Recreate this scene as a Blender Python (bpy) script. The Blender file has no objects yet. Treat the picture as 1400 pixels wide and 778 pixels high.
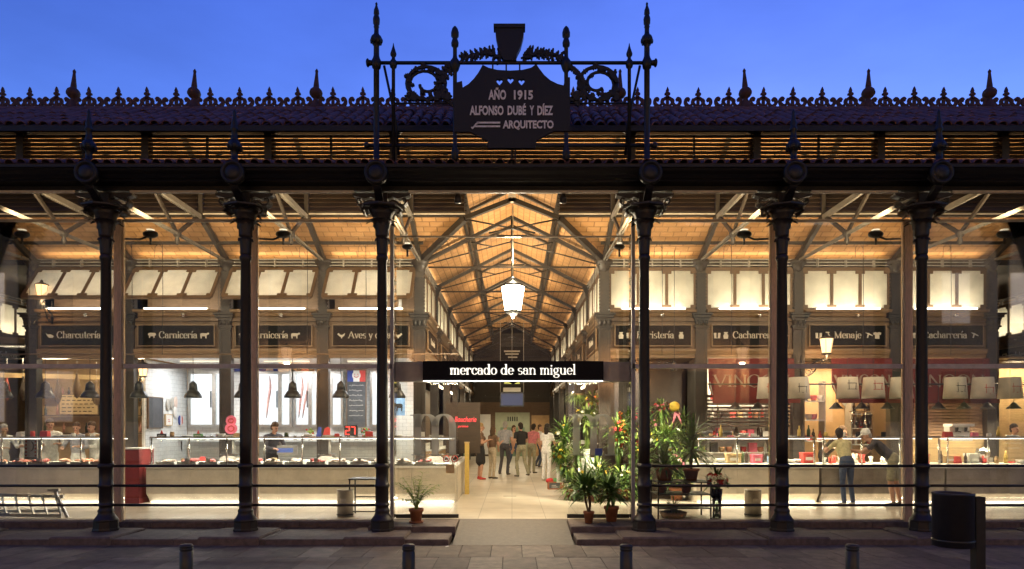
import bpy, bmesh, math, random
import numpy as np
from mathutils import Vector, Matrix
random.seed(11)
PI = math.pi
R = math.radians
sc = bpy.context.scene
C = sc.collection

# ---------------------------------------------------------------- camera
CAMY, CAMZ, FPX = -11.1, 1.83, 933.33
cam_d = bpy.data.cameras.new('camera')
cam_d.sensor_width = 36; cam_d.lens = 24; cam_d.shift_y = 193 / 1400
cam_d.clip_start = 0.05; cam_d.clip_end = 2000
cam = bpy.data.objects.new('camera', cam_d); C.objects.link(cam)
cam.location = (0, CAMY, CAMZ); cam.rotation_euler = (R(90), 0, 0)
sc.camera = cam

# ---------------------------------------------------------------- dusk sky
w = bpy.data.worlds.new('World'); sc.world = w; w.use_nodes = True
nt = w.node_tree; nt.nodes.clear()
sky = nt.nodes.new('ShaderNodeTexSky'); sky.sky_type = 'NISHITA'; sky.sun_disc = False
SUN_EL, SUN_ROT = R(2.9), R(14)
sky.sun_elevation = SUN_EL; sky.sun_rotation = SUN_ROT
sky.altitude = 650; sky.air_density = 1.0; sky.dust_density = 0.2; sky.ozone_density = 3.0
hs = nt.nodes.new('ShaderNodeHueSaturation'); hs.inputs['Saturation'].default_value = 1.12; hs.inputs['Hue'].default_value = .539
bg = nt.nodes.new('ShaderNodeBackground'); bg.inputs['Strength'].default_value = 0.15
wo = nt.nodes.new('ShaderNodeOutputWorld')
tc = nt.nodes.new('ShaderNodeTexCoord'); mpw = nt.nodes.new('ShaderNodeMapping'); mpw.inputs['Scale'].default_value = (1.2, 1.2, 3.2)      # faint veil of dusk cloud over the whole dome
nzw = nt.nodes.new('ShaderNodeTexNoise'); nzw.inputs['Scale'].default_value = 2.4; nzw.inputs['Detail'].default_value = 6; nzw.inputs['Roughness'].default_value = .55
mrw = nt.nodes.new('ShaderNodeMapRange'); mrw.inputs['From Min'].default_value = .3; mrw.inputs['From Max'].default_value = .7; mrw.inputs['To Min'].default_value = .86; mrw.inputs['To Max'].default_value = 1.10
mxw = nt.nodes.new('ShaderNodeMix'); mxw.data_type = 'RGBA'; mxw.blend_type = 'MULTIPLY'; mxw.inputs['Factor'].default_value = 1
nt.links.new(tc.outputs['Generated'], mpw.inputs[0]); nt.links.new(mpw.outputs[0], nzw.inputs['Vector']); nt.links.new(nzw.outputs['Fac'], mrw.inputs['Value'])
nt.links.new(sky.outputs[0], hs.inputs['Color']); nt.links.new(hs.outputs[0], mxw.inputs['A']); nt.links.new(mrw.outputs[0], mxw.inputs['B']); nt.links.new(mxw.outputs['Result'], bg.inputs[0]); nt.links.new(bg.outputs[0], wo.inputs[0])
sun_d = bpy.data.lights.new('sun', 'SUN'); sun_d.energy = 0.02; sun_d.angle = R(12); sun_d.color = (1, .8, .62)
sun = bpy.data.objects.new('sun', sun_d); C.objects.link(sun)
sun.rotation_euler = (R(-86), 0, R(-18))     # last glow, low behind the hall

vs = sc.view_settings
vs.view_transform = 'Standard'; vs.look = 'None'; vs.exposure = 2.0; vs.gamma = 1.0; vs.use_curve_mapping = False
cy = sc.cycles
cy.use_denoising = True; cy.max_bounces = 5; cy.diffuse_bounces = 2; cy.glossy_bounces = 2
cy.transmission_bounces = 6; cy.transparent_max_bounces = 24; cy.sample_clamp_indirect = 4.0
cy.caustics_reflective = False; cy.caustics_refractive = False

# ---------------------------------------------------------------- materials
MATS = {}
def mat(name, col=(.5, .5, .5), rough=.6, metal=0., vary=.18, vscale=6., bump=0., bscale=40., emit=None, estr=0., spec=.5, stretch=None):
    if name in MATS: return MATS[name]
    m = bpy.data.materials.new(name); m.use_nodes = True
    n, l = m.node_tree.nodes, m.node_tree.links
    b = n['Principled BSDF']
    b.inputs['Roughness'].default_value = rough; b.inputs['Metallic'].default_value = metal
    b.inputs['Specular IOR Level'].default_value = spec
    b.inputs['Base Color'].default_value = (*col, 1)
    if vary or bump:
        g = n.new('ShaderNodeNewGeometry'); mp = n.new('ShaderNodeMapping'); l.new(g.outputs['Position'], mp.inputs['Vector'])
        if stretch: mp.inputs['Scale'].default_value = stretch
    if vary:
        t = n.new('ShaderNodeTexNoise'); t.inputs['Scale'].default_value = vscale; t.inputs['Detail'].default_value = 6
        t.inputs['Roughness'].default_value = .65
        l.new(mp.outputs[0], t.inputs['Vector'])
        r = n.new('ShaderNodeValToRGB')
        r.color_ramp.elements[0].position = .3; r.color_ramp.elements[1].position = .72
        r.color_ramp.elements[0].color = (*[c * (1 - vary) for c in col], 1)
        r.color_ramp.elements[1].color = (*[min(1, c * (1 + vary)) for c in col], 1)
        l.new(t.outputs['Fac'], r.inputs['Fac']); l.new(r.outputs[0], b.inputs['Base Color'])
        mr = n.new('ShaderNodeMapRange'); mr.inputs['To Min'].default_value = max(.02, rough - .12); mr.inputs['To Max'].default_value = min(1, rough + .12)
        l.new(t.outputs['Fac'], mr.inputs['Value']); l.new(mr.outputs[0], b.inputs['Roughness'])
    if bump:
        t2 = n.new('ShaderNodeTexNoise'); t2.inputs['Scale'].default_value = bscale; t2.inputs['Detail'].default_value = 4
        l.new(mp.outputs[0], t2.inputs['Vector'])
        bp = n.new('ShaderNodeBump'); bp.inputs['Strength'].default_value = bump; bp.inputs['Distance'].default_value = .02
        l.new(t2.outputs['Fac'], bp.inputs['Height']); l.new(bp.outputs[0], b.inputs['Normal'])
    if emit:
        b.inputs['Emission Color'].default_value = (*emit, 1); b.inputs['Emission Strength'].default_value = estr
    MATS[name] = m
    return m

def brickmat(name, c1, c2, mortar, w, h, ax=('X', 'Y'), off=.5, ms=.012, rough=.7, bump=.4, spec=.4):
    m = bpy.data.materials.new(name); m.use_nodes = True
    n, l = m.node_tree.nodes, m.node_tree.links; b = n['Principled BSDF']
    b.inputs['Roughness'].default_value = rough; b.inputs['Specular IOR Level'].default_value = spec
    g = n.new('ShaderNodeNewGeometry'); s = n.new('ShaderNodeSeparateXYZ'); cmb = n.new('ShaderNodeCombineXYZ')
    l.new(g.outputs['Position'], s.inputs[0]); l.new(s.outputs[ax[0]], cmb.inputs[0]); l.new(s.outputs[ax[1]], cmb.inputs[1])
    t = n.new('ShaderNodeTexBrick'); t.inputs['Scale'].default_value = 1
    t.inputs['Brick Width'].default_value = w; t.inputs['Row Height'].default_value = h
    t.inputs['Mortar Size'].default_value = ms; t.inputs['Mortar Smooth'].default_value = .3; t.offset = off
    t.inputs['Color1'].default_value = (*c1, 1); t.inputs['Color2'].default_value = (*c2, 1); t.inputs['Mortar'].default_value = (*mortar, 1)
    l.new(cmb.outputs[0], t.inputs['Vector'])
    nz = n.new('ShaderNodeTexNoise'); nz.inputs['Scale'].default_value = 2.2; nz.inputs['Detail'].default_value = 7
    l.new(g.outputs['Position'], nz.inputs['Vector'])
    mr = n.new('ShaderNodeMapRange'); mr.inputs['To Min'].default_value = .68; mr.inputs['To Max'].default_value = 1.25
    l.new(nz.outputs['Fac'], mr.inputs['Value'])
    mx = n.new('ShaderNodeMix'); mx.data_type = 'RGBA'; mx.blend_type = 'MULTIPLY'; mx.inputs['Factor'].default_value = 1
    l.new(t.outputs['Color'], mx.inputs['A']); l.new(mr.outputs[0], mx.inputs['B']); l.new(mx.outputs['Result'], b.inputs['Base Color'])
    bp = n.new('ShaderNodeBump'); bp.inputs['Strength'].default_value = bump; bp.inputs['Distance'].default_value = .01; bp.invert = True
    l.new(t.outputs['Fac'], bp.inputs['Height']); l.new(bp.outputs[0], b.inputs['Normal'])
    MATS[name] = m

def glassmat(name, tint=(.95, .97, .96), refl=1.0, frost=0.):
    m = bpy.data.materials.new(name); m.use_nodes = True
    n, l = m.node_tree.nodes, m.node_tree.links; n.clear()
    o = n.new('ShaderNodeOutputMaterial'); fr = n.new('ShaderNodeFresnel'); fr.inputs['IOR'].default_value = 1.62
    t = n.new('ShaderNodeBsdfTransparent'); t.inputs[0].default_value = (*tint, 1)
    g = n.new('ShaderNodeBsdfGlossy'); g.inputs['Roughness'].default_value = .02; g.inputs['Color'].default_value = (refl, refl, refl, 1)
    mx = n.new('ShaderNodeMixShader'); l.new(fr.outputs[0], mx.inputs[0]); l.new(t.outputs[0], mx.inputs[1]); l.new(g.outputs[0], mx.inputs[2])
    if frost:
        d = n.new('ShaderNodeBsdfDiffuse'); d.inputs[0].default_value = (.75, .76, .74, 1)
        tr = n.new('ShaderNodeBsdfTranslucent'); tr.inputs[0].default_value = (.75, .76, .72, 1)
        m1 = n.new('ShaderNodeMixShader'); m1.inputs[0].default_value = .5; l.new(d.outputs[0], m1.inputs[1]); l.new(tr.outputs[0], m1.inputs[2])
        m2 = n.new('ShaderNodeMixShader'); m2.inputs[0].default_value = frost; l.new(mx.outputs[0], m2.inputs[1]); l.new(m1.outputs[0], m2.inputs[2])
        l.new(m2.outputs[0], o.inputs[0])
    else:
        l.new(mx.outputs[0], o.inputs[0])
    MATS[name] = m

def translucentmat(name, col, k=.75):
    m = bpy.data.materials.new(name); m.use_nodes = True
    n, l = m.node_tree.nodes, m.node_tree.links; n.clear()
    o = n.new('ShaderNodeOutputMaterial'); d = n.new('ShaderNodeBsdfDiffuse'); t = n.new('ShaderNodeBsdfTranslucent')
    g = n.new('ShaderNodeNewGeometry'); nz = n.new('ShaderNodeTexNoise'); nz.inputs['Scale'].default_value = 3.5; nz.inputs['Detail'].default_value = 6; l.new(g.outputs['Position'], nz.inputs['Vector'])
    rp_ = n.new('ShaderNodeValToRGB'); rp_.color_ramp.elements[0].position = .3; rp_.color_ramp.elements[1].position = .7
    rp_.color_ramp.elements[0].color = (*[c * .88 for c in col], 1); rp_.color_ramp.elements[1].color = (*[min(1, c * 1.08) for c in col], 1)
    l.new(nz.outputs['Fac'], rp_.inputs['Fac']); l.new(rp_.outputs[0], d.inputs[0]); l.new(rp_.outputs[0], t.inputs[0])
    mx = n.new('ShaderNodeMixShader'); mx.inputs[0].default_value = k
    l.new(d.outputs[0], mx.inputs[1]); l.new(t.outputs[0], mx.inputs[2]); l.new(mx.outputs[0], o.inputs[0])
    MATS[name] = m

def emitmat(name, col, s, base=(.8, .8, .8)): return mat(name, base, vary=0, emit=col, estr=s)

mat('iron', (.020, .014, .012), .42, .0, .3, 9, .25, 60)
mat('iron_dark', (.0055, .0045, .005), .5, .0, .3, 9, .2, 60)
mat('iron_inside', (.034, .027, .021), .5, 0, .25, 7, .12, 40)
mat('crest', (.075, .034, .028), .8, 0, .3, 12, .2, 50)
mat('tie_paint', (.20, .18, .15), .5, 0, .2, 8)
mat('steel_pale', (.42, .39, .34), .45, .1, .2, 8)
mat('cream_paint', (.58, .52, .43), .5, 0, .2, 8)
mat('granite', (.135, .10, .084), .7, 0, .45, 9, .25, 120)
mat('paver', (.16, .125, .10), .66, 0, .5, 4, .2, 90)
mat('paver_b', (.13, .10, .08), .7, 0, .5, 5, .2, 90)
mat('paver_c', (.18, .142, .115), .62, 0, .5, 6, .2, 90)
mat('joint', (.05, .045, .04), .9, 0, .3, 20)
mat('asphalt', (.055, .052, .05), .85, 0, .25, 30, .3, 120)
mat('ramp_stone', (.125, .11, .095), .6, 0, .3, 14, .15, 80)
mat('wood_post', (.66, .46, .28), .5, 0, .25, 12, .1, 60, stretch=(6, 6, .6))
mat('wood_front', (.145, .088, .046), .5, 0, .3, 9, .1, 50, stretch=(.6, 4, 5))
mat('wood_trim', (.22, .14, .075), .45, 0, .25, 9, stretch=(.6, 4, 5))
mat('wood_pale', (.55, .38, .19), .5, 0, .2, 9, stretch=(.8, 4, 6))
mat('wood_dark', (.05, .032, .02), .6, 0, .3, 8, stretch=(.6, 4, 5))
mat('sign_black', (.010, .010, .011), .6, 0, .2, 8, spec=.12)
mat('sign_text', (.62, .56, .46), .6, 0, .1, 20)
mat('plaque_text', (.85, .78, .72), .7, 0, .25, 40)
mat('counter_stone', (.62, .56, .46), .4, 0, .14, 3.5)
mat('counter_kick', (.33, .29, .24), .5, 0, .2, 5)
mat('white_enamel', (.78, .77, .74), .35, 0, .06, 5)
mat('chrome', (.75, .72, .66), .22, 1, .05, 9)
mat('aluminium', (.6, .6, .58), .35, .9, .15, 14)
mat('steel_bin', (.55, .52, .47), .4, .9, .15, 10)
mat('black_metal', (.02, .02, .021), .4, 0, .2, 12, .1, 80)
mat('red_awning', (.15, .018, .016), .75, 0, .15, 6, .1, 60)
mat('awning_text', (.34, .26, .21), .8, 0, .15, 20)
mat('red_paint', (.22, .028, .024), .5, 0, .15, 4)
mat('shutter', (.30, .19, .12), .5, 0, .2, 6)
mat('warm_wall', (.52, .33, .16), .6, 0, .2, 3, .1, 30)
mat('header_paint', (.46, .42, .36), .5, 0, .15, 6)
mat('grey_wall', (.30, .28, .25), .7, 0, .15, 3)
mat('dark_wall', (.06, .05, .042), .8, 0, .2, 3)
mat('board_grey', (.075, .078, .085), .8, 0, .3, 10)
mat('chalk', (.6, .58, .52), .9, 0, .4, 60)
mat('paper', (.75, .73, .68), .8, 0, .06, 9)
mat('print_red', (.55, .05, .04), .6, 0, .15, 20)
mat('print_blue', (.03, .06, .30), .6, 0, .15, 20)
mat('print_pink', (.75, .16, .25), .6, 0, .15, 20)
mat('print_black', (.02, .02, .02), .5, 0, .1, 20)
mat('print_yellow', (.58, .40, .10), .6, 0, .15, 20)
mat('print_green', (.10, .28, .10), .6, 0, .15, 20)
mat('print_sky', (.22, .38, .6), .6, 0, .3, 12)
mat('pale_green', (.42, .46, .33), .6, 0, .12, 4)
mat('mid_green', (.20, .30, .20), .5, 0, .12, 4)
mat('terracotta', (.34, .13, .06), .75, 0, .25, 14, .1, 60)
mat('soil', (.045, .03, .02), .95, 0, .3, 30, .5, 60)
mat('roof_tile', (.13, .06, .05), .75, 0, .45, 5, .2, 40)
mat('leaf_a', (.095, .185, .035), .45, 0, .35, 25)
mat('leaf_b', (.05, .115, .028), .42, 0, .35, 25)
mat('leaf_c', (.21, .30, .06), .5, 0, .35, 25)
mat('bark', (.12, .085, .05), .9, 0, .3, 30, .4, 60)
for nm, c in dict(red=(.5, .02, .025), pink=(.7, .22, .3), orange=(.75, .22, .03), yellow=(.8, .55, .06), white=(.8, .78, .7), violet=(.35, .08, .3)).items():
    mat('petal_' + nm, c, .6, 0, .25, 40)
mat('carcass', (.80, .46, .42), .5, 0, .3, 14)
mat('meat', (.42, .07, .06), .35, 0, .5, 22, .2, 40)
mat('ham', (.5, .22, .14), .4, 0, .45, 18, .2, 40)
mat('sausage', (.30, .06, .04), .4, 0, .4, 30)
mat('fat', (.72, .55, .46), .4, 0, .2, 30)
mat('bottle_green', (.03, .06, .02), .12, 0, .1, 9)
mat('bottle_dark', (.03, .018, .012), .12, 0, .1, 9)
mat('plastic_blue', (.08, .16, .55), .4, 0, .1, 9)
mat('wicker', (.35, .22, .10), .7, 0, .4, 60, .4, 80)
for nm, c in dict(skin=(.52, .29, .19), skin_b=(.42, .22, .14), hair_dark=(.02, .014, .01), hair_brown=(.09, .05, .025), hair_blond=(.42, .27, .11), hair_grey=(.35, .33, .31),
                  cloth_white=(.78, .77, .74), cloth_black=(.018, .017, .018), cloth_grey=(.07, .065, .075), cloth_brown=(.17, .10, .06), cloth_pink=(.60, .20, .22), cloth_beige=(.48, .40, .28),
                  cloth_yellow=(.62, .55, .30), cloth_jeans=(.06, .085, .15), cloth_khaki=(.32, .30, .20), cloth_stripe=(.35, .35, .38), shoe=(.10, .08, .06), shoe_white=(.55, .52, .46), eye=(.02, .015, .012), lip=(.35, .11, .09)).items():
    mat(nm, c, .65 if 'skin' in nm else .85, 0, .14 if 'skin' in nm else .28, 18, .7 if 'cloth' in nm else 0, 16)
brickmat('ceiling_tile', (.58, .33, .148), (.47, .25, .10), (.28, .155, .07), .30, .15, ('X', 'Y'))
brickmat('ceiling_tile_nave', (.58, .33, .148), (.47, .25, .10), (.28, .155, .07), .30, .15, ('Y', 'X'))
brickmat('floor_tile', (.58, .525, .43), (.51, .46, .375), (.28, .25, .20), .6, .6, ('X', 'Y'), 0, .006, .38, .15)
brickmat('wall_tile', (.74, .74, .72), (.70, .71, .70), (.5, .5, .49), .2, .1, ('X', 'Z'), .5, .005, .25, .2)
brickmat('wall_tile_side', (.74, .74, .72), (.70, .71, .70), (.5, .5, .49), .2, .1, ('Y', 'Z'), .5, .005, .25, .2)
glassmat('glass', (.975, .98, .975)); glassmat('glass_case', (.97, .985, .975)); glassmat('glass_etched', (.97, .98, .97), frost=.36)
glassmat('bottle_clear', (.85, .9, .85))
translucentmat('opal', (.86, .84, .76)); translucentmat('opal_white', (.86, .85, .82)); translucentmat('shade_paper', (.82, .76, .66), .4)
emitmat('tube_white', (1, .93, .78), 3); emitmat('tube_warm', (1, .80, .50), 2.4); emitmat('glint_window', (1, .70, .36), .16); emitmat('lamp_glow', (1, .50, .18), .8); emitmat('lantern_glow', (1, .84, .58), 16)
emitmat('sign_glow', (1, .92, .76), .34); emitmat('cold_light', (.84, .92, 1), .42); emitmat('led_red', (1, .05, .03), .8, (.3, .02, .02)); emitmat('case_light', (1, .92, .76), 1.2)
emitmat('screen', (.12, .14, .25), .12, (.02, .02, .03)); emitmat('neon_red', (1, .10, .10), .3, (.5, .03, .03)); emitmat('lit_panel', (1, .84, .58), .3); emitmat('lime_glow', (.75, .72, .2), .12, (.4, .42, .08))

# ---------------------------------------------------------------- mesh builder
class MB:
    def __init__(s): s.v = []; s.f = []; s.m = []; s.s = []
    def add(s, vs_, fs_, m=0, sm=False):
        o = len(s.v); s.v += [tuple(v) for v in vs_]
        for f in fs_: s.f.append(tuple(i + o for i in f)); s.m.append(m); s.s.append(sm)
        return s
    def bx(s, x0, x1, y0, y1, z0, z1, m=0, T=None):
        vs_ = [Vector(p) for p in ((x0, y0, z0), (x1, y0, z0), (x1, y1, z0), (x0, y1, z0), (x0, y0, z1), (x1, y0, z1), (x1, y1, z1), (x0, y1, z1))]
        if T: vs_ = [T @ v for v in vs_]
        return s.add(vs_, ((3, 2, 1, 0), (4, 5, 6, 7), (0, 1, 5, 4), (1, 2, 6, 5), (2, 3, 7, 6), (3, 0, 4, 7)), m)
    def bar(s, a, b, wd, ht, m=0, up=(0, 0, 1)):     # rectangular bar from a to b
        a, b = Vector(a), Vector(b); d = (b - a).normalized(); u = Vector(up)
        if abs(d.dot(u)) > .98: u = Vector((0, 1, 0))
        sx = d.cross(u).normalized(); uz = sx.cross(d).normalized()
        vs_ = [p + sx * i * wd / 2 + uz * j * ht / 2 for p in (a, b) for i, j in ((-1, -1), (1, -1), (1, 1), (-1, 1))]
        return s.add(vs_, ((0, 1, 2, 3), (7, 6, 5, 4), (4, 5, 1, 0), (5, 6, 2, 1), (6, 7, 3, 2), (7, 4, 0, 3)), m)
    def lathe(s, prof, n=16, c=(0, 0, 0), m=0, sm=True, ax='z', sq=(1, 1)):
        vs_ = []; fs_ = []; k = len(prof)
        for (r, z) in prof:
            for i in range(n):
                a = 2 * PI * i / n; p = (r * math.cos(a) * sq[0], r * math.sin(a) * sq[1], z)
                if ax == 'y': p = (p[0], p[2], p[1])
                if ax == 'x': p = (p[2], p[0], p[1])
                vs_.append((p[0] + c[0], p[1] + c[1], p[2] + c[2]))
        for j in range(k - 1):
            for i in range(n):
                i2 = (i + 1) % n; fs_.append((j * n + i, j * n + i2, (j + 1) * n + i2, (j + 1) * n + i))
        fs_.append(tuple(range(n - 1, -1, -1))); fs_.append(tuple((k - 1) * n + i for i in range(n)))
        if ax == 'y': fs_ = [f[::-1] for f in fs_]
        return s.add(vs_, fs_, m, sm)
    def tube(s, pts, r=.02, n=8, m=0, sm=True, closed=False):
        pts = [Vector(p) for p in pts]; k = len(pts); rs = r if isinstance(r, (list, tuple)) else [r] * k
        vs_ = []; fs_ = []; prev = None
        for i, p in enumerate(pts):
            if closed: d = pts[(i + 1) % k] - pts[i - 1]
            else: d = pts[min(i + 1, k - 1)] - pts[max(i - 1, 0)]
            d = d.normalized() if d.length > 1e-9 else Vector((0, 0, 1))
            if prev is None:
                u = Vector((0, 0, 1)) if abs(d.z) < .9 else Vector((1, 0, 0))
                u = (u - d * u.dot(d)).normalized()
            else:
                u = prev - d * prev.dot(d); u = u.normalized() if u.length > 1e-6 else d.orthogonal().normalized()
            prev = u; q = d.cross(u)
            for j in range(n):
                a = 2 * PI * j / n; vs_.append(p + (u * math.cos(a) + q * math.sin(a)) * rs[i])
        for i in range(k if closed else k - 1):
            i2 = (i + 1) % k
            for j in range(n):
                j2 = (j + 1) % n; fs_.append((i * n + j, i * n + j2, i2 * n + j2, i2 * n + j))
        if not closed:
            fs_.append(tuple(range(n - 1, -1, -1))); fs_.append(tuple((k - 1) * n + i for i in range(n)))
        return s.add(vs_, fs_, m, sm)
    def prism(s, poly, d0, d1, ax='y', m=0, sm=False):
        k = len(poly)
        def P(p, d): return (p[0], d, p[1]) if ax == 'y' else ((d, p[0], p[1]) if ax == 'x' else (p[0], p[1], d))
        vs_ = [P(p, d0) for p in poly] + [P(p, d1) for p in poly]
        s.add(vs_, [tuple(range(k)), tuple(range(2 * k - 1, k - 1, -1))], m, False)
        return s.add(vs_, [(i, i + k, (i + 1) % k + k, (i + 1) % k) for i in range(k)], m, sm)
    def ribbon(s, pts, wf, d0, d1, m=0, ax='y'):     # flat stroke of varying width, in the plane across ax
        k = len(pts); L = []; Rr = []
        for i in range(k):
            a = pts[max(i - 1, 0)]; b = pts[min(i + 1, k - 1)]
            dx, dy = b[0] - a[0], b[1] - a[1]; ln = math.hypot(dx, dy) or 1; dx /= ln; dy /= ln
            h = wf(i / (k - 1), dx, dy) / 2
            L.append((pts[i][0] - dy * h, pts[i][1] + dx * h)); Rr.append((pts[i][0] + dy * h, pts[i][1] - dx * h))
        def P(p, d): return (p[0], d, p[1]) if ax == 'y' else ((d, p[0], p[1]) if ax == 'x' else (p[0], p[1], d))
        vs_ = [P(p, d0) for p in L] + [P(p, d0) for p in Rr] + [P(p, d1) for p in L] + [P(p, d1) for p in Rr]
        fs_ = []
        for i in range(k - 1):
            fs_ += [(i, i + 1, k + i + 1, k + i), (2 * k + i, 3 * k + i, 3 * k + i + 1, 2 * k + i + 1), (i, 2 * k + i, 2 * k + i + 1, i + 1), (k + i, k + i + 1, 3 * k + i + 1, 3 * k + i)]
        fs_ += [(0, k, 3 * k, 2 * k), (k - 1, 3 * k - 1, 4 * k - 1, 2 * k - 1)]
        return s.add(vs_, fs_, m)
    def ball(s, c, r, n=10, k=6, m=0, T=None):
        if not isinstance(r, (list, tuple)): r = (r, r, r)
        vs_ = []; fs_ = []
        for j in range(k + 1):
            t = PI * j / k
            for i in range(n):
                a = 2 * PI * i / n; p = Vector((r[0] * math.sin(t) * math.cos(a), r[1] * math.sin(t) * math.sin(a), -r[2] * math.cos(t)))
                if T: p = T @ p
                vs_.append((p[0] + c[0], p[1] + c[1], p[2] + c[2]))
        for j in range(k):
            for i in range(n):
                i2 = (i + 1) % n; fs_.append((j * n + i, j * n + i2, (j + 1) * n + i2, (j + 1) * n + i))
        return s.add(vs_, fs_, m, True)
    def sheet(s, poly, m=0): return s.add(poly, [tuple(range(len(poly)))], m)
    def mesh(s, name, mats):
        me = bpy.data.meshes.new(name); me.from_pydata(s.v, [], s.f); me.validate()
        for k in ([mats] if isinstance(mats, str) else mats): me.materials.append(MATS[k])
        if len(me.polygons) == len(s.m):
            me.polygons.foreach_set('material_index', s.m); me.polygons.foreach_set('use_smooth', s.s)
        me.update(); return me
    def build(s, name, mats, parent=None, loc=None, rz=0):
        return obj(name, s.mesh(name, mats), parent, loc, rz)

def obj(name, me, parent=None, loc=None, rz=0):
    o = bpy.data.objects.new(name, me); C.objects.link(o)
    if parent: o.parent = parent
    if loc: o.location = loc
    if rz: o.rotation_euler = (0, 0, rz)
    return o
def tag(o, label=None, cat=None, group=None, kind=None):
    if label: o['label'] = label
    if cat: o['category'] = cat
    if group: o['group'] = group
    if kind: o['kind'] = kind
    return o
def thing(name, label, cat, loc=(0, 0, 0), rz=0, group=None):
    o = bpy.data.objects.new(name, None); C.objects.link(o); o.empty_display_size = .1
    o.location = loc; o.rotation_euler = (0, 0, rz)
    return tag(o, label, cat, group)
def part(name, parent, loc=(0, 0, 0), rz=0):
    o = bpy.data.objects.new(name, None); C.objects.link(o); o.parent = parent; o.location = loc; o.rotation_euler = (0, 0, rz); o.empty_display_size = .1
    return o
def copy_tree(o, parent=None, loc=None, rz=None, label=None):
    kids = KIDS(o); c = o.copy(); C.objects.link(c); c.parent = parent
    if loc is not None: c.location = loc
    if rz is not None: c.rotation_euler = (0, 0, rz)
    if label: c['label'] = label
    for ch in kids: copy_tree(ch, c)
    return c
def KIDS(o): return list(o.children)
LK = 2.0     # lamp level of the whole hall
def lamp(name, kind, loc, energy, col, size=.1, size_y=None, rot=(0, 0, 0), parent=None, spot=None, blend=.6):
    d = bpy.data.lights.new(name, kind); d.energy = energy * LK; d.color = col
    if kind == 'AREA':
        d.shape = 'RECTANGLE' if size_y else 'SQUARE'; d.size = size
        if size_y: d.size_y = size_y
    else: d.shadow_soft_size = size
    if spot: d.spot_size = spot; d.spot_blend = blend
    o = bpy.data.objects.new(name, d); C.objects.link(o); o.location = loc; o.rotation_euler = rot
    if parent: o.parent = parent
    return o
def at(x, y, Y):      # point at depth Y measured on the photograph
    k = (Y - CAMY) / FPX
    return Vector(((x - 700) * k, Y, CAMZ + (582 - y) * k))
def arc(cx, cy_, rx, ry, a0, a1, n=14):
    return [(cx + rx * math.cos(R(a0 + (a1 - a0) * i / n)), cy_ + ry * math.sin(R(a0 + (a1 - a0) * i / n))) for i in range(n + 1)]
def smoothpath(pts, n=6):
    out = []; P = [Vector(p) for p in pts]
    for i in range(len(P) - 1):
        p0 = P[max(i - 1, 0)]; p1 = P[i]; p2 = P[i + 1]; p3 = P[min(i + 2, len(P) - 1)]
        for j in range(n):
            t = j / n
            out.append(.5 * ((2 * p1) + (-p0 + p2) * t + (2 * p0 - 5 * p1 + 4 * p2 - p3) * t * t + (-p0 + 3 * p1 - 3 * p2 + p3) * t ** 3))
    out.append(P[-1]); return out

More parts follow.
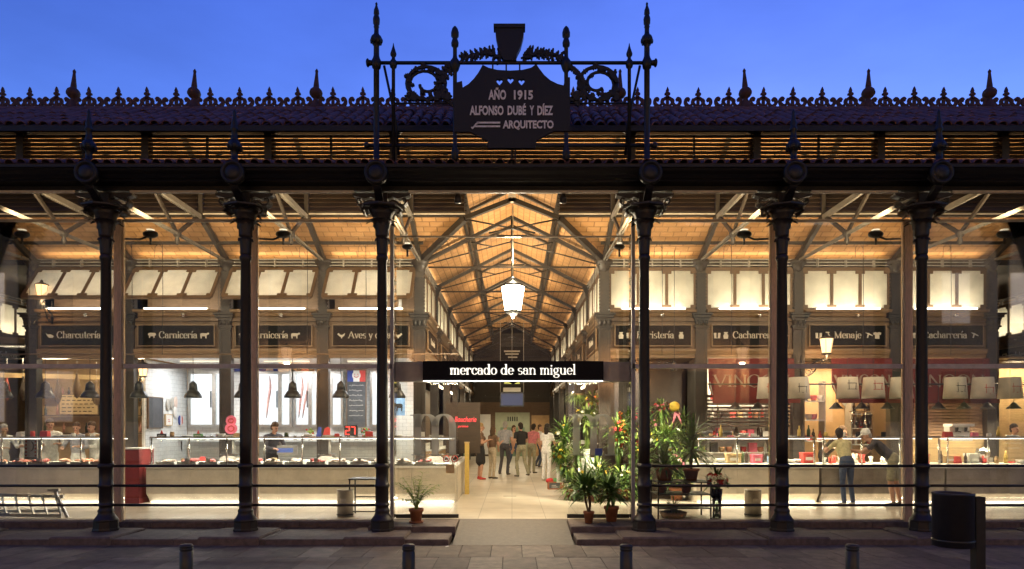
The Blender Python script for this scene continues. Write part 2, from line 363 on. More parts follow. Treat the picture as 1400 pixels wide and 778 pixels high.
# ---------------------------------------------------------------- serif lettering (drawn strokes, thick stems and thin hairlines)
def stem(x, y0, y1): return [(x, y0), (x, (y0 + y1) / 2), (x, y1)]
def G(ch):
    acc = {'í': 'i', 'é': 'e', 'Ç': 'C'}.get(ch)
    S = []; F = []; D = []; adv = .9
    c = acc or ch
    if c == 'a': S = [arc(.36, .3, .28, .3, 50, 330), arc(.36, .7, .27, .28, 160, 0) + [(.63, .4), (.63, .12), (.72, .02), (.82, .06)]]; adv = .88; D = [(.13, .76)]
    elif c == 'b': S = [stem(.16, 0, 1.6), arc(.48, .5, .32, .5, 180, -180)]; F = [(.1, 1.6, .12)]
    elif c == 'c': S = [arc(.43, .5, .35, .5, 40, 325)]; D = [(.68, .76)]; adv = .82
    elif c == 'd': S = [arc(.42, .5, .34, .5, 0, 360, 20), stem(.76, 0, 1.6)]; F = [(.68, 1.58, .13), (.84, 0, .12)]; adv = 1.0
    elif c == 'e': S = [arc(.43, .5, .35, .5, 0, 320), [(.08, .52), (.43, .52), (.78, .52)]]; adv = .86
    elif c == 'g': S = [arc(.38, .64, .27, .35, 0, 360, 18), [(.24, .32), (.16, .2), (.3, .1), (.6, .06), (.78, -.06), (.8, -.2)], arc(.44, -.24, .36, .24, 10, 370, 18), [(.6, .9), (.7, 1.02), (.82, 1.0)]]; adv = .9
    elif c == 'h': S = [stem(.18, 0, 1.6), arc(.48, .64, .3, .34, 180, 0) + [(.78, .3), (.78, 0)]]; F = [(.1, 1.58, .13), (.18, 0, .2), (.78, 0, .2)]; adv = 1.02
    elif c == 'i': S = [stem(.2, 0, 1)]; F = [(.13, .98, .13), (.2, 0, .2)]; adv = .44; D = [] if acc else [(.2, 1.35)]
    elif c == 'j': S = [stem(.28, 1, 0) + [(.26, -.25), (.12, -.38), (-.02, -.3)]]; F = [(.2, .98, .13)]; D = [(.28, 1.35)]; adv = .48
    elif c == 'l': S = [stem(.2, 0, 1.6)]; F = [(.13, 1.58, .13), (.2, 0, .2)]; adv = .44
    elif c == 'm': S = [stem(.18, 0, 1), arc(.43, .68, .25, .3, 180, 0) + [(.68, .3), (.68, 0)], arc(.93, .68, .25, .3, 180, 0) + [(1.18, .3), (1.18, 0)]]; F = [(.1, .98, .13), (.18, 0, .18), (.68, 0, .18), (1.18, 0, .18)]; adv = 1.42
    elif c == 'n': S = [stem(.18, 0, 1), arc(.48, .66, .3, .33, 180, 0) + [(.78, .3), (.78, 0)]]; F = [(.1, .98, .13), (.18, 0, .2), (.78, 0, .2)]; adv = 1.02
    elif c == 'o': S = [arc(.44, .5, .36, .5, 0, 360, 20)]; adv = .9
    elif c == 'r': S = [stem(.18, 0, 1), arc(.47, .68, .29, .3, 180, 50, 8)]; F = [(.1, .98, .13), (.18, 0, .2)]; D = [(.64, .86)]; adv = .76
    elif c == 's': S = [arc(.36, .74, .25, .25, 40, 250, 10) + arc(.36, .26, .28, .26, 70, -140, 10)]; adv = .74
    elif c == 't': S = [[(.26, 1.4), (.26, .9), (.26, .25), (.34, .04), (.5, .02), (.6, .12)], [(.04, .98), (.3, .98), (.56, .98)]]; adv = .62
    elif c == 'u': S = [[(.18, 1), (.18, .6), (.18, .34)] + arc(.46, .34, .28, .33, 180, 360), stem(.76, 1, 0)]; F = [(.1, .98, .13), (.68, .98, .13), (.84, 0, .12)]; adv = 1.0
    elif c == 'v': S = [[(.1, 1), (.28, .5), (.44, 0)], ([(.44, 0), (.6, .5), (.76, 1)], .3)]; F = [(.1, .98, .18), (.76, .98, .15)]; adv = .86
    elif c == 'y': S = [[(.1, 1), (.28, .5), (.46, 0)], ([(.78, 1), (.46, 0), (.34, -.36), (.16, -.46), (.04, -.36)], .35)]; F = [(.1, .98, .18), (.78, .98, .15)]; adv = .88
    elif c == 'z': S = [[(.08, .97), (.4, .97), (.72, .97)], [(.7, .97), (.4, .5), (.1, .03)], [(.08, .03), (.4, .03), (.74, .03)]]; adv = .82
    elif c == 'A': S = [([(.06, 0), (.36, .75), (.64, 1.48)], .35), [(.64, 1.48), (.92, .75), (1.2, 0)], [(.26, .5), (.6, .5), (.98, .5)]]; F = [(.06, 0, .18), (1.2, 0, .24)]; adv = 1.36
    elif c == 'C': S = [arc(.68, .74, .58, .74, 42, 322, 20)]; F = []; adv = 1.3; D = [(1.08, 1.12)]
    elif c == 'F': S = [stem(.24, 0, 1.46), [(.1, 1.46), (.5, 1.46), (.96, 1.46)], [(.24, .78), (.5, .78), (.72, .78)], ([(.96, 1.46), (.96, 1.1)], .5)]; F = [(.24, 0, .24)]; adv = 1.08
    elif c == 'M': S = [([(.18, 0), (.18, .7), (.18, 1.46)], .3), [(.18, 1.46), (.48, .7), (.78, 0)], ([(.78, 0), (1.08, .7), (1.38, 1.46)], .3), stem(1.38, 1.46, 0)]; F = [(.18, 0, .2), (1.38, 0, .22), (.12, 1.46, .14), (1.44, 1.46, .14)]; adv = 1.68
    elif c == 'S': S = [arc(.5, 1.1, .36, .37, 40, 250, 12) + arc(.5, .38, .4, .38, 70, -140, 12)]; adv = 1.04
    elif c == 'V': S = [[(.06, 1.46), (.34, .75), (.62, 0)], ([(.62, 0), (.9, .75), (1.16, 1.46)], .35)]; F = [(.06, 1.46, .2), (1.16, 1.46, .18)]; adv = 1.26
    elif c == 'I': S = [stem(.26, 0, 1.46)]; F = [(.26, 0, .22), (.26, 1.46, .22)]; adv = .56
    elif c == 'N': S = [([(.16, 0), (.16, 1.46)], .4), [(.16, 1.46), (.65, .7), (1.12, 0)], ([(1.12, 0), (1.12, 1.46)], .4)]; F = [(.16, 0, .18), (1.12, 1.46, .18)]; adv = 1.32
    elif c == 'O': S = [arc(.7, .73, .58, .74, 0, 360, 24)]; adv = 1.42
    else: adv = .5
    if acc == 'i': S = S + [([(.14, 1.25), (.4, 1.58)], .7)]
    if acc == 'e': S = S + [([(.34, 1.2), (.6, 1.5)], .7)]
    if acc == 'C': S = S + [([(.68, 0), (.7, -.12), (.82, -.2), (.74, -.34), (.56, -.36)], .5)]
    return S, F, D, adv
def word(mb, text, x, z, xh, d0, d1, st=.21, hair=.055, m=0, track=0.03, centre=None, fit=None, boldto=None, sign=1):
    tot = sum(G(ch)[3] + track for ch in text) * xh
    kx = 1.0
    if fit: kx = fit / tot; tot = fit
    cx = (centre - tot / 2) if centre is not None else x
    for i, ch in enumerate(text):
        S, F, D, adv = G(ch); s2 = st * (1.28 if boldto is not None and i < boldto else 1)
        X = lambda px: (cx + px * xh * kx) * sign
        for q in S:
            pts, mul = q if isinstance(q, tuple) else (q, 1)
            wf = lambda t, dx, dy, s2=s2, mul=mul: (hair + (s2 - hair) * abs(dy) ** 1.6 * mul) * xh
            mb.ribbon([(X(p[0]), z + p[1] * xh) for p in pts], wf, d0, d1, m)
        for (fx, fy, fh) in F:
            y0 = z + (fy - (hair if fy > .5 else 0)) * xh
            mb.bx(min(X(fx - fh), X(fx + fh)), max(X(fx - fh), X(fx + fh)), min(d0, d1), max(d0, d1), y0, y0 + hair * xh, m)
        for (fx, fy) in D: mb.prism([(X(fx) + math.cos(R(a)) * .13 * xh, z + (fy + math.sin(R(a)) * .13) * xh) for a in range(0, 360, 45)], d0, d1, 'y', m)
        cx += (adv + track) * xh * kx
    return tot
def textmesh(body, width, height, depth, bold=0., shear=0.):
    cu = bpy.data.curves.new('t', 'FONT'); cu.body = body; cu.extrude = depth; cu.offset = bold; cu.align_x = 'CENTER'; cu.resolution_u = 3; cu.shear = shear
    o = bpy.data.objects.new('t', cu); C.objects.link(o)
    me = bpy.data.meshes.new_from_object(o.evaluated_get(bpy.context.evaluated_depsgraph_get()))
    bpy.data.objects.remove(o)
    xs = [v.co.x for v in me.vertices]; ys = [v.co.y for v in me.vertices]
    x0, x1, y0, y1 = min(xs), max(xs), min(ys), max(ys)
    kx = width / (x1 - x0); ky = height / (y1 - y0) if height else kx
    for v in me.vertices: v.co = ((v.co.x - (x0 + x1) / 2) * kx, -v.co.z, (v.co.y - y0) * ky)
    return me
def shape2d(name, outer, holes, depth, material):      # filled outline with holes, in XZ, thickness along Y
    cu = bpy.data.curves.new('c', 'CURVE'); cu.dimensions = '2D'; cu.fill_mode = 'BOTH'; cu.extrude = depth / 2
    for pl in [outer] + holes:
        sp = cu.splines.new('POLY'); sp.points.add(len(pl) - 1); sp.use_cyclic_u = True
        for q, p in zip(sp.points, pl): q.co = (p[0], p[1], 0, 1)
    o = bpy.data.objects.new('c', cu); C.objects.link(o)
    me = bpy.data.meshes.new_from_object(o.evaluated_get(bpy.context.evaluated_depsgraph_get()))
    bpy.data.objects.remove(o); me.name = name
    for v in me.vertices: v.co = (v.co.x, -v.co.z, v.co.y)
    me.materials.clear(); me.materials.append(MATS[material]); return me

# ================================================================ ground, pavement, steps
FL = .19
g = MB().sheet([(-500, -500, -.05), (500, -500, -.05), (500, 500, -.05), (-500, 500, -.05)]).build('ground', 'asphalt'); tag(g, kind='structure')
pv = MB().bx(-16, 16, -9, -.64, -.04, -.008).build('pavement', 'joint'); tag(pv, kind='structure')
slab_me = []
for k, mm in enumerate(('paver', 'paver_b', 'paver_c')):
    b = MB(); x, y = .221, .47
    b.add([(-x, -y, -.02), (x, -y, -.02), (x, y, -.02), (-x, y, -.02), (-x, -y, -.003), (x, -y, -.003), (x, y, -.003), (-x, y, -.003), (-x + .004, -y + .004, 0), (x - .004, -y + .004, 0), (x - .004, y - .004, 0), (-x + .004, y - .004, 0)],
          [(0, 1, 5, 4), (1, 2, 6, 5), (2, 3, 7, 6), (3, 0, 4, 7), (4, 5, 9, 8), (5, 6, 10, 9), (6, 7, 11, 10), (7, 4, 8, 11), (8, 9, 10, 11)])
    slab_me.append(b.mesh('paving_slab', mm))
for r in range(5):
    for i in range(-22, 23):
        o = obj('paving_slab', random.choice(slab_me), pv, (i * .45 + (.1 if r % 2 else -.08), -.64 - .478 - r * .953, random.uniform(-.0025, .001)))
        o.rotation_euler = (random.uniform(-.002, .002), random.uniform(-.003, .003), 0)
def stones(name, x0, x1, y0, y1, z0, z1, pitch, parent):
    n = max(1, round((x1 - x0) / pitch)); wd = (x1 - x0) / n
    for i in range(n):
        b = MB(); a = x0 + i * wd + .004; c = x0 + (i + 1) * wd - .004; e = .012
        b.add([(a, y0, z0), (c, y0, z0), (c, y1, z0), (a, y1, z0), (a, y0, z1 - e), (c, y0, z1 - e), (c, y1, z1 - e), (a, y1, z1 - e), (a + e, y0 + e, z1), (c - e, y0 + e, z1), (c - e, y1, z1), (a + e, y1, z1)],
              [(3, 2, 1, 0), (0, 1, 5, 4), (1, 2, 6, 5), (2, 3, 7, 6), (3, 0, 4, 7), (4, 5, 9, 8), (5, 6, 10, 9), (6, 7, 11, 10), (7, 4, 8, 11), (8, 9, 10, 11)])
        o = b.build(name, 'granite', parent); o.location.z = random.uniform(-.002, .002)
for sgn in (-1, 1):
    st = MB().bx(min(sgn * 1.0, sgn * 15), max(sgn * 1.0, sgn * 15), -.62, .9, -.03, .075).build('front_steps', 'joint'); tag(st, kind='structure')
    a0, a1 = (-15, -.97) if sgn < 0 else (.99, 15)
    stones('step_stone', a0, a1, -.65, -.05, -.02, .09, 1.45, st)
    stones('step_stone', a0, a1, -.045, .54, -.02, .088, 1.45, st)
    b0, b1 = (-15, -2.36) if sgn < 0 else (2.36, 15)
    stones('step_stone', b0, b1, .545, .92, .02, FL - .004, 1.3, st)
    c0, c1 = (-2.35, -.92) if sgn < 0 else (.96, 2.35)
    stones('step_stone', c0, c1, .03, .92, .02, FL - .002, .75, st)
fl = MB().bx(-18, 18, .925, 34, -.04, FL).build('market_floor', 'floor_tile'); tag(fl, kind='structure')
rp = MB().add([(-.915, -.655, .002), (.95, -.655, .002), (.95, .923, FL - .003), (-.915, .923, FL - .003), (-.915, -.655, -.03), (.95, -.655, -.03), (.95, .923, -.03), (-.915, .923, -.03)],
              [(0, 1, 2, 3), (4, 0, 3, 7), (1, 5, 6, 2), (0, 4, 5, 1), (2, 6, 7, 3)]).build('entrance_ramp', 'ramp_stone'); tag(rp, kind='structure')
gm = MB(); gm.bx(-.2, .1, 4.72, 4.84, FL - .02, FL + .004)
tag(gm.build('floor_drain', 'counter_kick', None), 'small rectangular metal drain cover set in the aisle floor', 'drain')

# ================================================================ the hall
hall = thing('market_hall', 'iron and glass covered market hall with tiled roof, louvres and slender columns', 'building')
COLX = [-8.86, -6.60, -4.33, -2.11, 2.15, 4.39, 6.66, 8.9]
def acanthus(mb, ang, r0, z0, h, out, wd, m=0, c=(0, 0)):
    n = 6; vs_ = []; ca, sa = math.cos(ang), math.sin(ang)
    for i in range(n + 1):
        t = i / n; r = r0 + out * t ** 2.2; z = z0 + h * math.sin(min(1, t * 1.15) * PI / 2) - (h * .22 * max(0, t - .75) / .25)
        hw = wd * (.55 + .6 * math.sin(t * PI * .85)) * (1 - .75 * max(0, t - .7) / .3) * .5
        for sx, dr in ((-1, -.012), (0, .012), (1, -.012)):
            rr = r + dr; vs_.append((c[0] + rr * ca - sx * hw * sa, c[1] + rr * sa + sx * hw * ca, z))
    fs_ = []
    for i in range(n):
        for j in range(2): q = i * 3 + j; fs_.append((q, q + 1, q + 4, q + 3))
    mb.add(vs_, fs_, m, True)
def make_column():
    c = part('column', hall)
    b = MB(); b.lathe([(.19, 0), (.19, .15)], 8, (0, 0, .13), 0, False); b.lathe([(.2, .01), (.205, .03), (.2, .05)], 8, (0, 0, .12), 0, False)
    b.lathe([(.185, .28), (.18, .31), (.165, .33), (.13, .38), (.115, .42), (.122, .44), (.122, .46), (.105, .48), (.1, .52), (.118, .53), (.123, .545), (.118, .56), (.1, .57), (.104, .60),
             (.102, .82), (.118, .835), (.122, .855), (.118, .875), (.102, .89), (.102, 1.13), (.122, 1.15), (.127, 1.175), (.122, 1.2), (.098, 1.22)], 20)
    b.build('column_base', 'iron', c)
    s = MB(); s.lathe([(.094, 1.21), (.092, 1.6), (.077, 4.5), (.092, 4.52), (.097, 4.55), (.092, 4.58), (.077, 4.6), (.077, 4.9)], 20); s.build('column_shaft', 'iron', c)
    k = MB(); k.lathe([(.08, 4.6), (.09, 4.62), (.083, 4.66), (.078, 4.88), (.105, 4.9), (.11, 4.92), (.1, 4.95), (.125, 5.1), (.17, 5.25), (.22, 5.33)], 16)
    for i in range(10): acanthus(k, i * PI / 5, .077, 4.62, .27, .04, .055)
    for i in range(8): acanthus(k, i * PI / 4, .10, 4.93, .24, .16, .13)
    for i in range(8): acanthus(k, (i + .5) * PI / 4, .12, 5.02, .33, .24, .14)
    k.lathe([(.34, 5.33), (.36, 5.345), (.36, 5.37), (.3, 5.385)], 8, sm=False)
    k.bx(-.1, .1, -.1, .1, 5.375, 5.585)
    k.build('capital', 'iron', c)
    for sx in (-1, 1):
        b = MB(); cv = smoothpath([(sx * .1, 5.40), (sx * .17, 5.46), (sx * .25, 5.44), (sx * .30, 5.40), (sx * .36, 5.40), (sx * .4, 5.45), (sx * .38, 5.50), (sx * .33, 5.49)], 5)
        b.ribbon(cv, lambda t, dx, dy: .035 * (1 - .4 * t), -.08, .08)
        b.prism([(sx * .1, 5.585), (sx * .47, 5.585), (sx * .46, 5.55), (sx * .38, 5.53), (sx * .26, 5.50), (sx * .18, 5.53), (sx * .1, 5.5)], -.075, .075)
        cv = smoothpath([(sx * .1, 5.39), (sx * .18, 5.33), (sx * .28, 5.33), (sx * .3, 5.28), (sx * .26, 5.25)], 4)
        b.ribbon(cv, lambda t, dx, dy: .03, -.1, .1)
        b.build('scroll_bracket', 'iron', c)
    fb = MB(); fb.ribbon(smoothpath([(-.1, 5.38), (-.22, 5.42), (-.32, 5.5), (-.42, 5.56), (-.46, 5.66)], 4), lambda t, dx, dy: .05, -.06, .06, 0, 'x')
    fb.build('front_bracket', 'iron_dark', c)
    md = MB(); md.lathe([(.02, -.07), (.08, -.065), (.11, -.045), (.125, -.02), (.13, -.04), (.155, -.06), (.18, -.045), (.185, 0), (.185, .05)], 24, (0, -.5, 5.76), ax='y')
    for i in range(0): a = i * PI / 8; md.ball((.19 * math.cos(a), -.53, 5.76 + .19 * math.sin(a)), (.038, .03, .038), 6, 4)
    md.build('medallion', 'iron_dark', c)
    fi = MB(); fi.lathe([(.075, 5.93), (.075, 5.97), (.05, 5.99), (.05, 6.1), (.06, 6.11), (.095, 6.15), (.105, 6.2), (.085, 6.25), (.05, 6.28), (.06, 6.3), (.045, 6.33), (.042, 6.42), (.06, 6.44), (.055, 6.47), (.04, 6.5), (.05, 6.54), (.035, 6.6), (.022, 6.68), (.028, 6.72), (.002, 6.78)], 14, (0, -.45, 0))
    for i in range(8): a = i * PI / 4; fi.ball((.1 * math.cos(a), -.45 + .1 * math.sin(a), 6.17), (.022, .022, .05), 5, 4)
    fi.build('column_finial', 'iron_dark', c)
    pl = MB(); pl.add([(-.47, -.68, -.02), (.47, -.68, -.02), (.47, .3, -.02), (-.47, .3, -.02), (-.47, -.68, .105), (.47, -.68, .105), (.47, .3, .105), (-.47, .3, .105), (-.45, -.66, .13), (.45, -.66, .13), (.45, .28, .13), (-.45, .28, .13)],
                      [(0, 1, 5, 4), (1, 2, 6, 5), (2, 3, 7, 6), (3, 0, 4, 7), (4, 5, 9, 8), (5, 6, 10, 9), (6, 7, 11, 10), (7, 4, 8, 11), (8, 9, 10, 11)])
    pl.build('stone_footing', 'granite', c)
    return c
col0 = make_column(); col0.location = (COLX[0], 0, 0)
for x in COLX[1:]:
    cc = copy_tree(col0, hall, (x, 0, 0))
    if abs(x) < 3:
        for ch in list(KIDS(cc)):
            if ch.name.startswith('column_finial'): bpy.data.objects.remove(ch)

# lintel, cornice, lower roof
lt = part('lintel', hall)
MB().bx(-13, 13, -.07, .07, 5.625, 5.83).build('lintel_web', 'iron_dark', lt)
for a, c_ in zip([-12] + COLX, COLX + [12]):
    MB().bx(a + .44, c_ - .44, -.10, -.05, 5.588, 5.622).build('lintel_flange', 'cream_paint', lt)  # pale colour stands in for light along the lintel's lower edge
co = MB(); prof = [(-.02, 5.70), (-.30, 5.70), (-.32, 5.72), (-.36, 5.73), (-.40, 5.77), (-.48, 5.80), (-.50, 5.83), (-.53, 5.84), (-.53, 5.875), (-.49, 5.88), (-.02, 5.90)]
co.prism(prof, -13, 13, 'x'); co.build('cornice', 'iron_dark', hall)
for i in range(-5, 6): pass
lr = part('lower_roof', hall)
b = MB(); b.prism([(-.5, 5.87), (-.5, 5.90), (1.3, 6.53), (1.3, 6.48)], -13, 13, 'x'); b.build('roof_deck', 'wood_dark', lr)
b = MB()
def covertile(mb, x, y, z, L, r, slope, m=0):
    n = 6; vs_ = []
    for (t, rr) in ((0, r), (1, r * .82)):
        for i in range(n + 1):
            a = PI * i / n; vs_.append((x + rr * math.cos(a), y + t * L * math.cos(slope) - rr * math.sin(a) * math.sin(slope), z + t * L * math.sin(slope) + rr * math.sin(a) * math.cos(slope) * .8))
    mb.add(vs_, [(i, i + 1, n + 2 + i, n + 1 + i) for i in range(n)], m, True)
    mb.add([(x + rr_ * math.cos(PI * i / n), y - rr_ * math.sin(PI * i / n) * math.sin(slope), z + rr_ * math.sin(PI * i / n) * math.cos(slope) * .8) for rr_ in (r, r * .8) for i in range(n + 1)], [(i + 1, i, n + 1 + i, n + 2 + i) for i in range(n)], m)
sl = math.atan2(.63, 1.8)
for k in range(5):
    for i in range(-52, 53): covertile(b, i * .19, -.53 + k * .36 * math.cos(sl), 5.895 + k * .36 * math.sin(sl) + random.uniform(0, .008), .40, .075, sl)
tag(b.build('lower_tiles', 'roof_tile', lr), kind='stuff')

# louvred lantern over the front aisle
LV = [-11.1, -8.88, -6.62, -4.40, -2.14, 2.16, 4.42, 6.66, 8.9, 11.14]
lv = part('front_louvre', hall)
for x in LV:
    b = MB(); b.bx(x - .065, x + .065, 1.2, 1.33, 6.45, 7.2); b.prism([(x - .16, 7.2), (x + .16, 7.2), (x + .15, 7.17), (x + .07, 7.1), (x - .07, 7.1), (x - .15, 7.17)], 1.19, 1.32); b.build('louvre_post', 'iron_inside', lv)
mids = [(a + c_) / 2 for a, c_ in zip(LV, LV[1:])]
for x in mids: MB().bx(x - .02, x + .02, 1.225, 1.26, 6.5, 7.06).build('louvre_mullion', 'iron_dark', lv)
MB().bx(-12, 12, 1.2, 1.32, 7.19, 7.28).build('louvre_head', 'iron_dark', lv)
def slatmesh(L):
    b = MB(); b.prism([(-.045, -.041), (-.037, -.047), (.045, .0385), (.037, .0445)], -L / 2, L / 2, 'x'); return b.mesh('louvre_slat', 'wood_dark')
s1 = slatmesh(2.11); s2 = slatmesh(4.17)
for a, c_ in zip(LV, LV[1:]):
    me = s2 if c_ - a > 3 else s1
    for k in range(8):
        o = obj('louvre_slat', me, lv, ((a + c_) / 2, 1.265, 6.555 + k * .0735)); o.scale.x = (c_ - a - .13) / (4.17 if me is s2 else 2.11)
        o.rotation_euler = (random.uniform(-.03, .03), random.uniform(-.0015, .0015), 0)
bl = part('back_louvre', hall)
me = MB(); me.prism([(-.07, -.06), (-.06, -.068), (.07, .06), (.06, .068)], -5.5, 5.5, 'x'); me = me.mesh('louvre_slat', 'wood_dark')
for sx in (-1, 1):
    for k in range(8): obj('louvre_slat', me, bl, (sx * 6.52, 3.5, 6.46 + k * .092))
    MB().bx(min(sx * 1.0, sx * 12), max(sx * 1.0, sx * 12), 3.45, 3.56, 6.30, 6.40).build('louvre_sill', 'iron_inside', bl)
    MB().bx(min(sx * 1.0, sx * 12), max(sx * 1.0, sx * 12), 3.42, 3.444, 6.325, 6.352).build('sill_moulding', 'cream_paint', bl)

# lantern roof with eave tiles, ridge cresting and ridge finials
ro = part('lantern_roof', hall)
sl2 = math.atan2(.95, 1.5)
b = MB(); b.prism([(.88, 7.02), (.88, 7.08), (2.38, 8.03), (3.88, 7.08), (3.88, 7.02), (2.38, 7.95)], -13, 13, 'x'); b.build('roof_deck', 'wood_dark', ro)
MB().bx(-13, 13, .84, .90, 6.99, 7.085).build('eave_gutter', 'iron_dark', ro)
tb = MB(); covertile(tb, 0, 0, 0, .42, .085, sl2); tile_me = tb.mesh('roof_tile', 'roof_tile')
for i in range(-55, 56):
    o = obj('roof_tile', tile_me, ro, (i * .195, .84 + random.uniform(-.02, .02), 7.085 + random.uniform(0, .012))); o.rotation_euler = (0, random.uniform(-.05, .05), random.uniform(-.04, .04))
b = MB()
for k in range(1, 5):
    for i in range(-62, 63): covertile(b, i * .195 + random.uniform(-.01, .01), .84 + k * .33 * math.cos(sl2) + random.uniform(-.02, .02), 7.085 + k * .33 * math.sin(sl2) + random.uniform(0, .018), .40, .085, sl2)
    for i in range(-62, 63, 1): pass
b.prism([(.9, 7.10), (2.36, 8.03), (2.36, 8.02), (.9, 7.088)], -12.4, 12.4, 'x')
tag(b.build('upper_tiles', 'roof_tile', ro), kind='stuff')
b = MB(); b.prism([(2.22, 7.95), (2.25, 8.06), (2.30, 8.10), (2.46, 8.10), (2.51, 8.06), (2.54, 7.95)], -13, 13, 'x'); b.build('ridge_cap', 'roof_tile', ro)
# crest motif: fleur between two curls
cr = MB(); d0, d1 = -.02, .02
cw = lambda a_, e_: (lambda t, dx, dy: a_ + (e_ - a_) * t)
cr.ribbon([(0, 0), (0, .15), (0, .26)], cw(.06, .045), d0, d1)
cr.prism([(0, .40), (-.028, .33), (-.02, .30), (-.05, .28), (-.05, .25), (-.018, .245), (0, .2), (.018, .245), (.05, .25), (.05, .28), (.02, .30), (.028, .33)], d0 - .003, d1 + .003)
for sx in (-1, 1):
    cr.ribbon(smoothpath([(sx * .01, .2), (sx * .07, .16), (sx * .10, .09), (sx * .15, .03)], 4), cw(.055, .045), d0, d1)
    cr.ribbon(smoothpath([(sx * .03, .03), (sx * .07, .08), (sx * .10, .12), (sx * .09, .16)], 4), cw(.04, .055), d0 + .002, d1 - .002)
    cr.ribbon(smoothpath([(sx * .14, .03), (sx * .19, .05), (sx * .225, .10), (sx * .22, .16), (sx * .185, .18), (sx * .165, .15)], 4), cw(.065, .05), d0 - .002, d1 + .002)
    cr.ball((sx * .172, 0, .145), (.024, .02, .024), 8, 5); cr.ball((sx * .088, 0, .17), (.025, .02, .025), 8, 5)
cr.prism([(-.245, 0), (.245, 0), (.245, .035), (-.245, .035)], d0 - .004, d1 + .004)
cme = cr.mesh('ridge_crest', 'crest')
FX = [-10.9, -8.68, -6.29, -3.88, -1.42, 2.12, 4.62, 7.03, 9.43, 11.8]
fb = MB(); fb.lathe([(.13, 0), (.115, .06), (.10, .10), (.075, .17), (.05, .24), (.06, .26), (.10, .29), (.135, .34), (.14, .385), (.12, .44), (.075, .485), (.055, .50), (.062, .52), (.045, .66), (.028, .82), (.03, .84), (.036, .865), (.022, .89), (.004, .92)], 14)
fme = fb.mesh('ridge_finial', 'crest')
for i, x in enumerate(FX):
    o = obj('ridge_finial', fme, ro, (x, 2.38, 8.06)); o.rotation_euler = (0, random.uniform(-.05, .05), random.random()); o.scale = (.92, .92, .90)
for a, c_ in zip(FX, FX[1:]):
    n = round((c_ - a - .14) / .53); st_ = (c_ - a - .10) / n
    for k in range(n):
        o = obj('ridge_crest', cme, ro, (a + .05 + (k + .5) * st_, 2.38, 8.095 + random.uniform(-.006, .006))); o.scale.z = 1.06; o.scale.x = min(1.1, st_ / .5); o.rotation_euler = (0, random.uniform(-.03, .03), 0)

# tiled vaults seen from below
def slab(mb, poly, th, m=0):
    k = len(poly); top = [(p[0], p[1], p[2] + th) for p in poly]
    mb.add(list(poly) + top, [tuple(range(k - 1, -1, -1)), tuple(range(k, 2 * k))] + [(i, (i + 1) % k, (i + 1) % k + k, i + k) for i in range(k)], m)
ce = part('vaulted_ceiling', hall)
for sx in (-1, 1):
    b = MB(); slab(b, [(sx * 16, 4.95, 5.72), (sx * 2.2, 4.95, 5.72), (sx * 1.0, 3.52, 6.37), (sx * 16, 3.52, 6.37)], .06); b.build('aisle_vault', 'ceiling_tile', ce)
    b = MB(); slab(b, [(sx * 2.35, 4.9, 5.66), (sx * 1.0, 3.6, 6.32), (sx * 1.0, 27, 6.32), (sx * 2.35, 27, 5.66)], .06); b.build('nave_vault', 'ceiling_tile_nave', ce)
    b = MB(); slab(b, [(sx * 1.3, 3.45, 6.83), (0, 3.45, 7.36), (0, 27, 7.36), (sx * 1.3, 27, 6.83)], .05); b.build('nave_lantern_vault', 'ceiling_tile_nave', ce)
    b = MB(); b.bx(min(sx * 1.0, sx * 1.06), max(sx * 1.0, sx * 1.06), 3.58, 27, 6.22, 6.42); 
    for k in range(5): b.bx(min(sx * .98, sx * 1.1), max(sx * .98, sx * 1.1), 3.58, 27, 6.44 + k * .09, 6.46 + k * .09)
    b.bx(min(sx * 1.1, sx * 1.13), max(sx * 1.1, sx * 1.13), 3.58, 27, 6.40, 6.9)
    b.build('nave_girder', 'iron_inside', ce)
b = MB(); slab(b, [(-13, 3.75, 7.0), (13, 3.75, 7.0), (13, 2.38, 7.88), (-13, 2.38, 7.88)], .05); b.build('lantern_vault', 'ceiling_tile', ce)
b = MB(); slab(b, [(-13, 1.3, 7.2), (13, 1.3, 7.2), (13, 2.38, 7.88), (-13, 2.38, 7.88)], .05); b.build('lantern_vault', 'ceiling_tile', ce)
# remaining envelope of the hall: roof over the stalls, end and side walls
rf = MB()
for sx in (-1, 1):
    rf.bx(min(sx * 2.36, sx * 18), max(sx * 2.36, sx * 18), 4.96, 34, 6.35, 6.5)
    rf.bx(min(sx * 1.14, sx * 2.4), max(sx * 1.14, sx * 2.4), 4.96, 34, 6.95, 7.0)
rf.build('stall_roof', 'iron_inside', hall)
MB().bx(-18, 18, 34, 34.2, 0, 8).build('rear_wall', 'dark_wall', hall)
MB().bx(-2.3, 2.3, 27.02, 27.15, 5.5, 7.5).build('gable_wall', 'dark_wall', hall)
for sx in (-1, 1): MB().bx(min(sx * 17.8, sx * 18), max(sx * 17.8, sx * 18), 1, 34, 0, 6.6).build('side_wall', 'warm_wall', hall)

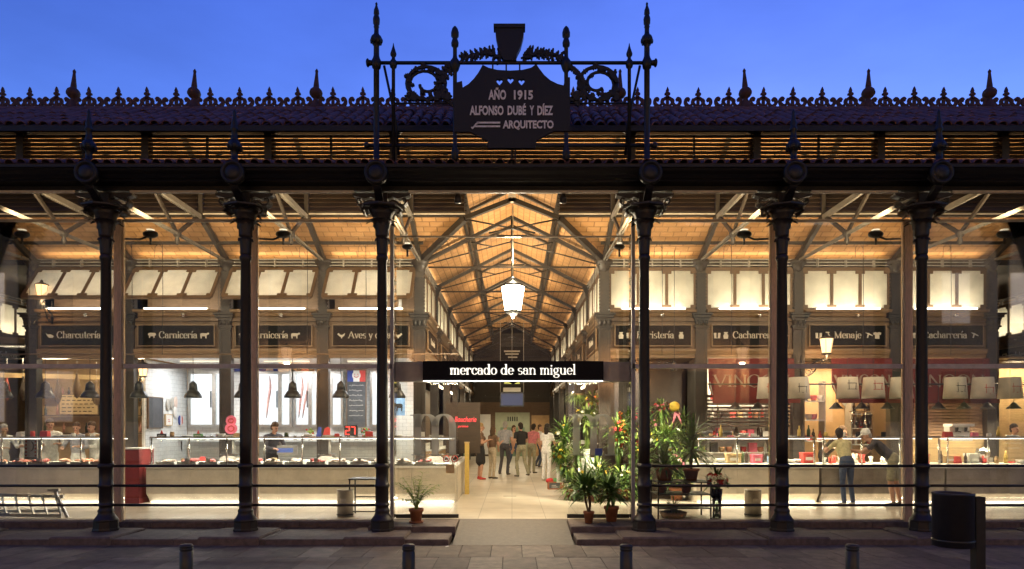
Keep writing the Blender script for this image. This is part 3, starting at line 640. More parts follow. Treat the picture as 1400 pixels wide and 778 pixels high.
# trusses over the front aisle
def aisle_truss():
    t = part('aisle_truss', hall)
    b = MB()
    for dx in (-.03, .03): b.bar((dx, .05, 5.60), (dx, 4.7, 5.64), .022, .045)
    b.build('tie_rod', 'tie_paint', t)
    for (p, q) in (((0, 4.76, 5.66), (0, 3.45, 6.27)), ((0, .1, 5.66), (0, 1.3, 6.33))):
        b = MB(); b.bar(p, q, .09, .12); b.build('rafter', 'iron_inside', t)
    b = MB(); b.bar((0, 1.25, 6.26), (0, 3.55, 6.26), .07, .10); b.bar((-.06, 1.25, 6.205), (.0, 3.55, 6.205), .012, .02); b.build('collar', 'tie_paint', t)
    for (p, q) in (((0, 2.4, 5.63), (0, 1.45, 6.24)), ((0, 2.4, 5.63), (0, 3.3, 6.24))):
        b = MB(); b.bar(p, q, .045, .07); b.build('strut', 'iron_inside', t)
    b = MB(); b.lathe([(.012, 5.40), (.04, 5.44), (.05, 5.50), (.03, 5.55), (.07, 5.58), (.08, 5.63), (.07, 5.68), (.03, 5.70)], 12, (0, 2.4, 0)); b.build('pendant_boss', 'iron_inside', t)
    for y in (1.36, 3.44): MB().bx(-.045, .045, y - .045, y + .045, 6.2, 7.05).build('lantern_post', 'iron_inside', t)
    for (p, q) in (((0, 1.3, 7.12), (0, 2.38, 7.83)), ((0, 3.5, 7.1), (0, 2.38, 7.83))):
        b = MB(); b.bar(p, q, .07, .11); b.build('upper_rafter', 'iron_inside', t)
    b = MB(); b.tube([(0, 1.5, 6.55), (1.1, 2.7, 7.4)], .012, 6); b.tube([(0, 1.5, 6.55), (-1.1, 2.7, 7.4)], .012, 6); b.build('brace_rod', 'iron_inside', t)
    return t
INX = [-11.1, -8.86, -6.62, -4.37, -2.14, 2.14, 4.37, 6.62, 8.86, 11.1]
t0 = aisle_truss(); t0.location.x = INX[0]
for x in INX[1:]: copy_tree(t0, hall, (x, 0, 0))
pr = part('aisle_purlins', hall)
for y, z, w_ in ((4.25, 5.97, .06), (4.86, 5.69, .12)):
    for sx in (-1, 1): MB().bx(min(sx * 2.0, sx * 12), max(sx * 2.0, sx * 12), y - w_ / 2, y + w_ / 2, z - w_, z).build('purlin', 'iron_inside', pr)
for y, z in ((3.1, 7.28), (1.75, 7.36)): MB().bx(-12, 12, y - .03, y + .03, z - .06, z).build('purlin', 'iron_inside', pr)

# nave trusses, valley rafters and inner columns
def nave_truss(y, first=False):
    t = part('nave_truss', hall, (0, y, 0))
    for sx in (-1, 1):
        b = MB(); b.bar((sx * 2.1, 0, 5.62), (sx * 1.0, 0, 6.18), .07, .12, up=(0, 1, 0)); b.bar((sx * 1.0, 0, 6.18), (0, 0, 6.68), .07, .11, up=(0, 1, 0))
        b.build('rafter', 'iron_inside', t)
        b = MB(); b.bar((sx * 1.0, 0, 6.1), (sx * 1.0, 0, 6.85), .07, .07, up=(0, 1, 0)); b.bar((sx * .98, 0, 6.85), (0, 0, 7.33), .06, .09, up=(0, 1, 0)); b.build('lantern_post', 'iron_inside', t)
        b = MB(); b.tube([(sx * 1.95, 0, 5.6), (0, 0, 6.12)], .016, 6); b.build('tie_rod', 'iron_inside', t)
        b = MB(); b.tube([(sx * 1.0, 0, 6.2), (-sx * .35, 0, 5.85 + .42)], .016, 6); b.tube([(sx * .95, 0, 6.1), (sx * .45, 0, 6.0)], .016, 6); b.build('brace_rod', 'iron_inside', t)
    b = MB(); b.tube([(-1.95, 0, 5.52), (1.95, 0, 5.52)], .02, 6); b.build('cross_tie', 'iron_inside', t)
    b = MB(); b.tube([(0, 0, 5.9), (0, 0, 6.7)], .025, 8); b.ball((0, 0, 6.12), .05); b.build('king_rod', 'iron_inside', t)
    return t
NY = [4.8, 7.7, 11.2, 14.7, 18.3, 21.9, 25.4]
for y in NY: nave_truss(y)
va = part('valley_frame', hall)
for sx in (-1, 1):
    b = MB(); b.bar((sx * 2.14, 4.74, 5.64), (sx * 1.0, 3.5, 6.27), .10, .14); b.bar((sx * 1.0, 3.5, 6.27), (0, 3.5, 6.66), .09, .12, up=(0, 1, 0)); b.build('valley_rafter', 'iron_inside', va)
    b = MB(); b.tube([(sx * 1.0, 3.5, 6.25), (-sx * .5, 3.5, 5.95)], .018, 6); b.build('brace_rod', 'iron_inside', va)
b = MB(); b.bx(-.08, .08, 3.44, 3.54, 6.60, 6.76); b.build('junction_box', 'cream_paint', va)

def inner_column(x, y, face=0):
    c = part('inner_column', hall, (x, y, 0), face)
    b = MB(); b.bx(-.15, .15, -.13, .13, FL, .5); b.bx(-.12, .12, -.1, .1, .5, 4.05); b.bx(-.135, -.075, -.115, .0, .55, 4.0); b.bx(.075, .135, -.115, 0, .55, 4.0); b.build('column_shaft', 'iron_inside', c)
    b = MB(); b.bx(-.14, .14, -.12, .12, 4.05, 4.1); b.bx(-.2, .2, -.2, .14, 4.32, 4.38); b.bx(-.23, .23, -.24, .14, 4.38, 4.42); b.bx(-.17, .17, -.15, .12, 4.1, 4.14)
    b.prism([(-.13, 4.14), (.13, 4.14), (.13, 4.2), (.18, 4.32), (-.18, 4.32), (-.13, 4.2)], -.16, .12)
    for i in range(3): b.ball((-.1 + i * .1, -.16, 4.2), (.045, .03, .07), 8, 5)
    b.build('lower_capital', 'iron_inside', c)
    b = MB(); b.bx(-.1, .1, -.1, .1, 4.42, 5.42); 
    for k in range(12): b.bx(-.125, -.098, -.09, -.04, 4.46 + k * .078, 4.50 + k * .078); b.bx(.098, .125, -.09, -.04, 4.46 + k * .078, 4.50 + k * .078)
    b.build('upper_shaft', 'iron_inside', c)
    k = MB(); k.lathe([(.1, 5.38), (.13, 5.42), (.12, 5.44), (.14, 5.5), (.19, 5.58), (.21, 5.60), (.21, 5.66), (.16, 5.68)], 12)
    for i in range(8): acanthus(k, i * PI / 4, .11, 5.42, .15, .08, .08)
    k.build('upper_capital', 'iron_inside', c)
    return c
ic0 = inner_column(INX[0], 4.76)
for x in INX[1:]: copy_tree(ic0, hall, (x, 4.76, 0))
for y in NY[1:]:
    for sx in (-1, 1): copy_tree(ic0, hall, (sx * 2.14, y, 0), -sx * PI / 2)

# glass curtain wall behind the columns
PX = [-8.98, -6.74, -4.43, -2.06, 2.06, 4.49, 6.78, 9.02]
for x in PX:
    if abs(x) < 3: continue
    b = MB(); b.bx(x - .065, x + .065, .56, .68, FL, 5.36); b.build('timber_post', 'wood_post', hall)
for i, (a, c_) in enumerate(zip(PX, PX[1:])):
    if i == 3: continue
    g = part('glass_bay', hall); a += .07 if abs(a) > 3 else 0; c_ -= .07 if abs(c_) > 3 else 0
    for z0, z1 in ((FL + .03, 2.81), (2.89, 5.33)):
        MB().bx(a + .004, c_ - .004, .628, .640, z0, z1).build('pane', 'glass', g)
    MB().bx(a, c_, .60, .665, 2.812, 2.888).build('transom', 'cream_paint', g)
    MB().bx(a, c_, .60, .665, 5.332, 5.37).build('top_rail', 'cream_paint', g)
    MB().bx(a, c_, .60, .665, FL, FL + .028).build('bottom_rail', 'steel_pale', g)
# glass vestibule at the entrance
ev = part('entrance_glazing', hall)
GY = 1.05
for x0, x1 in ((-2.04, -.97), (1.0, 2.06)):
    MB().bx(x0, x1, GY - .006, GY + .006, FL + .06, 2.60).build('pane', 'glass', ev)
    MB().bx(x0 - .02, x1 + .02, GY - .035, GY + .035, FL, FL + .065).build('floor_track', 'black_metal', ev)
for x0, x1 in ((-2.04, -.69), (-.68, .68), (.69, 2.06)):
    MB().bx(x0, x1, GY - .006, GY + .006, 2.97, 5.18).build('pane', 'glass', ev)
for x in (-2.06, 2.08):
    MB().bx(x - .006, x + .006, .67, GY + .01, FL + .03, 5.18).build('pane', 'glass', ev)
    MB().bx(x - .03, x + .03, .60, .66, FL, 5.36).build('mullion', 'steel_pale', ev)
MB().bx(-2.1, 2.12, GY - .02, GY + .02, 5.182, 5.205).build('top_rail', 'cream_paint', ev)
for x0, x1 in ((-2.1, -1.56), (1.60, 2.12)): MB().bx(x0, x1, GY - .08, GY + .08, 2.61, 2.96).build('header_beam', 'header_paint', ev)
for cx in (-1.34, 1.48):
    b = MB(); word(b, 'm', 0, 1.30, .74, GY - .014, GY - .008, st=.17, hair=.03, centre=cx, fit=.90); b.build('glass_letter', 'glass_etched', ev)
# notices stuck on the glass
for nm, cx, cz, s_, mm in (('notice_sticker', 1.54, 1.36, .13, 'print_blue'), ('notice_sticker', -1.10, 1.06, .15, 'wood_pale')):
    MB().bx(cx - s_ / 2, cx + s_ / 2, GY - .02, GY - .015, cz - s_ / 2, cz + s_ / 2).build(nm, mm, ev)
for dx in (-1.17, -1.02):
    b = MB(); b.tube([(dx + .055 * math.cos(R(a)), GY - .017, 1.24 + .055 * math.sin(R(a))) for a in range(0, 360, 30)], .008, 5, 0, True, True); b.bar((dx - .035, GY - .017, 1.275), (dx + .035, GY - .017, 1.205), .008, .008); b.build('no_entry_ring', 'print_red', ev)
    b = MB(); b.prism([(dx - .03, 1.22), (dx + .03, 1.22), (dx + .03, 1.25), (dx + .01, 1.255), (dx, 1.27), (dx - .02, 1.25)], GY - .014, GY - .011); b.build('pictogram', 'print_black', ev)

# railings between the columns
RL = {(-8.86, -6.60): 'black three-bar railing at far left, in front of the lying ladder', (-6.60, -4.33): 'black three-bar railing before the red pillar and white butcher counter',
      (-4.33, -2.11): 'black three-bar railing left of the entrance, before the steel bin and table frame', (2.15, 4.39): 'black three-bar railing right of the entrance, in front of the flower stand',
      (4.39, 6.66): 'black three-bar railing in front of the couple at the counter', (6.66, 8.9): 'black three-bar railing at far right, behind the street bin'}
for (a, c_), lb in RL.items():
    t = thing('railing', lb, 'railing', ((a + c_) / 2, 0, .54), group='railings between the columns')
    h = (c_ - a) / 2 - .095
    for z in (0, .315, .635):
        b = MB(); b.tube([(-h, 0, z), (0, 0, z - .003), (h, 0, z)], .022, 8); b.build('rail', 'iron', t)

# ================================================================ iron frontispiece with the name plaque above the entrance
FY = -.45
fr = thing('rooftop_name_frame', 'dark wrought iron frame with lettered plaque, shield and scrolls above the entrance', 'sign', (0, FY, 5.9))
def fp(x, y): p = at(x, y, FY); return (p.x, p.z - 5.9)          # photo point on the frame's own plane
TALL = [(.06, 0), (.06, .04), (.045, .06), (.045, 1.5), (.065, 1.51), (.075, 1.56), (.075, 1.62), (.055, 1.66), (.045, 1.70), (.043, 1.86), (.06, 1.875), (.085, 1.91), (.09, 1.96), (.075, 2.0), (.05, 2.02), (.038, 2.05), (.036, 2.13), (.045, 2.15), (.035, 2.17), (.052, 2.2), (.055, 2.27), (.045, 2.31), (.032, 2.33), (.045, 2.35), (.04, 2.41), (.025, 2.45), (.014, 2.49), (.02, 2.51), (.003, 2.54)]
for x in (-2.115, 2.105):
    b = MB(); b.lathe(TALL, 14, (x, 0, 0))
    for i in range(8): a = i * PI / 4; b.ball((x + .08 * math.cos(a), .08 * math.sin(a), 1.93), (.022, .022, .045), 5, 4)
    b.build('tall_post', 'iron_dark', fr)
for x in (-1.85, 1.83):
    b = MB(); b.lathe([(.028, .05), (.028, 1.5), (.05, 1.52), (.06, 1.56), (.05, 1.62), (.03, 1.64), (.026, 1.68), (.045, 1.7), (.05, 1.73), (.03, 1.79), (.015, 1.84), (.003, 1.90)], 12, (x, 0, 0)); b.build('slim_post', 'iron_dark', fr)
for x in (-.89, .845):
    b = MB(); b.lathe([(.01, .05), (.05, .08), (.06, .2), (.04, .27), (.032, .3), (.032, 1.44), (.06, 1.48), (.085, 1.55), (.075, 1.61), (.04, 1.66), (.032, 1.7), (.032, 1.83), (.055, 1.85), (.06, 1.9), (.045, 1.95), (.035, 1.97), (.06, 2.0), (.062, 2.06), (.045, 2.12), (.015, 2.16)], 12, (x, 0, 0)); b.build('plaque_post', 'iron_dark', fr)
for x in (-.01, .05): MB().bx(x - .014, x + .014, -.01, .02, -.02, .42).build('centre_strut', 'iron_dark', fr)
b = MB(); b.tube([(-2.24, 0, 1.59), (2.23, 0, 1.59)], .028, 8)
for sx, x in ((-1, -2.25), (1, 2.24)): b.ball((x, 0, 1.59), (.03, .065, .065)); b.tube([(x, 0, 1.59), (x - sx * .12, 0, 1.59)], [.05, .03], 8)
b.build('top_bar', 'iron_dark', fr)
b = MB(); b.tube([(-2.26, .02, .31), (2.22, .02, .31)], .026, 8)
for x in (-2.27, 2.23): b.ball((x, .02, .31), (.05, .05, .05))
b.build('lower_bar', 'iron_dark', fr)
for sx in (-1, 1):
    b = MB(); b.tube([(sx * 2.0, .02, 1.56), (sx * 1.86, .3, .80), (sx * 1.85, .5, .35)], .02, 6); b.build('stay', 'iron_dark', fr)
    b = MB(); b.tube([(sx * .9, .0, .96), (sx * 1.83, 0, .96)], .016, 6); b.build('scroll_bar', 'iron_dark', fr)
    # acanthus scroll: ring of leaves, curled tail and side branch
    b = MB(); cx, cz = sx * 1.34, 1.27; rnd = random.Random(5)
    ring = [(cx + .30 * math.cos(R(a)) * (1 if True else 0), cz + .26 * math.sin(R(a))) for a in range(0, 361, 15)]
    b.tube([(p[0], 0, p[1]) for p in ring], .03, 6)
    def leaf2(px, pz, ang, L, W):
        dx, dz = math.cos(ang), math.sin(ang)
        pts = [(0, 0), (.25, .42), (.4, .22), (.55, .5), (.68, .22), (.85, .3), (1, 0), (.85, -.3), (.68, -.22), (.55, -.5), (.4, -.22), (.25, -.42)]
        b.prism([(px + dx * u * L - dz * v * W, pz + dz * u * L + dx * v * W) for u, v in pts], -.018 - rnd.random() * .02, .018 + rnd.random() * .02)
    for k, a in enumerate(range(0, 360, 30)):
        ra = R(a); px, pz = cx + .30 * math.cos(ra), cz + .26 * math.sin(ra)
        if not (1.0 < pz < 1.56): pass
        leaf2(px, pz, ra + 2.0 + rnd.uniform(-.3, .3), .13, .08); 
        if k % 2: leaf2(px, pz, ra + .9, .09, .07)
    sp = [(cx + (.30 - .2 * t) * math.cos(R(250 - sx * 0 + 420 * t * (1 if sx > 0 else -1))), cz + (.26 - .17 * t) * math.sin(R(250 + 420 * t * (1 if sx > 0 else -1)))) for t in [i / 20 for i in range(21)]]
    b.tube([(p[0], .01, p[1]) for p in sp], .026, 6)
    for i in range(3, 20, 3): leaf2(sp[i][0], sp[i][1], rnd.uniform(0, 6.3), .09, .07)
    br = smoothpath([(sx * .98, 1.0), (sx * 1.08, 1.1), (sx * 1.12, 1.25), (sx * 1.05, 1.42), (sx * .95, 1.52)], 4)
    b.tube([(p[0], 0, p[1]) for p in br], .028, 6)
    for i in range(0, len(br), 2):
        for q in (-1, 1): leaf2(br[i][0], br[i][1], 1.9 * q + (PI / 2 if sx < 0 else PI / 2) * .6, .11, .08)
    for x in (1.62, 1.5, 1.2, 1.0): leaf2(sx * x, .99, PI / 2 + rnd.uniform(-.6, .6), .14, .14)
    b.build('leaf_scroll', 'iron_dark', fr)
    # laurel spray beside the shield
    b = MB(); stem_ = smoothpath([(sx * .14, 1.66), (sx * .35, 1.74), (sx * .55, 1.71), (sx * .74, 1.68)], 5)
    b.tube([(p[0], 0, p[1]) for p in stem_], .018, 6)
    for i in range(1, len(stem_), 2):
        for q in (.9, -.9, 0): leaf2(stem_[i][0], stem_[i][1], (0 if sx > 0 else PI) + q * (1 if sx > 0 else 1) + rnd.uniform(-.2, .2), rnd.uniform(.09, .13), .055)
    for q in range(5): leaf2(sx * (.2 + q * .07), 1.70, PI / 2 + rnd.uniform(-.4, .4) - sx * .3, .19 - q * .02, .06)
    b.build('laurel_spray', 'iron_dark', fr)
b = MB(); b.prism([fp(*p) for p in ((677, 38), (716, 38), (716, 50), (712, 66), (706, 78), (700, 85), (690, 85), (686, 80), (681, 66), (678, 52))], -.06, .06)
b.prism([fp(*p) for p in ((675, 36), (718, 36), (718, 41), (675, 41))], -.075, .075); b.bx(-.05, .07, -.05, .05, 1.6, 1.68); b.build('shield', 'iron_dark', fr)
for x in (-.30, -.09, .12): MB().bx(x - .012, x + .012, -.01, .01, 1.4, 1.58).build('plaque_hanger', 'iron_dark', fr)
outer = [fp(*p) for p in ((621, 116), (632, 113), (633, 122), (641, 117), (648, 110), (654, 102), (658, 95), (660, 91), (668, 95), (680, 98), (697, 99), (714, 98), (726, 95), (733, 90), (737, 96), (744, 105), (752, 112), (762, 117), (770, 119), (773, 108), (779, 108), (779, 181), (757, 181), (742, 189), (733, 194), (732, 204), (667, 204), (667, 194), (655, 188), (643, 182), (621, 182))]
def heart(cx, cy_, s): return [fp(cx + s * q[0], cy_ - s * q[1]) for q in ((0, -1), (-.7, -.25), (-.95, .3), (-.6, .75), (-.15, .6), (0, .3), (.15, .6), (.6, .75), (.95, .3), (.7, -.25))]
pq = obj('plaque', shape2d('plaque', outer, [heart(683, 114, 5), heart(698, 112, 5), heart(713, 114, 5)], .05, 'iron_dark'), fr, (0, -.03, 0))
for txt, xc, wpx, ybot, hpx in (('AÑO', 680, 24, 139, 16.5), ('1915', 715.5, 26, 139, 13), ('ALFONSO', 665.5, 46, 160, 13), ('DUBÉ', 706.5, 25, 160, 16), ('Y', 727, 6, 160, 13), ('DÍEZ', 745, 21, 160, 16), ('ARQUITECTO', 722, 69, 180, 13)):
    p = fp(xc, ybot); k = 1 / 87.6
    me = textmesh(txt, wpx * k, hpx * k, .004, .034); me.materials.clear(); me.materials.append(MATS['plaque_text'])
    obj('lettering', me, pq, (p[0], -.032, p[1]))
b = MB()
for x0, x1, y0, y1 in ((652, 684, 169, 171.3), (650, 684, 174, 176.3)): p = fp(x0, y1); q = fp(x1, y0); b.bx(p[0], q[0], -.036, -.03, p[1], q[1])
p = fp(648, 177); b.ribbon([fp(655, 170), fp(651, 172), fp(649, 175), fp(646, 178), fp(645, 176)], lambda t, dx, dy: .024, -.036, -.03); b.build('flourish', 'plaque_text', pq)

# ================================================================ entrance sign
es = thing('entrance_sign', 'long black sign box reading mercado de san miguel in glowing white serif letters', 'sign', (.02, .95, 2.61))
MB().bx(-1.58, 1.58, -.12, .2, .01, .35).build('sign_box', 'sign_black', es)
x_ = -1.1; kx_ = 2.2 / (sum(G(ch)[3] + .03 for ch in 'mercado de san miguel') * .112)
for wd_ in ('mercado', 'de', 'san', 'miguel'):
    b = MB(); L = sum(G(ch)[3] + .03 for ch in wd_) * .112 * kx_; word(b, wd_, x_, .115, .112, -.135, -.121, st=.2, hair=.06, fit=L, boldto=9 if wd_ in ('mercado', 'de') else None); b.build('lettering', 'sign_glow', es); x_ += L + .53 * .112 * kx_
MB().bx(-1.57, 1.57, -.1, -.07, -.004, .008).build('light_strip', 'tube_white', es)
b = MB(); b.prism([(-.09, .0), (.09, .0), (.0, -.06)], -.11, -.06); b.build('pointer', 'sign_black', es)
lamp('sign_down_light', 'AREA', (0, 0, -.03), 11, (1, .80, .48), 3.0, .03, (0, 0, 0), es)

# ================================================================ stall fronts under the inner colonnade
ICON = dict(
    pig=[(-.5, .1), (-.42, .25), (-.2, .32), (.2, .3), (.38, .3), (.5, .12), (.42, .0), (.32, -.05), (.3, -.3), (.2, -.3), (.18, -.1), (-.2, -.1), (-.24, -.3), (-.34, -.3), (-.36, -.02)],
    cow=[(-.55, .3), (-.4, .35), (-.3, .25), (.3, .28), (.5, .2), (.5, -.1), (.44, -.38), (.34, -.38), (.32, -.1), (-.1, -.1), (-.14, -.38), (-.24, -.38), (-.26, 0), (-.4, .1), (-.55, .12)],
    bird=[(-.5, .15), (-.3, .3), (-.2, .1), (.1, .05), (.45, .3), (.35, -.05), (.1, -.2), (.05, -.38), (-.02, -.38), (-.05, -.2), (-.25, -.1)],
    shirt=[(-.5, .3), (-.2, .4), (0, .32), (.2, .4), (.5, .3), (.42, .05), (.26, .1), (.26, -.4), (-.26, -.4), (-.26, .1), (-.42, .05)],
    jug=[(-.25, .4), (.25, .4), (.15, .2), (.3, 0), (.25, -.4), (-.25, -.4), (-.3, 0), (-.15, .2)],
    pots=[(-.4, .3), (-.1, .3), (-.1, -.3), (.1, -.3), (.1, .3), (.4, .3), (.35, -.35), (-.35, -.35)],
    brush=[(-.5, .0), (.0, .3), (.4, .35), (.1, .15), (.2, -.3), (.05, -.3), (-.05, .08), (-.5, -.1)],
    hand=[(-.5, .3), (-.3, .1), (.1, .12), (.5, -.1), (.3, -.3), (-.1, -.28), (-.3, -.05)])
def signboard(cx, y, rz, label, text, icl, icr, off=0, width=1.74, xh=.105, shared=None):
    t = thing('stall_sign', label, 'sign', (cx, y, 3.68), rz, 'black name boards above the stalls')
    MB().bx(-width / 2, width / 2, -.13, -.105, 0, .46).build('board', 'sign_black', t)
    b = MB(); e = .022
    b.bx(-width / 2 - e, width / 2 + e, -.14, -.1, .46, .46 + e); b.bx(-width / 2 - e, width / 2 + e, -.14, -.1, -e, 0); b.bx(-width / 2 - e, -width / 2, -.14, -.1, 0, .46); b.bx(width / 2, width / 2 + e, -.14, -.1, 0, .46); b.build('sign_frame', 'wood_trim', t)
    b = MB(); L = word(b, text, 0, .165, xh, -.138, -.1305, centre=off, st=.22, hair=.07); b.build('lettering', 'sign_text', t)
    for side, ics in ((-1, icl), (1, icr)):
        for k, ic in enumerate(ics):
            x = off + side * (L / 2 + .16 + k * .20)
            if abs(x) > width / 2 - .08: continue
            b = MB(); b.prism([(x + side * -1 * p[0] * .19, .23 + p[1] * .19) for p in ICON[ic]], -.137, -.1305); b.build('pictogram', 'sign_text', t)
    return t
WARM = (1, .76, .44); NEUT = (1, .84, .56); WHITE = (1, .91, .72)
def stall(cx, y, rz, wd, tilt, label, lit=True, back=8.0, up=6.0, tube=True, group='stall fronts under the inner columns'):
    t = thing('market_stall', label, 'stall', (cx, y, 0), rz, group)
    h = wd / 2 - .13
    b = MB(); b.prism([(-.06, 4.34), (-.10, 4.36), (-.13, 4.42), (-.19, 4.45), (-.2, 4.5), (.1, 4.5), (.1, 4.34)], -h, h, 'x'); b.build('cornice', 'wood_trim', t)
    b = MB(); b.bx(-h, h, -.06, .08, 3.6, 4.34); b.bx(-h, h, -.1, -.055, 4.24, 4.31); b.build('frieze', 'wood_front', t)
    b = MB(); b.prism([(-.12, 3.6), (-.12, 3.56), (-.1, 3.5), (-.07, 3.46), (-.07, 3.4), (.08, 3.4), (.08, 3.6)], -h, h, 'x'); b.build('lower_rail', 'wood_trim', t)
    # three opal panes with notched corners in a timber frame
    T = Matrix.Translation((0, -.02, 5.47)) @ Matrix.Rotation(-tilt, 4, 'X')
    H = .93; pw = 2 * h / 3; b = MB()
    b.bx(-h, h, -.03, .03, -.05, .03, 0, T); b.bx(-h, h, -.03, .03, -H - .05, -H + .02, 0, T)
    for i in range(4): x = -h + i * pw; b.bx(x - .032, x + .032, -.032, .032, -H, 0, 0, T)
    for i in range(3):
        for sx in (0, 1):
            for z0 in (-H + .02, -.12):
                x = -h + i * pw + (.032 if sx == 0 else pw - .032 - .075); b.bx(x, x + .075, -.026, .026, z0, z0 + .07, 0, T)
    b.build('window_frame', 'wood_front', t)
    for i in range(3):
        x = -h + i * pw; b = MB(); b.bx(x + .03, x + pw - .03, -.006, .006, -H + .01, -.04, 0, T); b.build('opal_pane', 'opal', t)
    b = MB()
    for z in (5.53, 5.60, 5.66): b.bx(-h, h, -.05 - (z - 5.5) * .3, .0 - (z - 5.5) * .3, z, z + .022)
    for x in (-h * .66, 0, h * .66): b.bx(x - .012, x + .012, -.07, .02, 5.5, 5.7)
    b.build('cable_tray', 'steel_pale', t)
    MB().bx(-h, h, .5, .52, 4.4, 5.6).build('light_box_back', 'wood_front' if tilt else 'white_enamel', t)  # board added behind the panes so that they glow
    MB().bx(-h, h, .08, .5, 4.40, 4.42).build('light_box_floor', 'wood_trim' if tilt else 'white_enamel', t)
    if lit:
        lamp('box_light', 'AREA', (0, .28, 4.47), back, (1, .95, .84) if tilt else (1, .87, .66), 2 * h - .2, .10, (PI, 0, 0), t)
        lamp('up_light', 'AREA', (0, -.05, 5.70), up, WARM, 2 * h - .2, .08, (PI - .35, 0, 0), t)
    if tube:
        L = h * .72; b = MB(); b.tube([(-L, -.13, 4.525), (L, -.13, 4.525)], .018, 8); b.build('fluorescent_tube', 'tube_white', t)
        b = MB(); b.bx(-L - .03, -L, -.16, -.1, 4.5, 4.55); b.bx(L, L + .03, -.16, -.1, 4.5, 4.55); b.build('tube_holder', 'white_enamel', t)
        lamp('tube_light', 'AREA', (0, -.17, 4.53), 2.2, WHITE, 2 * L, .04, (PI / 2 * .6, 0, 0), t)
    b = MB(); b.lathe([(.045, -.03), (.045, 0), (.02, .015)], 10, (.2, -.2, 4.37), ax='y'); b.ball((.2, -.24, 4.37), .028); b.build('spot_head', 'chrome', t)
    return t
BAYS = [(INX[i] + INX[i + 1]) / 2 for i in (0, 1, 2, 3, 5, 6, 7, 8)]
SD = [('timber stall front with tilted opal panes above the cured meat counter, far left', 'Charcutería', ['hand'], ['pig'], 'black sign reading Charcutería on the leftmost stall', 0),
      ('timber stall front with tilted panes above the white tiled butcher corner', 'Carnicería', ['pig'], ['cow'], 'first black sign reading Carnicería, flanked by pig and cow, above the tiled corner', .05),
      ('timber stall front with tilted panes above the cold room windows', 'Carnicería', ['pig'], ['cow'], 'second black sign reading Carnicería, next to the poultry sign', -.1),
      ('timber stall front with tilted panes just left of the central aisle', 'Aves y caza', ['bird', 'bird'], ['bird', 'bird'], 'black sign reading Aves y caza with little birds', -.02),
      ('timber stall front with upright glowing panes above the flower stall', 'Floristería', ['pots', 'jug'], ['jug', 'hand'], 'black sign reading Floristería above the flower stall', .05),
      ('timber stall front with upright glowing panes above the slatted blind', 'Cacharrería', ['jug', 'pots'], ['brush'], 'black sign reading Cacharrería above the slatted blind', .1),
      ('timber stall front with upright glowing panes above the couple at the counter', 'Menaje', ['jug', 'pots'], ['brush', 'shirt'], 'black sign reading Menaje above the couple and wall lantern', 0),
      ('timber stall front with upright glowing panes at far right above the shutter', 'Cacharrería', ['pots'], ['brush', 'shirt'], 'black sign with brush and shirt pictograms above the closed shutter, far right', 0)]
for x, (lb, tx, il, ir, lb2, off) in zip(BAYS, SD):
    left = x < 0
    stall(x, 4.76, 0, 2.24, R(36) if left else 0, lb, back=1.5 if left else 2.5, up=.5)
    signboard(x, 4.76, 0, lb2, tx, il, ir, off)
# stalls along the nave, on both sides
ordn = ['first', 'second', 'third', 'fourth', 'fifth', 'sixth']
for k, (a, c_) in enumerate(zip(NY, NY[1:])):
    for sx, nm in ((-1, 'left'), (1, 'right')):
        stall(sx * 2.14, (a + c_) / 2, -sx * PI / 2, c_ - a, 0, f'timber stall front lining the {nm} side of the central aisle, {ordn[k]} from the entrance', back=(1.5 if sx < 0 and k == 0 else 4), up=.5, tube=False, group='stall fronts along the central aisle')
        if k < 3: signboard(sx * 2.14, (a + c_) / 2, -sx * PI / 2, f'black name board on the {nm} side of the central aisle, {ordn[k]} from the entrance', ['Bodega', 'Casqueria', 'Aves', 'Frutas', 'Vinos', 'Pan'][k * 2 + (sx > 0)] if False else ('Carnicería' if sx < 0 else 'Floristería') if k == 0 else 'Menaje', [], [], 0, 1.9)
# stalls across the side aisles
for sx, nm, tx in ((-1, 'left', 'Salazones'), (1, 'right', 'Chocolates')):
    for k in range(3):
        stall(sx * 15, 6.9 + k * 2.24, -sx * PI / 2, 2.24, 0, f'timber stall front with bright panes across the {nm} side aisle, {ordn[k]} from the street', back=4, up=.6, tube=False, group='stall fronts across the side aisles')
        if k == 1: signboard(sx * 15, 6.9 + k * 2.24, -sx * PI / 2, f'black sign reading {tx} across the {nm} side aisle', tx, [], [], 0)
        if k != 1: pass

# ================================================================ houses across the street (they darken the street and show only as reflections)
for k, (x0, x1, h_) in enumerate(((-34, -12.2, 19), (-12, 9.8, 21), (10, 36, 18.5))):
    t = thing('town_house', ('left', 'middle', 'right')[k] + ' one of three dark houses across the street, mirrored faintly in the glass', 'house', ((x0 + x1) / 2, -17.5, 0), PI)
    W = (x1 - x0) / 2; b = MB(); b.bx(-W, W, 0, 8, -.04, h_); b.build('wall', 'warm_wall', t)
    b = MB(); b.bx(-W - .2, W + .2, -.35, 8.2, h_ + .002, h_ + .3); b.build('roof', 'roof_tile', t)
    wm = MB(); wm.bx(-.6, .6, -.06, -.004, 0, 2.2); wm2 = wm.mesh('window', 'glint_window'); wm = wm.mesh('window', 'bottle_dark'); rw = random.Random(40 + k)  # lit windows added at random to give warm glints in the glass
    for f in range(4):
        for i in range(int(W * 2 / 3)): obj('window', wm2 if rw.random() < .3 else wm, t, (-W + 1.6 + i * 3, 0, 2 + f * 4.3))

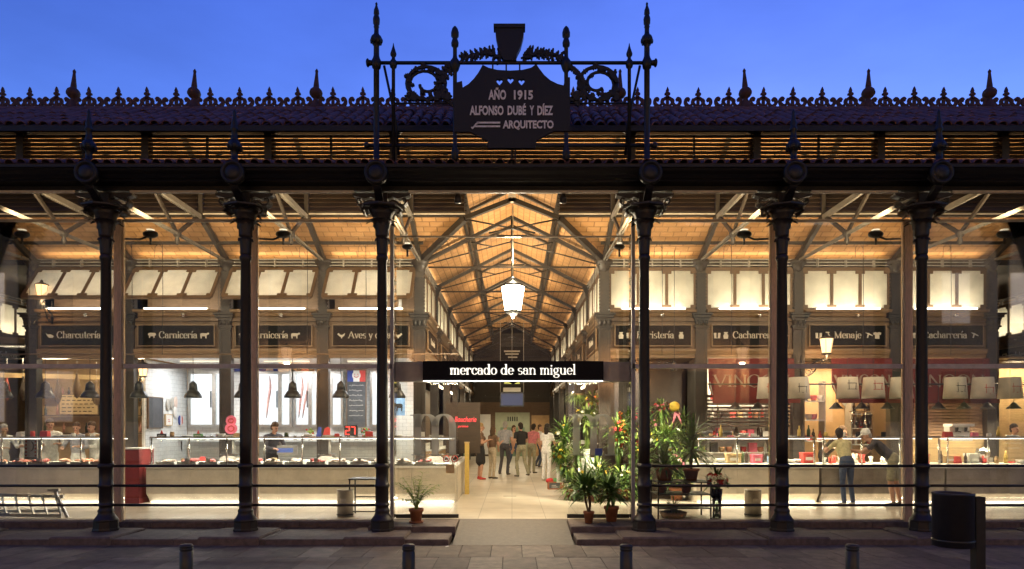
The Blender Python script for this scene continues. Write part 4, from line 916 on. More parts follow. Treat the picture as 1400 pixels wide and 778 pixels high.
# ================================================================ lamps that light the vaults
def flood(x, y, z, label, aim=(0, 1, .9), e=7.0, col=WARM, ang=130, s=1., down=0, arm=0):
    t = thing('floodlight', label, 'lamp', (x, y, z), 0, 'floodlights under the roof'); d = Vector(aim).normalized()
    b = MB(); b.ball((0, 0, -.02), (.17 * s, .10 * s, .09 * s), 12, 8); b.lathe([(.02, -.2), (.02, .0)], 8); b.build('housing', 'black_metal', t)
    if arm: b = MB(); b.tube([(arm, -.08, -.12), (arm * .4, -.04, -.12), (0, 0, -.04)], .018, 6); b.build('mounting_arm', 'black_metal', t)
    b = MB(); b.lathe([(.09 * s, .075 * s), (.08 * s, .08 * s)], 12); b.build('lens', 'lit_panel', t)
    if down: lamp('flood_down', 'SPOT', (0, .05, -.14), down * 4, NEUT, .12, rot=Vector((0, 1, -.85)).to_track_quat('-Z', 'Y').to_euler(), parent=t, spot=R(125), blend=.8)
    q = d.to_track_quat('-Z', 'Y'); l = lamp('flood_beam', 'SPOT', (0, 0, .13), e * 4, col, .12, rot=q.to_euler(), parent=t, spot=R(ang), blend=.7)
for x, lb in zip((-8.98, -6.74, -4.43, 4.49, 6.78, 9.02), ('leftmost added floodlight on a timber post', 'oval floodlight at the top of the timber post left of the tiled butcher corner', 'added floodlight on the timber post left of the entrance', 'added floodlight on the timber post right of the entrance', 'oval floodlight on the timber post beside the couple', 'rightmost added floodlight on a timber post')):  # besides the two oval ones, these floodlights are added to light the vaults
    flood(x + (.45 if x < 0 else -.45), .78, 5.18, lb, e=10, down=6.5, s=.8, arm=(-.40 if x < 0 else .40))
for x, lb in ((-1.9, 'added floodlight in the left corner of the glass porch'), (1.95, 'added floodlight in the right corner of the glass porch')): flood(x, 1.3, 5.1, lb, e=8, s=.6, down=4)  # porch pair added to light the vault over the entrance
for k, (y, e) in enumerate(((6.4, 7), (9.5, 9), (13, 9), (16.5, 7), (20, 4), (23.6, 3))): flood(0, y, 5.38, f'small added uplight on the {ordn[k]} cross tie of the central aisle', (0, .15, 1), e, ang=165, s=.4)  # row of uplights added to light the nave vault

# ================================================================ hanging lantern and wall lanterns
def lantern(loc, s, label, glow, e, col, bracket=None, rod=None):
    t = thing('lantern', label, 'lamp', loc)
    b = MB(); b.lathe([(.13 * s, 0), (.155 * s, .04 * s), (.225 * s, .5 * s), (.22 * s, .51 * s), (.12 * s, .03 * s)], 6, sm=False); b.build('glass_body', glow, t)
    b = MB()
    for i in range(6):
        a = i * PI / 3; b.bar((.158 * s * math.cos(a), .158 * s * math.sin(a), .04 * s), (.23 * s * math.cos(a), .23 * s * math.sin(a), .5 * s), .011 * s, .011 * s)
    b.lathe([(.235 * s, .5 * s), (.24 * s, .515 * s), (.16 * s, .565 * s), (.08 * s, .60 * s), (.05 * s, .63 * s), (.05 * s, .66 * s), (.02 * s, .70 * s)], 12)
    b.lathe([(.015 * s, -.12 * s), (.03 * s, -.1 * s), (.05 * s, -.06 * s), (.16 * s, 0), (.165 * s, .03 * s), (.05 * s, .035 * s)], 12); b.build('lantern_frame', 'black_metal', t)
    if rod: MB().lathe([(.012, .68 * s), (.012, rod)], 8).build('hanging_rod', 'cream_paint', t)
    if bracket:
        b = MB(); dx, dy = bracket; b.tube(smoothpath([(dx, dy, -.30), (dx * .8, dy * .8, -.28), (dx * .35, dy * .35, -.14), (0, 0, -.10)], 5), .016, 6)
        b.tube([(dx, dy, -.55), (dx, dy, 0)], .022, 6); cx, cz = dx * .7, -.38
        b.tube([(cx + .09 * math.cos(R(a)) * (1 - a / 700), dy * .7, cz + .09 * math.sin(R(a)) * (1 - a / 700)) for a in range(0, 500, 30)], .01, 5)
        b.tube(smoothpath([(dx, dy, -.5), (dx * .6, dy * .6, -.44), (dx * .3, dy * .3, -.24), (dx * .1, dy * .1, -.12)], 4), .012, 5); b.build('scroll_bracket', 'black_metal', t)
    lamp('lantern_light', 'POINT', (0, 0, -.16 * s), e, col, .10 * s, parent=t)
    if rod: lamp('lantern_light', 'POINT', (0, 0, 1.0 * s), e * .4, col, .10 * s, parent=t)
    return t
lantern((.02, 3.9, 4.32), 1.12, 'large glowing street lantern hanging on a rod over the entrance', 'lantern_glow', 50, (1, .84, .58), rod=2.35)
p = at(57, 408, 4.3); lantern(p, .6, 'small lit wall lantern high up at far left', 'lamp_glow', 2.2, (1, .62, .3), bracket=(.0, .35))
p = at(195, 515, 4.3); lantern(p, .55, 'small lit wall lantern beside the white tiled butcher corner', 'lamp_glow', 2.2, (1, .62, .3), bracket=(-.25, .35))
p = at(1130, 484, 4.2); lantern(p, .68, 'lit wall lantern on a scrolled iron bracket above the couple', 'lamp_glow', 3.0, (1, .62, .3), bracket=(-.42, .35))

# street lanterns on the houses across the street, mirrored in the glass
for x, z, lb in ((-9.6, 4.6, 'leftmost street lantern across the street, mirrored in the Charcutería sign'), (-4.6, 4.6, 'street lantern across the street, mirrored near the tiled corner'), (4.8, 4.6, 'street lantern across the street, mirrored right of the entrance'), (9.8, 4.6, 'rightmost street lantern across the street, mirrored in the far right sign')):
    lantern((x, -16.7, z), 1.1, lb, 'lamp_glow', 38, (1, .64, .36), bracket=(0, -.75))
# ================================================================ stall interiors
def room(name, label, x0, x1, y1, wallm, cz=3.42, ceilm='white_enamel', fill_energy=5, col=WHITE, y0=4.9, ly=None):
    t = thing(name, label, 'stall', ((x0 + x1) / 2, y0, FL)); W = (x1 - x0) / 2
    MB().bx(-W, W, y1 - y0, y1 - y0 + .08, 0, cz - FL).build('back_wall', wallm, t)
    MB().bx(-W, W, 0, y1 - y0 + .08, cz - FL, cz - FL + .05).build('stall_ceiling', ceilm, t)
    n = max(1, round((x1 - x0) / 2.24))
    for i in range(n):
        x = -W + (i + .5) * 2 * W / n; yy = (ly or (y1 - y0) * .35)
        MB().bx(x - .55, x + .55, yy - .03, yy + .03, cz - FL - .03, cz - FL - .003).build('fill_bar', 'lit_panel' if wallm == 'wall_tile' else 'iron_inside', t)  # bar and area light below it added to brighten the stall interior
        lamp('stall_fill', 'AREA', (x, yy, cz - FL - .07), fill_energy, col, 1.2, .3, parent=t)
    return t
butcher = room('butcher_stall', 'white tiled butcher stall interior behind the long glass counter', -8.6, -2.45, 7.0, 'wall_tile', fill_energy=6.5, col=(.95, .97, 1))
MB().bx(-3.15, -3.09, 0, 2.1, 0, 3.2).build('side_wall', 'white_enamel', butcher)
meatroom = room('cured_meat_stall', 'dim cured meat stall interior with dark shelves at far left', -13.5, -8.66, 8.4, 'warm_wall', cz=3.9, ceilm='wood_dark', fill_energy=9, col=NEUT)
shopF = room('housewares_stall', 'bright housewares stall interior behind the slatted blind', 4.5, 6.55, 6.2, 'white_enamel', ceilm='wood_dark', fill_energy=15, col=NEUT)
shopG = room('kitchenware_stall', 'warm ochre stall interior with goods shelves behind the couple', 6.7, 8.8, 6.0, 'warm_wall', ceilm='wood_dark', fill_energy=11, col=WARM)
shopH = room('shuttered_stall', 'dim stall behind a brown roller shutter at far right', 8.95, 13.5, 5.6, 'wood_pale', ceilm='wood_dark', fill_energy=8, col=WARM)
flow = room('flower_stall', 'flower stall interior with dark back wall right of the entrance', 2.3, 4.35, 6.4, 'dark_wall', ceilm='wood_dark', fill_energy=3, col=NEUT)
# side walls between stalls
for x, mm in ((-8.63, 'wall_tile_side'), (6.62, 'wood_front'), (8.86, 'wood_front'), (4.42, 'dark_wall')):
    w_ = MB().bx(x - .03, x + .03, 4.92, 6.98 if x < 0 else 6.0, FL + .01, 3.38).build('partition_wall', mm, hall)

# cold room windows
for k, (xa, xb, lb) in enumerate(((258, 311, 'leftmost lit cold room window, beside the tiled corner'), (350, 400, 'lit cold room window behind the butcher in grey'), (402, 436, 'lit cold room window with a hanging carcass'), (452, 470, 'narrow lit cold room window beside the menu board'), (506, 519, 'slim lit cold room window right of the menu board'))):
    a = at(xa, 584, 6.94); c_ = at(xb, 508, 6.94)
    t = thing('cold_room_window', lb, 'window', ((a.x + c_.x) / 2, 6.94, a.z), 0, 'lit cold room windows'); W = (c_.x - a.x) / 2; H = c_.z - a.z
    MB().bx(-W + .03, W - .03, .0, .03, .05, H - .05).build('lit_interior', 'cold_light', t)
    b = MB(); e = .07; b.bx(-W, W, -.06, .03, H - e, H); b.bx(-W, W, -.06, .03, 0, e); b.bx(-W, -W + e, -.06, .03, e, H - e); b.bx(W - e, W, -.06, .03, e, H - e)
    if W > .3: b.bx(W * .35 - .05, W * .35 + .05, -.07, .03, e, H - e)
    b.build('window_frame', 'aluminium', t)
    MB().bx(-W + e, W - e, -.03, -.022, e, H - e).build('pane', 'glass', t)
    if W > .2: MB().bx(W * .35 - .08, W * .35 - .055, -.11, -.075, H * .35, H * .65).build('handle', 'black_metal', t)
    if k in (2, 1):
        b = MB(); 
        for q in range(2 if k == 2 else 1): b.tube(smoothpath([(-.12 + q * .16, -.012, H - .12), (-.1 + q * .15, -.012, H * .72), (-.16 + q * .12, -.012, H * .45), (-.2 + q * .1, -.012, H * .16)], 5), [.008 + .03 * math.sin(i / 15 * PI) for i in range(16)], 8)
        b.build('hanging_carcass', 'carcass', t)
# band of posters above the cold windows
for k, (xa, xb, mm, lb) in enumerate(((352, 380, 'print_blue', 'dark blue poster above the cold room windows'), (380, 398, 'paper', 'white blank poster above the cold room windows'), (398, 430, 'wood_dark', 'dark brown poster with a red blot above the cold room windows'), (316, 348, 'print_blue', 'blue poster partly hidden by the second timber post'))):
    a = at(xa, 508, 6.9); c_ = at(xb, 484, 6.9)
    t = thing('wall_poster', lb, 'poster', ((a.x + c_.x) / 2, 6.9, a.z)); W = (c_.x - a.x) / 2 - .01; H = c_.z - a.z
    MB().bx(-W, W, 0, .02, 0, H).build('sheet', mm, t)
    b = MB(); b.prism([(W * .2 + .07 * math.cos(R(q)), H * .55 + .09 * math.sin(R(q))) for q in range(0, 360, 40)], -.006, -.001); b.prism([(W * .2 - .1, .02), (W * .2 + .1, .02), (W * .2 + .05, H * .45), (W * .2 - .05, H * .45)], -.006, -.001)
    b.build('printed_figure', ('fat', 'paper', 'print_red', 'fat')[k], t)
# boards, notices
def sideboard(name, label, cat, y0, y1, z0, z1, mm, frame='wood_front'):
    t = thing(name, label, cat, (-8.57, (y0 + y1) / 2, z0), PI / 2); W = (y1 - y0) / 2; H = z1 - z0
    MB().bx(-W, W, -.015, .015, 0, H).build('panel', mm, t)
    b = MB(); e = .02; b.bx(-W - e, W + e, -.022, .018, H, H + e); b.bx(-W - e, W + e, -.022, .018, -e, 0); b.bx(-W - e, -W, -.022, .018, 0, H); b.bx(W, W + e, -.022, .018, 0, H); b.build('board_rim', frame, t)
    return t, W, H
def board(name, label, cat, x0, x1, y0, y1, Y, mm, frame='wood_front'):
    a = at(x0, y1, Y); c_ = at(x1, y0, Y); t = thing(name, label, cat, ((a.x + c_.x) / 2, Y, a.z)); W = (c_.x - a.x) / 2; H = c_.z - a.z
    MB().bx(-W, W, -.015, .015, 0, H).build('panel', mm, t)
    b = MB(); e = .02; b.bx(-W - e, W + e, -.022, .018, H, H + e); b.bx(-W - e, W + e, -.022, .018, -e, 0); b.bx(-W - e, -W, -.022, .018, 0, H); b.bx(W, W + e, -.022, .018, 0, H); b.build('board_rim', frame, t)
    return t, W, H
sideboard('slate_board', 'plain dark slate board on the white tiles beside the lantern', 'board', 4.98, 5.62, 1.78, 2.5, 'board_grey')
t, W, H = sideboard('framed_notice', 'small framed notice on the white tiles next to the slate board', 'notice', 5.78, 6.08, 1.85, 2.1, 'paper', 'wood_pale')
b = MB(); b.bx(-.05, .05, -.02, -.0155, H * .3, H * .36); b.bx(-.05, .02, -.02, -.0155, H * .5, H * .56); b.build('print', 'print_red', t)
t = thing('round_plate', 'round tricolour plate hung on the white tiled wall', 'plate', (-8.57, 6.55, 1.97), PI / 2); 
for k, (mm, a0, a1) in enumerate((('print_blue', -.09, -.03), ('paper', -.03, .03), ('print_red', .03, .09))):
    b = MB(); pts = [(x, math.sqrt(max(0, .1 ** 2 - x * x)) * 1.3) for x in [a0 + (a1 - a0) * i / 4 for i in range(5)]]; b.prism(pts + [(p[0], -p[1]) for p in reversed(pts)], -.015, .015); b.build('stripe', mm, t)
t = thing('wall_figures', 'pale cut-out trophy shapes fixed to the white tiled wall', 'decoration', (-8.575, 6.15, 2.3), PI / 2)
for dx, dz, mm in ((-.22, .05, 'steel_pale'), (-.02, .08, 'steel_pale'), (.16, .12, 'fat'), (.14, -.12, 'paper')):
    b = MB(); b.ball((dx, 0, dz), (.1, .02, .16)); b.build('cutout', mm, t)
t, W, H = board('menu_board', 'tall black chalk menu with a tricolour smiling badge on top', 'menu board', 475, 500, 506, 584, 6.6, 'board_grey')
zt = H - .30
for mm, x0, x1 in (('print_blue', -W + .005, -W * .33), ('paper', -W * .33, W * .33), ('print_red', W * .33, W - .005)): MB().bx(x0, x1, -.022, -.0155, zt, H - .01).build('badge_stripe', mm, t)
b = MB(); b.prism([(.11 * math.cos(R(q)), H - .14 + .11 * math.sin(R(q))) for q in range(0, 360, 20)], -.028, -.0225); b.build('badge_face', 'paper', t)
b = MB(); b.ribbon([(.06 * math.cos(R(q)), H - .13 + .06 * math.sin(R(q))) for q in range(200, 345, 12)], lambda t_, dx, dy: .018, -.034, -.029)
for sx in (-1, 1): b.prism([(sx * .04 + .014 * math.cos(R(q)), H - .11 + .014 * math.sin(R(q))) for q in range(0, 360, 45)], -.034, -.029)
b.build('badge_features', 'print_red', t)
rr = random.Random(3); b = MB()
for k in range(7):
    z = zt - .1 - k * .13; x = -W + .05
    while x < W - .1:
        L = rr.uniform(.03, .07); b.ribbon([(x, z + rr.uniform(-.01, .01)), (x + L / 3, z + rr.uniform(-.02, .025)), (x + L * .7, z + rr.uniform(-.02, .025)), (x + L, z)], lambda t_, dx, dy: .009, -.021, -.0155); x += L + .012
b.build('chalk_writing', 'chalk', t)
# round price board, number display
t = thing('turn_display', 'small red lit number display showing 27 on the butcher counter', 'display', at(480, 596, 4.5)); MB().bx(-.15, .15, -.03, .05, 0, .24).build('display_case', 'black_metal', t)
b = MB()
SEG = {'2': 'abged', '7': 'abc'}
for i, ch in enumerate('27'):
    ox = -.115 + i * .125; w_, h_ = .085, .17; oz = .035
    for s_ in SEG[ch]:
        q = {'a': ((0, h_), (w_, h_)), 'b': ((w_, h_), (w_, h_ / 2)), 'c': ((w_, h_ / 2), (w_, 0)), 'd': ((0, 0), (w_, 0)), 'e': ((0, 0), (0, h_ / 2)), 'g': ((0, h_ / 2), (w_, h_ / 2))}[s_]
        b.ribbon([(ox + q[0][0], oz + q[0][1]), (ox + q[1][0], oz + q[1][1])], lambda t_, dx, dy: .02, -.04, -.032)
b.build('digits', 'led_red', t)
t = thing('red_shop_sign', 'lettered red script sign on a dark board beside the entrance counter', 'sign', at(633, 578, 5.6)); MB().bx(-.42, .42, 0, .03, -.75, .5).build('panel', 'wood_dark', t)
me = textmesh('la Boucherie', .66, .13, .003, .01, .3); me.materials.clear(); me.materials.append(MATS['neon_red']); obj('lettering', me, t, (0, -.01, .02))
me = textmesh('prime', .26, .07, .003, .01, .3); me.materials.clear(); me.materials.append(MATS['neon_red']); obj('lettering', me, t, (0, -.01, -.13))

# ================================================================ counters
rr0 = random.Random(2)
def counter(x0, x1, label, gtop=1.56, posts=4, y0=3.34, end=None, stone='counter_stone', dep=.95, light=2.6, col=NEUT, kick=1.5):
    t = thing('glass_counter', label, 'counter', ((x0 + x1) / 2, y0, FL)); W = (x1 - x0) / 2; zt = .98 - FL
    npn = max(2, round(2 * W / .95)); cm = part('counter_base', t)
    for i in range(npn):
        a_ = -W + i * 2 * W / npn + .002; e_ = -W + (i + 1) * 2 * W / npn - .002; jt = rr0.uniform(0, .004)
        b = MB(); b.prism([(jt, .2), (jt, zt - .05), (dep, zt - .05), (dep, 0), (.14, 0), (.12, .06), (.06, .14)], a_, e_, 'x'); b.build('stone_panel', stone, cm)
    MB().bx(-W - .01, W + .01, -.02, dep + .01, zt - .048, zt).build('worktop', 'white_enamel', t)
    MB().bx(-W + .05, W - .05, .05, .062, zt + .002, gtop - FL).build('front_glass', 'glass_case', t)
    MB().bx(-W + .04, W - .04, .04, .40, gtop - FL + .002, gtop - FL + .014).build('glass_shelf', 'glass_case', t)
    MB().bx(-W + .05, W - .05, .045, .065, gtop - FL + .015, gtop - FL + .04).build('shelf_rail', 'chrome', t)
    for i in range(posts + 1):
        x = -W + .07 + i * (2 * W - .14) / posts
        b = MB(); b.lathe([(.016, zt), (.016, gtop - FL)], 8, (x, .085, 0)); b.build('glass_post', 'chrome', t)
    MB().bx(-W + .06, W - .06, .33, .355, gtop - FL - .02, gtop - FL - .004).build('case_light', 'case_light', t)
    MB().bx(-W + .05, W - .05, .095, .112, .012, .03).build('kick_light', 'case_light', t)
    lamp('kick_glow', 'AREA', (0, .045, .11), kick * W, col, 2 * W - .1, .04, (-.7, 0, 0), t)
    lamp('case_glow', 'AREA', (0, .33, gtop - FL - .045), light * W * 1.7, col, 2 * W - .2, .05, parent=t)
    MB().bx(-W + .02, W - .02, .075, dep - .03, zt + .002, zt + .03).build('display_bed', 'white_enamel', t)
    return t
counter(-12.6, -8.27, 'long pale counter of cured meats with a glass case at far left', posts=5, light=2.6, kick=.75)
counter(-7.74, -1.19, 'long pale stone butcher counter with glass case left of the entrance', posts=8, light=2.4, col=WHITE, kick=.75)
MB_ = MB(); t = thing('red_pillar', 'plain dark red pillar box between the two left counters', 'pillar', (-8.04, 3.3, FL)); MB().bx(-.17, .17, 0, .6, .0, 1.14).build('pillar_body', 'red_paint', t); MB().bx(-.19, .19, -.02, .62, 1.142, 1.17).build('pillar_cap', 'paper', t); MB().bx(-.19, .19, -.02, .6, -.0, .1).build('plinth', 'red_paint', t)
counter(3.9, 6.5, 'pale counter with goods baskets below the slatted blind', posts=3, light=2.6)
counter(6.55, 9.15, 'lit glass counter that the couple leans on', posts=3, light=3.0, stone='counter_kick')
counter(9.2, 12.8, 'glass counter with wooden back at far right', posts=4, light=1.8, stone='counter_kick')
# return of the butcher counter along the aisle with its yellow end panel
t = thing('aisle_counter', 'white counter end running back along the left side of the aisle', 'counter', (-1.2, 4.3, FL)); MB().bx(-.8, 0, 0, 3.3, 0, .76).build('counter_base', 'counter_stone', t); MB().bx(-.82, .02, .0, 3.32, .762, .80).build('worktop', 'white_enamel', t); MB().bx(-.1, -.088, .02, 3.2, .802, 1.3).build('front_glass', 'glass_case', t)
t = thing('yellow_panel', 'upright yellow wooden end panel of the aisle counter', 'panel', (-1.08, 5.3, FL)); MB().bx(-.05, .05, -.09, .09, 0, 1.22).build('panel_body', 'print_yellow', t); MB().bx(-.06, .06, -.1, .1, 1.222, 1.25).build('panel_cap', 'wood_pale', t)

# goods in the cases ------------------------------------------------
rr = random.Random(8)
def tray(x, y, z, kind, label, grp):
    t = thing('meat_tray', label, 'tray', (x, y, z), rr.uniform(-.05, .05), grp)
    b = MB(); b.bx(-.2, .2, -.15, .15, 0, .015); b.bx(-.2, .2, -.15, -.135, .015, .045); b.bx(-.2, .2, .135, .15, .015, .045); b.bx(-.2, -.185, -.135, .135, .015, .045); b.bx(.185, .2, -.135, .135, .015, .045); b.build('dish', 'white_enamel', t)
    b = MB()
    for i in range(6):
        px, py = rr.uniform(-.13, .13), rr.uniform(-.09, .09)
        if kind == 'sausage': b.tube(smoothpath([(-.15, py, .04), (-.05, py + .02, .055 + i * .006), (.06, py - .01, .05 + i * .006), (.15, py, .04)], 4), .02, 7)
        elif kind == 'loop': b.tube([(px + .06 * math.cos(R(q)), py, .085 + .06 * math.sin(R(q))) for q in range(0, 360, 36)], .014, 6, 0, True, True)
        else: b.ball((px, py, .045 + rr.uniform(0, .03)), (rr.uniform(.05, .08), rr.uniform(.04, .06), rr.uniform(.025, .045)), 8, 5)
    b.build('meat', {'sausage': 'sausage', 'loop': 'ham', 'cut': 'meat', 'pale': 'fat', 'ham': 'ham'}[kind], t)
    if rr.random() < .6:
        b = MB(); b.bx(-.04, .04, -.14, -.135, .05, .12); b.build('price_card', 'paper', t)
x = -12.3
while x < -8.5: tray(x, 3.58, .99 + .025, rr.choice(['sausage', 'loop', 'ham', 'cut']), 'white dish of sausages and ham cuts in the far left glass case', 'dishes of cured meat'); x += .44
x = -7.4
while x < -1.5: tray(x, 3.60, 1.015, rr.choice(['pale', 'cut', 'pale']), 'white dish of fresh meat in the butcher glass case', 'dishes of fresh meat'); x += .46
def scale_(x, y, label, s=1.):
    t = thing('weighing_scale', label, 'scale', (x, y, 1.0)); b = MB(); b.prism([(-.2, 0), (.2, 0), (.18, .12), (.1, .16), (-.1, .16), (-.18, .12)], 0, .3); b.build('scale_body', 'steel_pale', t)
    MB().bx(-.2, .2, .02, .32, .18, .2).build('scale_pan', 'chrome', t); b = MB(); b.lathe([(.03, .16), (.03, .5)], 8, (0, .28, 0)); b.bx(-.16, .16, .24, .32, .5, .62); b.build('display_head', 'grey_wall', t); MB().bx(-.12, .12, .232, .238, .53, .59).build('readout', 'mid_green', t); return t
scale_(at(313, 620, 4.0).x, 3.95, 'grey weighing scale beside the second column')
scale_(at(447, 620, 4.0).x, 3.95, 'grey weighing scale left of the 27 display')
scale_(at(595, 620, 4.0).x, 3.95, 'grey weighing scale on the counter behind the etched glass letter')
t = thing('pig_sign', 'pink round-lobed cut-out sign standing on the butcher counter', 'sign', at(316, 592, 4.4)); b = MB(); b.prism([(.12 * math.cos(R(q)), .28 + .12 * math.sin(R(q))) for q in range(0, 360, 24)], -.01, .01); b.prism([(.14 * math.cos(R(q)), .1 + .13 * math.sin(R(q))) for q in range(0, 360, 24)], -.012, .012); b.build('cutout', 'print_pink', t)
b = MB(); b.tube([(.07 * math.cos(R(q)), -.016, .1 + .06 * math.sin(R(q))) for q in range(0, 360, 30)], .012, 5, 0, True, True); b.tube([(.06 * math.cos(R(q)), -.016, .28 + .05 * math.sin(R(q))) for q in range(0, 360, 30)], .012, 5, 0, True, True); b.build('outline', 'print_red', t)
for k, (px, mm, lb) in enumerate(((221, 'board_grey', 'dark price plate with red tip standing at the left end of the butcher counter'), (271, 'print_green', 'green price plate with red tip standing on the butcher counter'))):
    t = thing('price_plate', lb, 'price tag', at(px, 603, 3.7)); MB().bx(-.1, .1, -.01, .01, .03, .16).build('plate', mm, t); b = MB(); b.prism([(-.03, .16), (.03, .16), (0, .24)], -.008, .008); b.build('tip', 'print_red', t); MB().bx(-.01, .01, -.01, .01, -.02, .03).build('spike', 'chrome', t)
    b = MB(); b.bx(-.07, .07, -.014, -.011, .11, .125); b.bx(-.07, .04, -.014, -.011, .07, .085); b.build('writing', 'chalk', t)
for k, (px, lb) in enumerate(((424, 'first bunch of dried herbs and garlic on the butcher counter'), (499, 'bunch of dried herbs right of the 27 display'))):
    t = thing('herb_bunch', lb, 'herbs', at(px, 601, 4.3)); b = MB()
    for i in range(26): a = rr.uniform(0, 6.3); r_ = rr.uniform(0, .09); b.ball((r_ * math.cos(a), r_ * math.sin(a), rr.uniform(.02, .26)), rr.uniform(.015, .03), 6, 4)
    b.build('sprigs', 'leaf_a' if k else 'leaf_c', t); b = MB()
    for i in range(10): a = rr.uniform(0, 6.3); b.ball((.09 * math.cos(a), .09 * math.sin(a), rr.uniform(.03, .24)), .022, 6, 4)
    b.build('red_fruits', 'petal_red', t)
t = thing('letter_cutout', 'red and blue letter cut-outs standing beside the herbs', 'sign', at(441, 598, 4.3)); 
b = MB(); b.prism([(-.15, 0), (-.03, 0), (-.03, .22), (-.09, .24)], -.01, .01); b.build('blue_letter', 'print_blue', t); b = MB(); b.prism([(0, 0), (.17, 0), (.17, .2), (.12, .24), (.05, .2)], -.01, .01); b.build('red_letter', 'print_red', t)
# spice jars on the rear shelf
sh = thing('rear_shelf', 'white shelf along the tiled butcher wall', 'shelf', (-5.6, 6.85, 1.42)); MB().bx(-2.9, 2.5, -.12, .12, 0, .03).build('shelf_board', 'white_enamel', sh)
for i in range(26):
    if rr.random() < .2: continue
    x = -8.3 + i * .2; t = thing('spice_jar', 'small dark jar in the row along the tiled wall shelf', 'jar', (x, 6.85, 1.452), 0, 'jars on the rear shelf')
    b = MB(); b.lathe([(.05, 0), (.052, .08), (.04, .1)], 10); b.build('jar_body', 'bottle_dark', t); MB().lathe([(.045, .1), (.045, .125)], 10).build('lid', 'chrome', t)
wb = thing('rear_worktop', 'grey steel worktop with tools along the butcher rear wall', 'worktop', (-5.6, 6.6, FL)); MB().bx(-2.9, 2.4, 0, .35, .75, .80).build('worktop_slab', 'aluminium', wb); MB().bx(-2.85, 2.35, .1, .34, 0, .75).build('cupboards', 'grey_wall', wb)
t = thing('knife_rack', 'row of knives hanging on the rear wall', 'knife rack', at(234, 606, 6.5)); MB().bx(-.3, .3, 0, .03, .05, .09).build('rack_bar', 'aluminium', t)
for i in range(6): b = MB(); b.prism([(-.25 + i * .1, .05), (-.21 + i * .1, .05), (-.215 + i * .1, -.18 - .03 * (i % 3)), (-.24 + i * .1, -.15)], -.01, .0); b.build('knife', 'black_metal', t)
t = thing('blue_screen_till', 'cash till with a blue lit strip beside the butcher', 'till', at(390, 622, 4.9)); MB().bx(-.2, .2, 0, .3, 0, .22).build('till_body', 'grey_wall', t); MB().bx(-.18, .18, -.01, -.002, .06, .16).build('till_screen', 'plastic_blue', t)
t = thing('wall_poster', 'framed sky blue poster with a black cow left of the entrance', 'poster', at(545, 552, 6.2)); MB().bx(-.16, .16, 0, .02, -.3, .15).build('sheet', 'print_sky', t); b = MB(); b.prism([(p[0] * .2, -.08 + p[1] * .3) for p in ICON['cow']], -.008, -.001); b.build('printed_cow', 'print_black', t)
# cured meat stall furniture: shelves of bottles, ceiling rails
for k, (z, mm) in enumerate(((1.6, 'wood_front'), (2.1, 'wood_front'), (2.6, 'wood_front'))):
    t = thing('bottle_shelf', ('lowest', 'middle', 'top')[k] + ' wooden bottle shelf at the back of the far left stall', 'shelf', (-11.0, 8.2, z)); MB().bx(-2.3, 2.2, -.14, .14, 0, .03).build('shelf_board', mm, t)
    for i in range(26):
        if rr.random() < .25: continue
        bo = thing('bottle', f'small dark bottle on the {("lowest","middle","top")[k]} shelf of the far left stall', 'bottle', (-13.2 + i * .17, 8.2 + rr.uniform(-.04, .04), z + .032), 0, f'bottles on the {("lowest", "middle", "top")[k]} shelf'); b = MB(); b.lathe([(.035, 0), (.037, .16), (.014, .22), (.014, .28), (.016, .285)], 8); b.build('bottle_body', rr.choice(['bottle_green', 'bottle_dark', 'ham']), bo)
t, W, H = board('price_list', 'pale yellow price list board with black rows in the far left stall', 'board', 82, 134, 540, 566, 7.6, 'wood_pale')
b = MB()
for i in range(5):
    x = -W + .06
    while x < W - .15: L = rr.uniform(.05, .12); b.bx(x, x + L, -.02, -.0155, .06 + i * .1, .085 + i * .1); x += L + .05
b.build('writing', 'print_black', t)
for k, (x0, y0_, x1, y1_) in enumerate(((-13, 6.0, -8.7, 7.8), (-13, 5.4, -8.7, 5.4))):
    t = thing('ceiling_beam', ('slanting', 'straight')[k] + ' pale timber rail under the far left stall ceiling', 'beam', (x0, y0_, 3.1 + k * .15)); b = MB(); b.bar((0, 0, 0), (x1 - x0, y1_ - y0_, 0), .05, .12); b.build('beam_body', 'wood_pale', t)
t = thing('red_white_poster', 'red and white poster with a black crescent inside the far left glass case', 'poster', at(42, 628, 3.46)); MB().bx(-.14, .14, 0, .01, 0, .42).build('sheet', 'paper', t)
b = MB()
for i in range(5): 
    for sx in (-1, 1): b.prism([(sx * .1 + .02 * math.cos(R(q)), .08 + i * .075 + .025 * math.sin(R(q))) for q in range(0, 360, 60)], -.004, -.0005)
b.build('dots', 'print_red', t); b = MB(); b.ribbon([(.06 * math.cos(R(q)), .28 + .1 * math.sin(R(q))) for q in range(-100, 90, 15)], lambda t_, dx, dy: .03 * (1 - abs(t_ - .5)), -.006, -.0005); b.bx(-.13, .13, -.006, -.0005, .01, .04); b.build('crescent', 'print_black', t)

